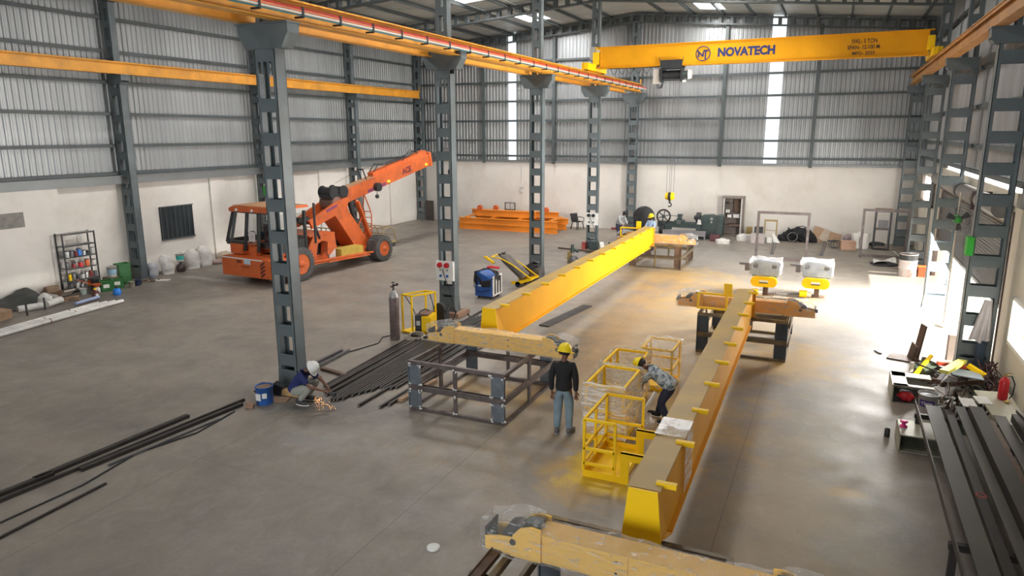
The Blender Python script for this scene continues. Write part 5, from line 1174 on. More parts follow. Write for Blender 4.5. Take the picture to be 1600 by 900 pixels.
# brown transformer
bt = T('brown_transformer', 'rusty brown welding transformer box with black coiled cable on top beside the third column', 'transformer', (.38, -14.55, 0))
m = MB(); m.bb(-.34, .14, -.25, .25, .07, .5); obj('case', m, BRN, bt); m = MB(); m.bb(.14, .36, -.25, .25, .07, .52); obj('side_panel', m, MILL, bt); m = MB(); m.bb(-.38, .2, -.28, .28, .5, .55); obj('lid', m, BLKM, bt)
for x, y in ((-.28, -.2), (.28, -.2), (-.28, .2), (.28, .2)): m = MB(); m.tube((x, y-.02, .045), (x, y+.02, .045), .045, n=10); obj('castor', m, BLKM, bt)
m = MB()
for k in range(4): m.torus((.0+.03*k, .02, .58+.03*k), .2-.02*k, .022, rotm(.1, .05*k, 0), 22, 6)
obj('coiled_cable', m, BLK, bt); m = MB(); m.torus((.05, .0, .7), .09, .012, RX90, 14, 6, 0, PI); obj('handle', m, MILL, bt)
# valve pump
vp = T('drill_stand', 'small grey magnetic drill stand on the floor left of the left girder', 'drill', (.48, -10.6, 0))
m = MB(); m.lathe([(.16, 0), (.2, .05), (.2, .2), (.1, .32)], (.05, 0, 0), 16); obj('round_base', m, MILL, vp); m = MB(); m.bb(-.2, -.05, -.08, .08, 0, .5); m.bar((-.12, 0, .2), (-.32, 0, .22), .03, .03); obj('column', m, OLV, vp)
m = MB(); m.tube((-.02, 0, .45), (.0, 0, .78), .09, .06, n=14); m.tube((.02, 0, .6), (.25, 0, .5), .06, n=10); obj('motor', m, MACH, vp)
# M4 foot junk
m = MB(); m.bb(.05, .42, -7.15, -6.85, 0, .36); m.tube((.1, -7.0, .36), (.35, -7.0, .36), .12, n=14); S('grey_compressor', m, MACH, 'dark grey compressor at the foot of the fourth column', 'compressor')
m = MB(); m.bb(-.38, -.2, -7.0, -6.7, 0, .32); S('red_box', m, pm('faded_red', (.35, .07, .06), .6), 'faded red box left of the fourth column foot', 'box')
m = MB(); m.bar((.55, -7.0, .35), (.8, -7.4, .03), .18, .1); S('white_bag', m, OFFW, 'white bag leaning right of the fourth column foot', 'bag')
m = MB(); m.path([(.8, -6.6, .3), (1.0, -6.8, .2), (1.25, -7.0, .03)], .05, 8); S('black_hose', m, BLK, 'black hose piece right of the fourth column foot', 'hose')
barobj((-1.4, -7.3, .04), (.95, -7.75, .04), .07, .06, RUST, 'rusty bar on the floor in front of the fourth column')
barobj((.1, -7.9, .03), (.9, -8.1, .03), .06, .04, MILL, 'short pale bar on the floor in front of the fourth column')
# ------------------------------------------------------------------ orange beam stack at the back
def ibeam(x0, x1, y, z, h, w_, label, stiff=0):
    t = T('orange_beam', label, 'steel beam', ((x0+x1)/2, y, z), 0, 'stacked orange beams')
    m = MB(); m.bb(x0, x1, y-.01, y+.01, z+.01, z+h-.01); obj('web', m, STK, t, True)
    for a, b in ((z, z+.018), (z+h-.018, z+h)): m = MB(); m.bb(x0, x1, y-w_/2, y+w_/2, a, b); obj('flange', m, STK, t, True)
    for k in range(stiff): m = MB(); xx = x0+(x1-x0)*(k+1)/(stiff+1); m.bb(xx-.05, xx+.05, y-w_/2, y+w_/2, z+.02, z+h-.02); obj('stiffener', m, STK, t, True)
ibeam(-9.05, -3.2, -2.75, 0, .31, .3, 'orange beam at the bottom front of the stack by the back wall')
ibeam(-8.9, -3.3, -1.1, 0, .31, .3, 'orange beam at the bottom rear of the stack by the back wall')
ibeam(-9.05, -3.2, -2.75, .31, .31, .3, 'orange beam second layer front of the stack by the back wall', 0)
ibeam(-8.9, -3.2, -1.1, .31, .31, .3, 'orange beam second layer rear of the stack by the back wall')
for k, x in enumerate((-8.6, -7.0, -5.4, -3.6)):
    m = MB(); m.bb(x-.06, x+.06, -2.85, -1.0, .62, .70); S('orange_spacer', m, STK, 'short orange crosspiece on the beam stack, %s from the left' % ('first', 'second', 'third', 'fourth')[k], 'spacer')
ibeam(-8.2, -4.6, -2.3, .70, .34, .26, 'shorter orange box beam on top of the stack, front one')
ibeam(-8.9, -3.6, -1.5, .70, .28, .26, 'longer orange beam on top of the stack, rear one')
for k, (x, y, z) in enumerate(((-8.0, -2.3, 1.04), (-7.4, -1.5, .98), (-4.35, -1.5, .98))):
    m = MB(); m.prism([(x-.15, z), (x+.15, z), (x+.15, z+.15), (x+.05, z+.26), (x-.1, z+.22)], 'y', y-.08, y+.08); S('wheel_bracket', m, ORG, 'orange wheel bracket standing on the beam stack, %s one' % ('left', 'middle', 'right')[k], 'bracket')
t = T('metal_grid', 'small dark framed grid leaning on the wall above the orange beam stack', 'grid', (-6.55, -1.42, .985))
m = MB()
for a in ((-.32, -.28), (.28, .32)): m.bb(a[0], a[1], -.02, .02, 0, .42)
m.bb(-.32, .32, -.02, .02, .38, .42); m.bb(-.32, .32, -.02, .02, 0, .04); obj('frame', m, BLKM, t)
m = MB()
for k in range(1, 6): m.bb(-.3, .3, -.01, .01, .4*k/6-.005, .4*k/6+.005)
m.bb(-.01, .01, -.01, .01, 0, .4); obj('mesh_bars', m, MILL, t)
m = MB(); m.tube((-6.6, .27, 3.5), (-6.6, .27, 2.2), .012, n=6); m.bb(-6.72, -6.48, .2, .29, 2.1, 2.2); m.bb(-6.68, -6.52, .2, .29, 1.85, 1.98); S('wall_socket', m, OFFW, 'white conduit with socket on the back wall above the orange beams', 'socket')
# plastic chair
ch = T('plastic_chair', 'black plastic armchair against the back wall right of the orange beams', 'chair', (-2.85, -.55, 0), math.radians(60))
m = MB(); m.sheet(lambda u, v: Vector((-.24+.48*u, -.22+.44*v, .43-.03*math.sin(PI*u)*math.sin(PI*v))), 6, 6); m.bb(-.24, .24, -.22, .22, .40, .425); obj('seat', m, BLK, ch)
m = MB(); m.sheet(lambda u, v: Vector((-.25+.5*u, .22+.14*v-.06*math.sin(PI*u), .43+.42*v)), 8, 6); m.sheet(lambda u, v: Vector((-.25+.5*u, .235+.14*v-.06*math.sin(PI*u), .43+.42*v)), 8, 6); obj('backrest', m, BLK, ch)
for sx in (-1, 1):
    for sy in (-1, 1): m = MB(); m.bar((sx*.2, sy*.18, .42), (sx*.26, sy*.25, 0), .05, .05); obj('leg', m, BLK, ch)
    m = MB(); m.path([(sx*.26, -.2, .42), (sx*.28, -.2, .62), (sx*.28, .1, .65), (sx*.25, .26, .62)], .022, 6); obj('armrest', m, BLK, ch)
# ------------------------------------------------------------------ lathe
fp = T('flywheel_lathe', 'big black faceplate lathe head beside the last middle column', 'lathe', (1.25, -1.9, 0))
R = RX90
m = MB(); m.lathe([(0, -.10), (.30, -.09), (.34, -.02), (.50, .0), (.53, .05), (.53, .16), (.48, .18), (0, .2)], (0, -.12, 1.05), 36, R); obj('faceplate', m, pm('worn_black_iron', (.06, .06, .063), .35, .5, .3, 4), fp)
for rr in (.2, .36, .46): m = MB(); m.torus((0, -.13 if rr > .3 else -.205, 1.05), rr, .008, RX90, 32, 5); obj('ring', m, MILL, fp)
for k in range(8):
    a = 2*PI*k/8+.2; m = MB(); m.tube((.43*math.cos(a), -.2-.0, 1.05+.43*math.sin(a)), (.43*math.cos(a), -.1, 1.05+.43*math.sin(a)), .025, n=8); obj('jaw_bolt', m, ALU, fp)
m = MB(); m.bb(-.35, .35, .0, .7, 0, .85); m.tube((0, .08, 1.05), (0, .7, 1.05), .25, n=20); m.bb(-.55, -.3, -.2, .5, .0, .7); m.bar((-.45, 0, .7), (-.5, 0, 1.15), .2, .2); obj('headstock', m, BLKM, fp)
lt = T('lathe', 'long green-grey metal lathe standing along the back wall', 'lathe', (3.3, -1.3, 0))
m = MB(); m.bb(-1.5, 1.1, -.22, .22, .5, .72); m.bb(-1.5, 1.1, -.24, -.16, .70, .76); m.bb(-1.5, 1.1, .14, .22, .70, .76); obj('bed', m, MACH, lt)
for x0, x1 in ((-1.35, -.85), (.45, .75)): m = MB(); m.bb(x0, x1, -.25, .25, 0, .5); obj('bed_leg', m, MACH, lt)
m = MB(); m.bb(.75, 1.45, -.3, .3, .0, .95); m.prism([(.65, .75), (1.45, .75), (1.45, 1.12), (1.2, 1.22), (.75, 1.18), (.65, 1.05)], 'y', -.28, .28); obj('headstock', m, MACH, lt)
m = MB(); m.bb(1.45, 1.75, -.35, .3, .15, 1.2); obj('gear_cover', m, MACH, lt)
m = MB(); m.tube((.42, 0, 1.02), (.62, 0, 1.02), .27, n=24); m.tube((.3, 0, 1.02), (.42, 0, 1.02), .1, n=14); obj('chuck', m, BLKM, lt)
for k in range(4): m = MB(); a = PI/4+k*PI/2; m.box((.40, .15*math.cos(a), 1.02+.15*math.sin(a)), (.06, .06, .06), rotm(a)); obj('chuck_jaw', m, MILL, lt)
m = MB(); m.bb(-.65, -.2, -.3, .3, .72, .86); m.prism([(-.55, .86), (-.3, .86), (-.34, 1.05), (-.5, 1.05)], 'y', -.12, .12); m.bb(-.52, -.3, -.1, .1, 1.05, 1.16); m.bar((-.9, -.1, 1.08), (-.45, -.1, 1.06), .03, .03); obj('carriage', m, MACH, lt)
m = MB(); m.torus((-.4, -.32, .78), .08, .012, RX90); m.bar((-.48, -.32, .78), (-.32, -.32, .78), .015, .015); obj('hand_wheel', m, ALU, lt)
for zz, rr in ((1.02, .07), (.86, .05)): m = MB(); m.tube((1.2, -.28, zz), (1.2, -.33, zz), rr, n=14); obj('dial', m, ALU, lt)
m = MB(); m.prism([(.5, .72), (.72, .72), (.68, .93), (.55, .98)], 'y', -.34, -.3); obj('pale_cloth', m, OFFW, lt)
m = MB(); m.bb(-1.1, 1.0, -.8, -.5, .38, .42); m.bb(-1.1, -1.05, -.8, -.5, 0, .38); m.bb(.95, 1.0, -.8, -.5, 0, .38); m.bb(-1.1, 1.0, -.78, -.76, .18, .38); S_ = obj('chip_tray', m, pm('grey_bench', (.27, .26, .27), .5, .2), lt)
m = MB(); m.tube((-1.35, -.35, .35), (-1.1, -.35, .35), .24, n=20); obj('motor', m, BLK, lt)
sw = T('spoked_wheel', 'black six-spoked flywheel standing between the faceplate and the lathe carriage', 'flywheel', (2.12, -1.6, .68))
m = MB(); m.torus((0, 0, .36), .33, .045, RX90, 34, 8); obj('rim', m, BLKM, sw)
for k in range(6): a = 2*PI*k/6+.3; m = MB(); m.bar((.05*math.cos(a), 0, .36+.05*math.sin(a)), (.32*math.cos(a), 0, .36+.32*math.sin(a)), .04, .07, (0, 1, 0)); obj('spoke', m, BLKM, sw)
m = MB(); m.tube((0, -.1, .36), (0, .1, .36), .08, n=14); m.bb(-.15, .15, -.08, .08, .0, .05); obj('hub', m, MACH, sw)
m = MB(); m.bb(4.55, 5.0, -2.2, -1.8, 0, .3); S('dark_red_crate', m, pm('dark_maroon', (.13, .05, .06), .6, 0, .2), 'dark maroon crate on the floor below the lathe headstock', 'crate')
m = MB(); m.bb(-1.1, -.5, .05, .15, 0, .1); m.prism([(-.7, .1), (-.55, .1), (-.45, .4), (-.6, .3)], 'y', .05, .12); S('red_channel', m, pm('dull_red_channel', (.3, .07, .06), .6), 'dull red steel piece against the back wall left of the last middle column', 'steel piece')
# cabinet
cb_ = T('steel_cabinet', 'open rusty grey steel cabinet with shelves against the back wall', 'cabinet', (5.3, 0, 0))
CABM = pm('dull_brown_cabinet', (.24, .2, .175), .5, .2, .15, 3)
m = MB(); m.bb(-.52, -.46, -.28, .22, 0, 2.0); m.bb(.46, .52, -.28, .22, 0, 2.0); m.bb(-.52, .52, .18, .22, 0, 2.0); m.bb(-.54, .54, -.3, .22, 1.94, 2.04); m.bb(-.52, .52, -.28, .22, 0, .1); obj('body', m, CABM, cb_)
for z in (.55, .95, 1.2, 1.6): m = MB(); m.bb(-.46, .46 if z < 1 else 0, -.2, .18, z, z+.025); obj('shelf', m, CABM, cb_)
for s in (-1, 1): m = MB(); m.bb(s*.40, s*.46, -.33, -.28, .1, 1.94); obj('door_edge', m, OFFW, cb_)
m = MB(); m.bb(.02, .4, .0, .18, 1.2, 1.94); obj('inner_box', m, RUST, cb_)
for k, (x, z, w_, h, mt, l) in enumerate(((-.25, 1.225, .2, .14, OFFW, 'white box on the upper left shelf of the steel cabinet'), (-.3, 1.625, .14, .1, BLKM, 'black tin on the top shelf of the steel cabinet'), (.18, .975, .3, .16, OFFW, 'white box in the middle of the steel cabinet'), (-.15, .975, .2, .14, WHITE, 'second white box in the middle of the steel cabinet'), (.1, .575, .5, .08, RUST, 'rusty tray on the low shelf of the steel cabinet'))):
    m = MB(); m.bb(5.3+x-w_/2, 5.3+x+w_/2, -.16, .1, z, z+h); m.bb(5.3+x-w_/2-.006, 5.3+x+w_/2+.006, -.166, .106, z+h*.8, z+h+.004); S('stored_box', m, mt, l, 'box')
sack(5.25, -2.75, .1, (.7, .4, .25), SACK, 'white sack lying in front of the steel cabinet, left one', 31); sack(5.95, -1.35, .6, (.5, .45, .34), SACK, 'white sack lying in front of the steel cabinet, right one', 32)
junk([('dotted_carton', (6.75, -1.9, .24), (.62, .4, .46), (0, 0, .05), pm('speckled_white_carton', (.5, .44, .43), .7, 0, .25, 16), 'speckled white carton right of the steel cabinet', 'carton'),
      ('black_appliance', (6.75, -1.7, .62), (.4, .25, .28), (0, 0, .1), BLKM, 'black appliance standing on the speckled carton', 'appliance'),
      ('small_white_box', (7.25, -1.5, .12), (.25, .25, .25), (0, 0, .2), WHITE, 'small white box right of the speckled carton', 'box'),
      ('grey_carton', (6.2, -1.3, .15), (.4, .4, .3), (0, 0, .1), OFFW, 'grey carton between the cabinet and the speckled carton', 'carton'),
      ('yellow_drum_tin', (6.2, -.6, .3), (.3, .3, .6), (0, 0, .1), OLV, 'olive tin behind the grey carton by the back wall', 'tin'),
      ('cardboard_box', (10.65, -2.3, .2), (.62, .5, .38), (0, 0, .15), pm('tan_carton', (.45, .28, .2), .8, 0, .12), 'tan cardboard box on the floor before the far white sacks', 'carton')])
t = T('yellow_ladder_frame', 'small yellow steel frame against the back wall behind the left rectangular frame', 'steel frame', (7.25, -1.3, 0))
for x in (-.27, .27): m = MB(); m.bb(x-.03, x+.03, -.03, .03, 0, 1.05); obj('upright', m, OLV, t)
for z in (.55, 1.0): m = MB(); m.bb(-.3, .3, -.04, .04, z, z+(.08 if z > .9 else .02)); obj('crossbar', m, OLV, t)
m = MB(); m.prism([(7.45, .03), (7.75, .03), (7.45, .5), (7.38, .5)], 'y', -1.75, -1.6); S('white_board_piece', m, WHITE, 'white wedge of board leaning beside the small yellow frame', 'board')
hh = MB()
rnd = random.Random(8)
for (x, y, z, r) in ((8.1, -.55, .25, .35), (8.5, -.5, .35, .42), (8.85, -.6, .25, .38), (7.8, -.6, .12, .25), (9.1, -.6, .12, .25)): hh.ell((x, y, z), (r, r*.8, r*.8), 16, 10, None, .5, x)
for k in range(16): hh.torus((8.0+rnd.random()*.95, -.85+rnd.random()*.3, .2+rnd.random()*.35), rnd.uniform(.15, .3), .02, rotm(rnd.uniform(.2, 1.4), rnd.uniform(-.5, .5), rnd.uniform(0, 3)), 18, 5)
S('hose_heap', hh, pm('black_hose_heap', (.022, .022, .024), .9, 0, .3, 12, bump=.8, bscale=30), 'big black heap of hoses and netting against the back wall', 'hose heap')
m = MB(); m.torus((8.25, -1.1, .28), .22, .02, rotm(1.1, 0, 0), 24, 6); S('pale_hoop', m, MILL, 'pale metal hoop leaning on the black hose heap', 'hoop')
for k, (x, a, mt) in enumerate(((9.35, .5, CARD), (9.75, .8, pm('pale_ply', (.5, .42, .33), .8)), (10.1, .35, CARD))):
    m = MB(); m.box((x, -.25+.0, .33-.05*k), (.55, .04, .75-.15*k), rotm(-.35, .6*a, 0)); S('leaning_board', m, mt, 'pale board leaning on the back wall right of the hose heap, %s one' % ('left', 'middle', 'right')[k], 'board')
sack(10.7, -.7, 0, (.5, .4, .5), pm('purple_grey_bag', (.3, .24, .25), .7, 0, .3, 5), 'purple-grey bag by the back wall behind the tan cardboard box', 33)
for k, (x, y, a) in enumerate(((11.1, -1.2, .6), (11.35, -1.7, .9), (10.95, -1.7, .3))):
    m = MB(); m.box((0, 0, .28), (.22, .3, .7), rotm(0, .5-.3*k, 0)); solo('white_foam_piece', m, WHITE, 'white packing piece heaped behind the tan cardboard box, %s one' % ('rear', 'right', 'left')[k], 'packing', (x, y, .05), a)
m = MB()
for k in range(3): m.torus((10.05+.08*k, -2.2, .2), .18, .015, rotm(PI/2, 0, .3*k), 20, 5)
m.bb(9.8, 10.2, -2.2, -2.1, .3, .36); S('cable_reel', m, BLKM, 'black wire loops on the floor left of the tan cardboard box', 'wire')
m = MB(); m.ell((11.9, -.6, .08), (.35, .2, .12), 12, 7, None, .4, 9); S('dark_rag', m, BLKM, 'dark cloth heap on the floor inside the far rectangular frame', 'cloth')
# rack in the far right corner
rk = T('corner_rack', 'dark steel rack with glazed panels in the far right corner', 'rack', (12.0, -1.6, 0))
for x, y in ((-.3, -.3), (.3, -.3), (-.3, .3), (.3, .3)): m = MB(); m.bb(x-.03, x+.03, y-.03, y+.03, 0, 1.75); obj('post', m, BLKM, rk)
for z in (.08, .9, 1.7): m = MB(); m.bb(-.3, .3, -.3, .3, z, z+.04); obj('shelf', m, STAND, rk)
m = MB(); m.bb(-.2, .2, -.32, -.30, 1.0, 1.35); m.bb(.22, .26, -.33, -.3, .1, 1.7); obj('panel', m, MILL, rk)
wfm = T('window_frame', 'loose brown window frame lying on top of the corner rack', 'window frame', (12.0, -1.6, 1.74))
m = MB(); m.box((0, -.35, .06), (.7, .05, .05)); m.box((0, .35, .06), (.7, .05, .05)); m.box((-.33, 0, .06), (.05, .7, .05)); m.box((.33, 0, .06), (.05, .7, .05)); obj('frame', m, CARD, wfm)
m = MB()
for k in range(3): m.box((0, -.18+.18*k, .06), (.64, .02, .02))
obj('bars', m, BLKM, wfm)
# ------------------------------------------------------------------ shutter door, right wall
SLAT = pm('shutter_slat', (.20, .19, .175), .45, .4, .1, 3)
sh_ = MB(); vs = []; n = 26
for k in range(n):
    z = 1.42+k*(3.45-1.42)/n; dz = (3.45-1.42)/n
    for a, xx in ((0, 13.50), (.45, 13.46), (.85, 13.50)): vs += [(xx, -19.05, z+a*dz), (xx, -7.55, z+a*dz)]
vs += [(13.5, -19.05, 3.45), (13.5, -7.55, 3.45)]
sh_.add(vs, [(2*i, 2*i+1, 2*i+3, 2*i+2) for i in range(len(vs)//2-1)])
st = T('rolling_shutter', 'half-raised slatted rolling shutter of the sunlit door on the right', 'shutter', (13.46, -13.3, 0))
obj('curtain', sh_, SLAT, st, True)
m = MB(); m.bb(13.44, 13.52, -19.05, -7.55, 1.36, 1.44); obj('bottom_bar', m, SLAT, st, True)
for y in (-19.07, -7.53): m = MB(); m.bb(13.42, 13.54, y-.04, y+.04, 0, 3.5); obj('guide_rail', m, STAND, st, True)
m = MB(); m.tube((13.22, -16.1, 3.55), (13.22, -7.6, 3.55), .2, n=24); m.tube((13.22, -19.0, 3.55), (13.22, -16.6, 3.55), .2, n=24); m.tube((13.22, -16.7, 3.55), (13.22, -16.0, 3.55), .05); obj('roller_drum', m, SLAT, st, True)
for y in (-10.2, -13.6): m = MB(); m.torus((13.22, y, 3.55), .21, .02, RX90, 24, 6); obj('drum_ring', m, BLKM, st, True)
m = MB(); m.bb(13.0, 13.42, -16.62, -16.55, 3.3, 3.75); obj('bracket_plate', m, pm('dark_red_plate', (.07, .04, .04), .6), st, True)
m = MB(); m.bb(13.36, 13.46, -22.65, -22.58, 1.0, 1.95); m.bb(13.36, 13.46, -20.52, -20.45, 1.0, 1.95); m.bb(13.36, 13.46, -22.65, -20.45, .98, 1.06); m.bb(13.36, 13.46, -22.65, -20.45, 1.89, 1.95); m.bb(13.40, 13.44, -21.57, -21.53, 1.0, 1.95); wf6 = struct('window_6', m, WHITE)
m = MB(); m.bb(13.5, 13.505, -22.7, -20.4, 1.38, 1.95); m.bb(13.5, 13.505, -22.7, -21.6, 1.0, 1.38); struct('pane', m, PANE, wf6)
m = MB(); m.bb(13.36, 13.44, -5.5, -5.4, 2.3, 3.4); m.bb(13.36, 13.44, -1.6, -1.5, 2.3, 3.4); m.bb(13.36, 13.44, -5.5, -1.5, 2.28, 2.35); struct('trim_3', m, STAND)
# pole fan
pf = T('pole_fan', 'green pole-mounted industrial fan with round wire guard beside the shutter door', 'fan', (12.93, -15.4, 0))
m = MB(); m.tube((0, 0, 0), (0, 0, 3.62), .022, n=10); m.lathe([(.22, 0), (.22, .03), (.03, .08)], n=20); obj('pole', m, pm('cream_pole', (.5, .46, .38), .4), pf)
FR = Vector((0, 0, 1)).rotation_difference(Vector((-.25, -1, -.05)).normalized()).to_matrix()
m = MB()
for r in (.33, .25, .17, .09): m.torus((0, -.2, 2.92), r, .006, FR, 36, 5)
for k in range(24): a = 2*PI*k/24; m.tube(Vector((0, -.2, 2.92))+FR @ Vector((.05*math.cos(a), .05*math.sin(a), .05)), Vector((0, -.2, 2.92))+FR @ Vector((.33*math.cos(a), .33*math.sin(a), 0)), .004, n=4)
obj('wire_guard', m, MILL, pf)
for k in range(3):
    a = 2*PI*k/3+.4; m = MB(); c0 = Vector((0, -.15, 2.92)); e1 = FR @ Vector((math.cos(a), math.sin(a), 0)); e2 = FR @ Vector((-math.sin(a), math.cos(a), .35))
    m.add([c0+e1*.05-e2*.03, c0+e1*.28-e2*.08, c0+e1*.28+e2*.08, c0+e1*.05+e2*.03], [(0, 1, 2, 3)]); m.add([c0+e1*.05-e2*.03+FR@Vector((0, 0, .006)), c0+e1*.28-e2*.08+FR@Vector((0, 0, .006)), c0+e1*.28+e2*.08+FR@Vector((0, 0, .006)), c0+e1*.05+e2*.03+FR@Vector((0, 0, .006))], [(0, 1, 2, 3)]); obj('fan_blade', m, BLKM, pf)
m = MB(); m.tube((0, -.12, 2.92), (0, .12, 2.92), .11, n=16); m.ell((0, -.18, 2.92), (.09, .05, .09), 12, 8); obj('motor', m, GRNB, pf)
m = MB(); m.bb(12.5, 12.62, -20.2, -19.9, 2.68, 3.05); S('green_control_box', m, GRNB, 'bright green box fixed on the side of the column by the shutter door', 'box')
# cloth hanging on column
m = MB()
def CP(u, v):
    w_ = .07+.13*v; x = 13.05+(u-.5)*2*w_-.06*v; return Vector((x, -19.98-.05*math.sin(u*17)*v-.06*math.sin(u*PI), 1.74-.9*v+.03*math.sin(u*9)*v))
m.sheet(CP, 24, 14); m.sheet(lambda u, v: CP(u, v)+Vector((0, .03, 0)), 24, 14); S('hanging_cloth', m, pm('white_cotton', (.52, .49, .5), .9, 0, .08, 6, bump=.2), 'white shirt-like cloth hanging on the column beside the shutter door', 'cloth')
m = MB(); m.bb(12.95, 13.12, -20.02, -19.97, .3, .85); S('hanging_jeans', m, pm('dark_blue_cloth', (.04, .06, .09), .9), 'dark blue cloth hanging under the white cloth on the column', 'cloth')
# barrel, sheet, orange crate at the far side of the door
bb_ = T('paint_barrel', 'orange, white and black steel barrel with an open top beside the shutter door', 'barrel', (12.6, -7.95, 0))
m = MB(); m.lathe([(.3, 0), (.31, .02), (.3, .27), (.315, .29), (.3, .31), (.3, .55), (.315, .57), (.3, .59), (.3, .8), (.31, .82), (.29, .82), (.28, .1), (0, .1)], n=28); obj('drum_shell', m, pm('barrel_paint', (.45, .40, .37), .5, 0, .2, 3, dirt=(.32, .07, .03), dirt_amt=.9, dscale=1.7), bb_)
m = MB(); m.lathe([(.304, .60), (.304, .79)], n=28); obj('dark_band', m, BLKM, bb_)
m = MB(); m.tube((-.1, 0, .5), (-.5, .1, .86), .015); m.tube((-.56, .06, .86), (-.44, .14, .86), .012); obj('stirring_rod', m, MILL, bb_)
m = MB(); m.bb(12.95, 13.3, -8.05, -7.65, 0, .36); m.bb(12.93, 13.32, -8.07, -7.63, .33, .37); S('orange_crate', m, ORG, 'orange crate right of the paint barrel', 'crate')
m = MB(); m.sheet(lambda u, v: Vector((11.55+.85*u, -6.2+1.1*v+.2*u, .10+.08*math.sin(u*5+v*3)+.03*noise.noise(Vector((u*6, v*6, 1))))), 14, 10); S('white_sheet', m, OFFW, 'crumpled white sheet lying on black plastic left of the paint barrel', 'sheet')
m = MB(); m.ell((11.95, -5.8, .04), (.5, .55, .05), 16, 6, None, .3, 4); S('black_plastic', m, BLK, 'black plastic under the crumpled white sheet', 'plastic')
# ------------------------------------------------------------------ scrap heap beside the door
junk([('upright_plate', (12.02, -18.95, .42), (.04, .22, .84), (.1, .08, .4), RUST, 'tall rusty plate standing upright in front of the sunlit door', 'steel plate'),
      ('upright_plate', (11.88, -19.1, .2), (.03, .28, .4), (.2, .1, .3), RUST, 'short rusty plate standing beside the tall upright one', 'steel plate'),
      ('flat_plate', (11.72, -19.05, .02), (.62, .5, .02), (0, 0, -.25), RUST, 'flat rusty plate lying at the edge of the sunlight', 'steel plate'),
      ('yellow_channel', (12.38, -21.35, .62), (.16, 1.75, .06), (-.12, 0, -.32), pm('yellow_green_paint', (.62, .58, .06), .45, 0, .1), 'long yellow channel lying across the scrap heap', 'channel'),
      ('yellow_angle', (11.95, -20.6, .35), (.07, .75, .05), (.4, 0, -.5), YELB, 'short yellow angle on the left side of the scrap heap', 'angle'),
      ('yellow_bracket', (12.85, -20.9, .45), (.35, .09, .09), (0, .4, -.5), YELB, 'small yellow bracket at the right of the scrap heap', 'bracket'),
      ('red_bar', (12.5, -20.45, .38), (.6, .09, .07), (0, .1, .2), pm('orange_red_paint', (.6, .08, .03), .5), 'orange-red bar behind the yellow channel in the scrap heap', 'bar'),
      ('green_case', (12.0, -20.55, .25), (.3, .45, .2), (.3, .3, -.5), pm('dark_green_panel', (.06, .085, .06), .5), 'dark green metal case in the scrap heap', 'case'),
      ('blue_sheet', (12.65, -21.1, .42), (.55, .35, .02), (.1, .1, .1), pm('pale_blue_sheet', (.35, .42, .5), .5), 'pale blue sheet under the yellow channel', 'sheet metal'),
      ('white_bracket', (11.72, -20.75, .22), (.06, .08, .42), (0, .05, .2), OFFW, 'white upright bracket at the left of the scrap heap', 'bracket'),
      ('leaning_post', (12.7, -18.7, .3), (.18, .12, .6), (0, 0, .2), pm('pinkish_post', (.4, .32, .27), .7), 'pale post standing against the door column foot', 'post'),
      ('small_offcut', (11.2, -18.8, .02), (.05, .25, .03), (0, 0, .5), BLKM, 'small dark offcut alone on the floor at the edge of the sunlight', 'offcut')])
cl_ = T('sheet_metal_casing', 'cream sheet-metal casing lying open on the floor left of the labelled bucket', 'casing', (11.6, -21.8, 0))
m = MB(); m.bb(11.28, 11.31, -22.2, -21.3, 0, .36); m.bb(11.3, 11.98, -21.33, -21.3, .0, .36); m.bb(11.3, 11.55, -22.2, -21.3, .345, .36); m.bb(11.3, 12.0, -21.6, -21.3, .345, .36); m.bb(11.3, 12.0, -22.2, -22.08, .345, .36); obj('shell', m, CREAM, cl_, True)
m = MB(); m.bb(11.32, 11.98, -22.15, -21.33, .005, .02); obj('floor_plate', m, BLKM, cl_, True)
m = MB(); m.ell((11.55, -22.1, .12), (.16, .08, .1), 10, 6, None, .5, 2); S('red_rag', m, RED, 'red and white packet lying inside the cream casing', 'packet')
lb = pail('labelled_bucket', 11.87, -22.5, .155, .37, pm('white_bucket_plastic', (.55, .56, .56), .45), 'white bucket with purple label full of dark scrap beside the scrap heap', fill=BLKM)
m = MB(); 
m.sheet(lambda u, v: Vector((.172*math.sin(-1.0+1.5*u)*(.98+.03*v)-0, -.172*math.cos(-1.0+1.5*u)*(.98+.05*v), .14+.13*v)), 12, 2); obj('purple_label', m, pm('purple_label', (.06, .03, .25), .5), lb)
text_mesh('lettering', 'Tirox', .085, WHITE, lb, (-.04, -.178, .215), FRONT, bold=.002)
rnd = random.Random(21)
SCM = [RUST, DK, MILL, BLKM, STAND, OFFW, RUST, DK]
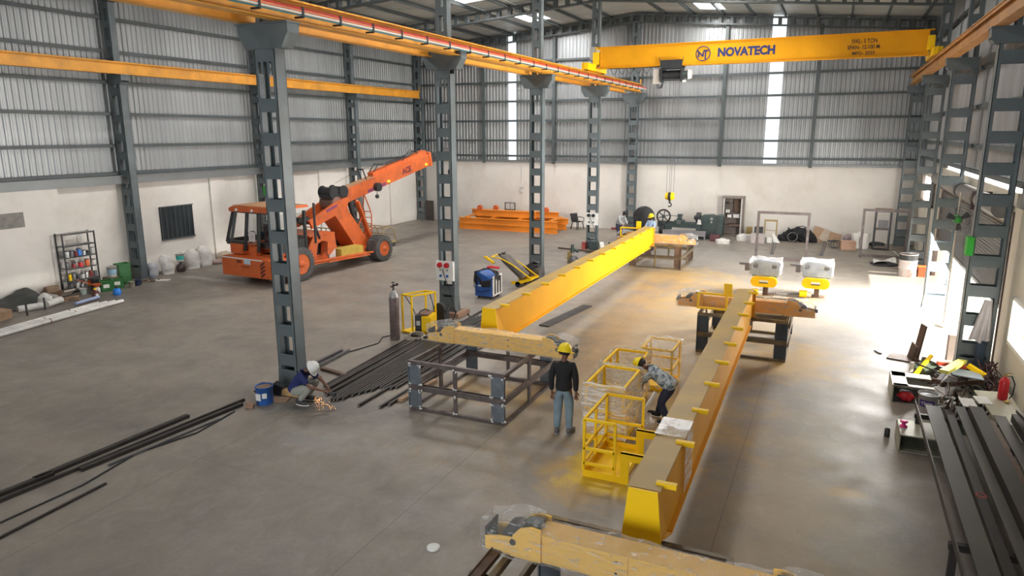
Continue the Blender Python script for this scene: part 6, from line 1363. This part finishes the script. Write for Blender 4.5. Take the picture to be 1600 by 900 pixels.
for k in range(74):
    x = rnd.uniform(12.0, 13.1); y = rnd.uniform(-22.3, -19.2) if x < 12.3 else rnd.uniform(-22.3, -20.25); hz = .12+.34*max(0, 1-abs(y+20.9)/1.5)
    L_ = rnd.uniform(.2, .75); a = rnd.uniform(0, PI); m = MB()
    kind = k % 4
    dx, dy = math.cos(a)*L_/2, math.sin(a)*L_/2; dz = rnd.uniform(-.12, .2)
    if kind == 0: m.bar((-dx, -dy, -dz/2), (dx, dy, dz/2), .09, .012); m.bar((-dx, -dy, -dz/2+.04), (dx, dy, dz/2+.04), .012, .08)
    elif kind == 1: m.tube((-dx, -dy, -dz/2), (dx, dy, dz/2), rnd.uniform(.015, .035), n=8)
    elif kind == 2: m.box((0, 0, 0), (L_*.6, rnd.uniform(.08, .2), .012), rotm(rnd.uniform(-.5, .5), rnd.uniform(-.5, .5), a))
    else: m.torus((0, 0, 0), rnd.uniform(.06, .13), .014, rotm(rnd.uniform(0, 1.5), 0, a), 14, 5)
    solo('scrap_offcut', m, SCM[k % 8], 'metal offcut in the scrap heap beside the shutter door column', 'scrap', (x, y, rnd.uniform(.03, hz*.85)), 0, 'offcuts of the scrap heap')
for k in range(14):
    x = rnd.uniform(12.15, 12.95); y = rnd.uniform(-23.1, -22.2); m = MB(); a = rnd.uniform(-.5, .5)
    m.bar((0, 0, 0), (rnd.uniform(-.15, .15), rnd.uniform(-.5, .1), .42), .035, .035) if k % 2 else m.tube((0, 0, 0), (rnd.uniform(-.2, .2), rnd.uniform(-.4, .1), .4), .02, n=8)
    solo('steel_stub', m, SCM[(k*3) % 8], 'thin steel stub leaning on the near side of the scrap heap', 'scrap', (x, y, .02), 0, 'stubs leaning on the scrap heap')
# maroon rebar tangle by the wall
m = MB(); pts = [Vector((13.12+rnd.uniform(-.2, .2), -20.9+rnd.uniform(-.7, .7), .1+rnd.uniform(0, .45))) for _ in range(60)]; m.path(pts, .013, 5); S('wire_tangle', m, pm('maroon_wire', (.10, .04, .04), .7), 'dark maroon wire tangle against the wall behind the fire extinguisher', 'wire')
# bench with cream plate carrying the extinguisher
bn = T('steel_bench', 'cream-topped low steel bench under the fire extinguisher', 'bench', (12.88, -23.4, 0))
m = MB(); m.prism([(12.62, -22.2), (13.18, -22.1), (13.2, -24.6), (12.78, -24.6)], 'z', .42, .45); obj('top_plate', m, CREAM, bn, True)
for x, y in ((12.72, -22.4), (13.1, -22.3), (12.85, -24.4), (13.12, -24.4)): m = MB(); m.bb(x-.03, x+.03, y-.03, y+.03, 0, .42); obj('leg', m, BLKM, bn, True)
ex = T('fire_extinguisher', 'red fire extinguisher with black hose standing on the cream bench', 'fire extinguisher', (13.0, -22.55, .455))
m = MB(); m.lathe([(.07, 0), (.08, .015), (.08, .33), (.06, .39), (.025, .41), (.025, .43)], n=22); obj('cylinder', m, RED, ex)
m = MB(); m.tube((0, 0, .42), (0, 0, .47), .022, n=10); m.bar((-.02, 0, .47), (.09, 0, .5), .025, .012); m.bar((-.02, 0, .46), (.07, 0, .455), .02, .01); obj('valve', m, pm('brass', (.5, .35, .12), .35, .8), ex)
m = MB(); m.path([(.0, .0, .45), (.1, .02, .44), (.16, .02, .3), (.15, .02, .1), (.1, .0, .02)], .012, 6); obj('hose', m, BLK, ex)
m = MB(); m.ell((.02, -.1, .02), (.05, .04, .03), 10, 6, None, .4, 2); S2 = solo('brass_fitting', m, pm('brass', (.5, .35, .12), .35, .8), 'small brass fitting in front of the fire extinguisher', 'fitting', (13.02, -22.64, .455))
# second cream box with pink item
b2 = T('cream_box', 'cream sheet-metal box lying on its side in the lower right, pink reel on top', 'sheet metal box', (11.55, -24.2, 0))
m = MB(); m.bb(11.25, 11.9, -24.62, -23.9, .28, .30); m.bb(11.25, 11.27, -24.62, -23.9, 0, .3); m.bb(11.25, 11.9, -23.92, -23.9, 0, .3); m.bb(11.25, 11.9, -24.62, -23.9, 0, .015); m.bb(11.88, 11.9, -24.62, -23.9, 0, .3); obj('shell', m, CREAM, b2, True)
m = MB(); m.lathe([(.06, 0), (.06, .02), (.03, .025), (.03, .08), (.06, .085), (.06, .105), (0, .105)], n=16); solo('pink_reel', m, PINK, 'bright pink reel on the cream box', 'reel', (11.33, -24.25, .30))
m = MB(); m.lathe([(.045, 0), (.045, .14), (.03, .16), (0, .16)], n=14); solo('dark_bottle', m, BLKM, 'small dark bottle on the floor left of the cream box', 'bottle', (11.12, -24.05, 0))
m = MB(); m.box((12.0, -24.2, .4), (.4, .5, .015), rotm(.0, .1, .1)); S('green_plate', m, pm('dark_green_plate', (.05, .065, .05), .4), 'dark green plate lying on the ends of the long beams', 'steel plate')
# long beams on trestles
for y, l, xe in ((-24.0, 'far', 12.62), (-28.25, 'near', 13.25)):
    t = T('beam_trestle', 'dark steel trestle under the long beams on the right, %s one' % l, 'trestle', (12.3, y, 0))
    m = MB(); m.bb(11.5, xe, y-.04, y+.04, .40, .48); obj('cross_beam', m, DK, t, True)
    for x in (11.56, (11.56+xe)/2, xe-.08): m = MB(); m.bb(x-.04, x+.04, y-.04, y+.04, 0, .40); obj('leg', m, DK, t, True)
BM = pm('oiled_dark_steel', (.022, .018, .016), .55, .1, .3, 2); BG = pm('olive_grey_steel', (.055, .052, .043), .5, .15, .2, 2)
spec = [(11.55, 11.56, .05, .10, BG, 'thin olive angle, leftmost of the long beams on the right'), (11.78, 11.78, .22, .02, BG, 'shiny flat plate, second from left of the long beams on the right'),
        (12.02, 11.98, .16, .10, BM, 'dark channel, third from left of the long beams on the right'), (12.2, 12.18, .14, .02, BG, 'grey flat bar, fourth from left of the long beams on the right'),
        (12.4, 12.4, .2, .16, BM, 'tall dark beam, fifth from left of the long beams on the right'), (12.6, 12.62, .12, .08, RUST, 'rusty channel, sixth from left of the long beams on the right'),
        (12.78, 12.8, .18, .02, BG, 'grey plate, third from the wall of the long beams on the right'), (12.98, 12.98, .14, .12, BM, 'dark beam, second from the wall of the long beams on the right'), (13.15, 13.15, .1, .2, DK, 'dark upright beam nearest the wall of the long beams on the right')]
for k, (xa, xb, w_, h, mt, l) in enumerate(spec):
    t = T('long_beam', l, 'steel beam', ((xa+xb)/2, -26.5, .48)); ya, yb = -23.6-.15*(k % 3), -31.5
    m = MB()
    if h > .04:
        m.bar((xa, ya, .49), (xb, yb, .49), w_, .012); m.bar((xa-w_/2+.006, ya, .49+h/2), (xb-w_/2+.006, yb, .49+h/2), .012, h); m.bar((xa+w_/2-.006, ya, .49+h/2), (xb+w_/2-.006, yb, .49+h/2), .012, h) if k in (4, 7, 8) else None
        if k in (4, 7, 8): m.bar((xa, ya, .49+h), (xb, yb, .49+h), w_, .012)
    else: m.bar((xa, ya, .49+.07*(k % 2)), (xb, yb, .49+.07*(k % 2)), w_, h)
    obj('beam_body', m, mt, t, True)
m = MB(); m.box((12.38, -23.2, .52), (.22, .35, .015), rotm(.1, 0, .1)); S('pale_plate', m, OFFW, 'pale small plate on the far ends of the long beams, left one', 'steel plate')
m = MB(); m.box((12.62, -23.05, .55), (.22, .3, .015), rotm(.1, 0, .2)); S('pale_plate', m, OFFW, 'pale small plate on the far ends of the long beams, right one', 'steel plate')
barobj((12.95, -23.9, .72), (13.25, -26.5, .72), .05, .05, DK, 'dark bar lying over the beams near the wall')
m = MB(); m.torus((11.98, -27.1, .61), .06, .008, None, 16, 5); S('red_ring', m, pm('red_wire', (.4, .06, .04), .6), 'small reddish wire ring on the third long beam', 'wire ring')
# ------------------------------------------------------------------ people
def skin_mesh(name, chains, mat, parent, sub=2, smooth_boost=1.0):
    """chains: list of (key or point, radius) runs; nodes with the same key are shared"""
    V, Rr, E, key = [], [], [], {}
    for ch in chains:
        prev = None
        for k, p, r in ch:
            if k in key: i = key[k]
            else: i = len(V); V.append(Vector(p)); Rr.append(r); key[k] = i
            if prev is not None and prev != i: E.append((prev, i))
            prev = i
    me = bpy.data.meshes.new(name+'_skeleton'); me.from_pydata([tuple(v) for v in V], E, [])
    o = bpy.data.objects.new(name+'_skeleton', me); COL.objects.link(o)
    md = o.modifiers.new('skin', 'SKIN'); md.use_smooth_shade = True; md.branch_smoothing = .6
    sk = me.skin_vertices[0].data
    for i, r in enumerate(Rr): sk[i].radius = r if isinstance(r, tuple) else (r, r); sk[i].use_root = (i == 0)
    s = o.modifiers.new('sub', 'SUBSURF'); s.levels = sub; s.render_levels = sub
    bpy.context.view_layer.update()
    m2 = bpy.data.meshes.new_from_object(o.evaluated_get(bpy.context.evaluated_depsgraph_get()))
    bpy.data.objects.remove(o); bpy.data.meshes.remove(me)
    m2.name = name; m2.materials.clear(); m2.materials.append(mat)
    for p in m2.polygons: p.use_smooth = True; p.material_index = 0
    r = bpy.data.objects.new(name, m2); COL.objects.link(r); r.parent = parent
    return r
def person(label, loc, rz, J, shirt, pants, helmet=None, shoes=BLK, sleeves='long', face=(0, 1, 0), soles=None, fingers=.5):
    t = T('person', label, 'person', loc, rz); V = Vector
    J = {k: V(v) for k, v in J.items()}
    face = V(face).normalized(); hd = J['head']; up = (hd-J['neck']).normalized(); fw = (face-up*face.dot(up)).normalized(); side = fw.cross(up)
    body = [[('pel', J['pelvis'], .10), ('wa', J['pelvis'].lerp(J['chest'], .5), .095), ('ch', J['chest'], .11), ('nb', J['neck'], .058), ('nk', J['neck'].lerp(hd, .45), .05), ('jaw', hd-up*.045+fw*.022, .068), ('skull', hd+up*.03-fw*.005, .088), ('crown', hd+up*.075-fw*.01, .068)],
            [('jaw', 0, 0), ('nose', hd-up*.015+fw*.098, .014)], [('skull', 0, 0), ('earR', hd+side*.088, .016)], [('skull', 0, 0), ('earL', hd-side*.088, .016)]]
    shirt_c = [[('hem', J['pelvis']-(J['chest']-J['pelvis'])*.22, .165), ('pel', J['pelvis']+(J['chest']-J['pelvis'])*.12, .168), ('wa', J['pelvis'].lerp(J['chest'], .55), .155), ('ch', J['chest'], .172), ('ub', J['chest'].lerp(J['neck'], .6), .13), ('nb', J['neck']-up*.0, .072)]]
    pants_c = [[('pel', J['pelvis'], .145), ('wst', J['pelvis'].lerp(J['chest'], .3), .125)]]
    for s in 'RL':
        sh, el, wr = J['sh'+s], J['el'+s], J['wr'+s]; hp, kn, an, toe = J['hip'+s], J['kn'+s], J['an'+s], J['toe'+s]
        body.append([('ch', 0, 0), ('sh'+s, sh, .055), ('ue'+s, sh.lerp(el, .5), .043), ('el'+s, el, .036), ('fa'+s, el.lerp(wr, .4), .036), ('wr'+s, wr, .024)])
        body.append([('pel', 0, 0), ('hip'+s, hp, .078), ('th'+s, hp.lerp(kn, .5), .07), ('kn'+s, kn, .05), ('cf'+s, kn.lerp(an, .35), .048), ('an'+s, an, .034), ('to'+s, an.lerp(toe, .6)-V((0, 0, .02)), .03)])
        # hand: palm and five fingers
        d = (J['hand'+s]-wr).normalized() if 'hand'+s in J else (wr-el).normalized()
        th = J.get('thumb'+s, fw); th = (V(th)-d*V(th).dot(d)).normalized(); nrm = d.cross(th).normalized()
        if 'palm'+s in J: nrm = V(J['palm'+s])
        pm_ = wr+d*.05; body.append([('wr'+s, 0, 0), ('pa'+s, pm_, .028), ('pb'+s, wr+d*.085, .026)])
        for k, (off, ln) in enumerate(((.03, .068), (.011, .078), (-.009, .072), (-.028, .056))):
            b0 = wr+d*.085+th*off; cu = fingers
            p1 = b0+d*ln*.4+nrm*cu*.008; p2 = p1+(d*(1-.5*cu)+nrm*cu*.9).normalized()*ln*.33; p3 = p2+(d*(1-1.3*cu)+nrm*cu*1.4).normalized()*ln*.27
            body.append([('pb'+s, 0, 0), ('f%d0'%k+s, b0, .0105), ('f%d1'%k+s, p1, .0095), ('f%d2'%k+s, p2, .0085), ('f%d3'%k+s, p3, .0075)])
        q0 = wr+d*.03+th*.024; body.append([('pa'+s, 0, 0), ('t0'+s, q0+th*.008, .012), ('t1'+s, q0+th*.026+d*.03, .0105), ('t2'+s, q0+th*.032+d*.056+nrm*.01, .009)])
        ce = 1.0 if sleeves == 'long' else 0
        run = [('ch', 0, 0), ('sh'+s, sh, .082), ('ue'+s, sh.lerp(el, .5), .068)]
        if ce: run += [('el'+s, el, .058), ('fa'+s, el.lerp(wr, .5), .052), ('wr'+s, el.lerp(wr, .93), .042)]
        else: run += [('el'+s, sh.lerp(el, .82), .066)]
        shirt_c.append(run)
        pants_c.append([('pel', 0, 0), ('hip'+s, hp, .11), ('th'+s, hp.lerp(kn, .5), .098), ('kn'+s, kn, .08), ('cf'+s, kn.lerp(an, .45), .072), ('an'+s, kn.lerp(an, .95), .062)])
    skin_mesh('body', body, SKIN, t)
    skin_mesh('shirt', shirt_c, shirt, t); skin_mesh('trousers', pants_c, pants, t)
    for s in 'RL':
        an, toe = J['an'+s], J['toe'+s]; d = (toe-an); d.z = 0; d = d.normalized(); n_ = V((-d.y, d.x, 0)); zb = toe.z-.035
        m = MB(); Rm = Matrix((( n_.x, d.x, 0), (n_.y, d.y, 0), (0, 0, 1)))
        m.ell(V((an.x, an.y, zb+.055))+d*.075, (.048, .145, .05), 14, 8, Rm); m.ell(V((an.x, an.y, zb+.085))-d*.01, (.045, .07, .055), 12, 8, Rm); so = obj('shoe', m, shoes, t)
        m = MB(); m.ell(V((an.x, an.y, zb+.016))+d*.07, (.052, .155, .018), 14, 6, Rm); obj('shoe_sole', m, soles or BLKM, so)
    # hair
    Rh = Matrix(((side.x, fw.x, up.x), (side.y, fw.y, up.y), (side.z, fw.z, up.z)))
    m = MB(); m.lathe([(.001, .125), (.05, .115), (.085, .075), (.098, .03), (.094, -.02), (.082, -.04)], hd+up*.005-fw*.014, 20, Rh); obj('hair', m, HAIR, t)
    if helmet:
        m = MB(); m.lathe([(.001, .165), (.045, .158), (.085, .13), (.112, .085), (.122, .04), (.124, .02)], hd+up*.012-fw*.008, 28, Rh)
        m.lathe([(.124, .02), (.138, .012), (.138, .008), (.12, .016)], hd+up*.012-fw*.008, 28, Rh)
        h_ = obj('hard_hat', m, helmet, t)
        m = MB(); c0 = hd+up*.028-fw*.008; pts = []
        for k in range(13):
            a = -PI*.38+PI*.76*k/12; pts.append(c0+Rh @ V((.122*math.sin(a), .122*math.cos(a), .0)))
        for k in range(13):
            a = PI*.38-PI*.76*k/12; pts.append(c0+Rh @ V((.135*math.sin(a), .122*math.cos(a)+.062*max(0, math.cos(a*1.2)), -.014)))
        m.add(pts, [tuple(range(26))]); m.add([p-up*.006 for p in pts], [tuple(range(26))[::-1]]); 
        for k in range(3): m.path([c0+Rh @ V(((k-1)*.022, .11*math.cos(b), .018+.125*math.sin(b))) for b in [PI*j/8 for j in range(1, 8)]], .006, 5)
        obj('hat_brim', m, helmet, h_)
        m = MB(); m.torus(hd+up*.008-fw*.005, .1, .008, Rh, 22, 5); m.path([hd+side*.092+up*.01, hd+side*.07-up*.07+fw*.03, hd-up*.105+fw*.045, hd-side*.07-up*.07+fw*.03, hd-side*.092+up*.01], .005, 5); obj('hat_strap', m, BLK, h_)
    return t
HATY = pm('yellow_hard_hat', (.9, .68, .01), .3, 0, .03); HATW = pm('white_hard_hat', (.82, .82, .8), .3, 0, .03)
JEANS = pm('faded_jeans', (.19, .27, .33), .85, 0, .25, 6); NAVYP = pm('navy_trousers', (.025, .03, .06), .85, 0, .2, 6); KHAKI = pm('pale_grey_trousers', (.36, .36, .32), .85, 0, .15, 5)
BSH = pm('black_shirt', (.012, .013, .016), .85, 0, .2, 8); NSH = pm('navy_tshirt', (.02, .03, .13), .8, 0, .15, 6); LSH = pm('light_blue_shirt', (.36, .46, .62), .8, 0, .1, 6); GSH = pm('light_grey_shirt', (.4, .4, .4), .85, 0, .1)
PSH = pm('patterned_shirt', (.50, .58, .62), .8, 0, .05, 6, dirt=(.05, .085, .12), dirt_amt=.85, dscale=10, dth=(.47, .53))
STANDJ = dict(pelvis=(0, 0, .87), chest=(0, -.015, 1.18), neck=(0, -.02, 1.37), head=(.01, .005, 1.49), shR=(.165, -.02, 1.30), shL=(-.165, -.02, 1.30), elR=(.215, -.05, 1.03), elL=(-.215, -.05, 1.03), wrR=(.215, -.02, .80), wrL=(-.2, -.06, .80),
              hipR=(.085, 0, .82), hipL=(-.085, 0, .82), knR=(.10, .01, .46), knL=(-.10, .01, .46), anR=(.105, -.02, .085), anL=(-.11, -.03, .085), toeR=(.15, .12, .035), toeL=(-.13, .11, .035))
person('worker in black shirt, faded jeans and yellow hard hat standing with his back turned', (5.95, -26.25, 0), math.radians(10), STANDJ, BSH, JEANS, HATY, pm('grey_sneaker', (.12, .12, .13), .6), 'long', face=(.85, .55, -.1), soles=pm('grey_sole', (.3, .3, .3), .6))
# bending worker, facing -X in world: local forward = -X
BJ = dict(pelvis=(0, -.14, .72), chest=(0, .20, .92), neck=(0, .34, .985), head=(0, .455, 1.0), shR=(.16, .26, .90), shL=(-.16, .24, .92), elR=(.21, .36, .70), elL=(-.14, .38, .66), wrR=(.14, .52, .76), wrL=(-.12, .43, .44),
          hipR=(.09, -.13, .68), hipL=(-.09, -.13, .68), knR=(.10, .06, .38), knL=(-.12, .0, .40), anR=(.13, .16, .085), anL=(-.15, -.18, .085), toeR=(.15, .30, .035), toeL=(-.16, -.04, .035), thumbR=(0, 0, 1), thumbL=(0, 1, 0))
person('bending worker in patterned blue-white shirt and yellow hard hat reaching toward the cages', (7.42, -25.0, 0), math.radians(78), BJ, PSH, NAVYP, HATY, BLK, 'short', face=(0, .75, -.65), soles=WHITE)
# squatting worker, facing +X
SJ = dict(pelvis=(0, -.22, .26), chest=(0, -.08, .55), neck=(0, .05, .68), head=(0, .15, .73), shR=(.16, .0, .62), shL=(-.16, .0, .62), elR=(.20, .20, .42), elL=(-.19, .24, .45), wrR=(.12, .42, .34), wrL=(-.08, .44, .33),
          hipR=(.10, -.2, .24), hipL=(-.10, -.2, .24), knR=(.16, .21, .42), knL=(-.17, .19, .44), anR=(.13, -.08, .085), anL=(-.14, -.06, .085), toeR=(.15, .07, .035), toeL=(-.16, .09, .035), thumbR=(-1, 0, .3), thumbL=(1, 0, .3))
person('squatting worker in navy shirt and white hard hat cutting steel tubes', (.84, -26.98, 0), math.radians(-78), SJ, NSH, KHAKI, HATW, pm('dark_sneaker', (.05, .05, .05), .6), 'short', face=(0, .55, -.8), soles=WHITE)
RJ = dict(STANDJ); RJ.update(elR=(.22, .1, 1.05), wrR=(.16, .32, .98), elL=(-.22, .1, 1.05), wrL=(-.14, .3, .98))
person('worker in light blue shirt and yellow hard hat standing behind the left girder', (2.55, -6.0, 0), math.radians(160), RJ, LSH, NAVYP, HATY, face=(.3, .7, -.6))
FJ = dict(BJ); FJ.update(pelvis=(0, -.1, .82), chest=(0, .1, 1.1), neck=(0, .22, 1.24), head=(0, .31, 1.32), shR=(.165, .12, 1.17), shL=(-.165, .12, 1.17), elR=(.2, .25, .92), elL=(-.2, .25, .92), wrR=(.12, .42, .78), wrL=(-.12, .42, .78), hipR=(.09, -.1, .78), hipL=(-.09, -.1, .78), knR=(.1, .02, .43), knL=(-.1, .02, .43), anR=(.1, .0, .085), anL=(-.1, -.06, .085), toeR=(.12, .14, .035), toeL=(-.12, .08, .035))
person('black-haired worker in light grey shirt bending by the faceplate lathe at the back', (.35, -3.4, 0), math.radians(-120), FJ, GSH, NAVYP, None, face=(0, .6, -.7))
# grinder and sparks
gd = T('angle_grinder', 'small dark angle grinder in the hands of the squatting worker', 'grinder', (1.33, -26.87, .24))
m = MB(); m.tube((-.06, -.04, .03), (.12, .02, .0), .03, n=12); m.tube((.12, .02, .03), (.12, .02, -.03), .032, n=12); obj('grinder_body', m, BLKM, gd); m = MB(); m.tube((.12, .02, -.035), (.12, .02, -.04), .055, n=20); obj('cutting_disc', m, MILL, gd)
SPARK = bpy.data.materials.new('hot_spark'); SPARK.use_nodes = True; n_ = SPARK.node_tree.nodes['Principled BSDF']; n_.inputs['Emission Color'].default_value = (1, .45, .12, 1); n_.inputs['Emission Strength'].default_value = 4; n_.inputs['Base Color'].default_value = (1, .4, .1, 1)
m = MB(); rnd = random.Random(2)
for k in range(60):
    a = rnd.gauss(-.3, .5); d = abs(rnd.gauss(0, .16)); p = Vector((1.08+d*math.cos(a)*1.3+rnd.uniform(-.05, .05), -26.95+d*math.sin(a)*.5+rnd.uniform(-.06, .05), max(.012, .12-d*.5+rnd.uniform(-.05, .06))))
    m.tube(p, p+Vector((math.cos(a), math.sin(a), -.3))*rnd.uniform(.005, .018), .003, .002, n=4)
o_ = S('grinding_sparks', m, SPARK, 'orange grinding sparks at the ends of the square tubes', 'sparks'); o_['kind'] = 'stuff'
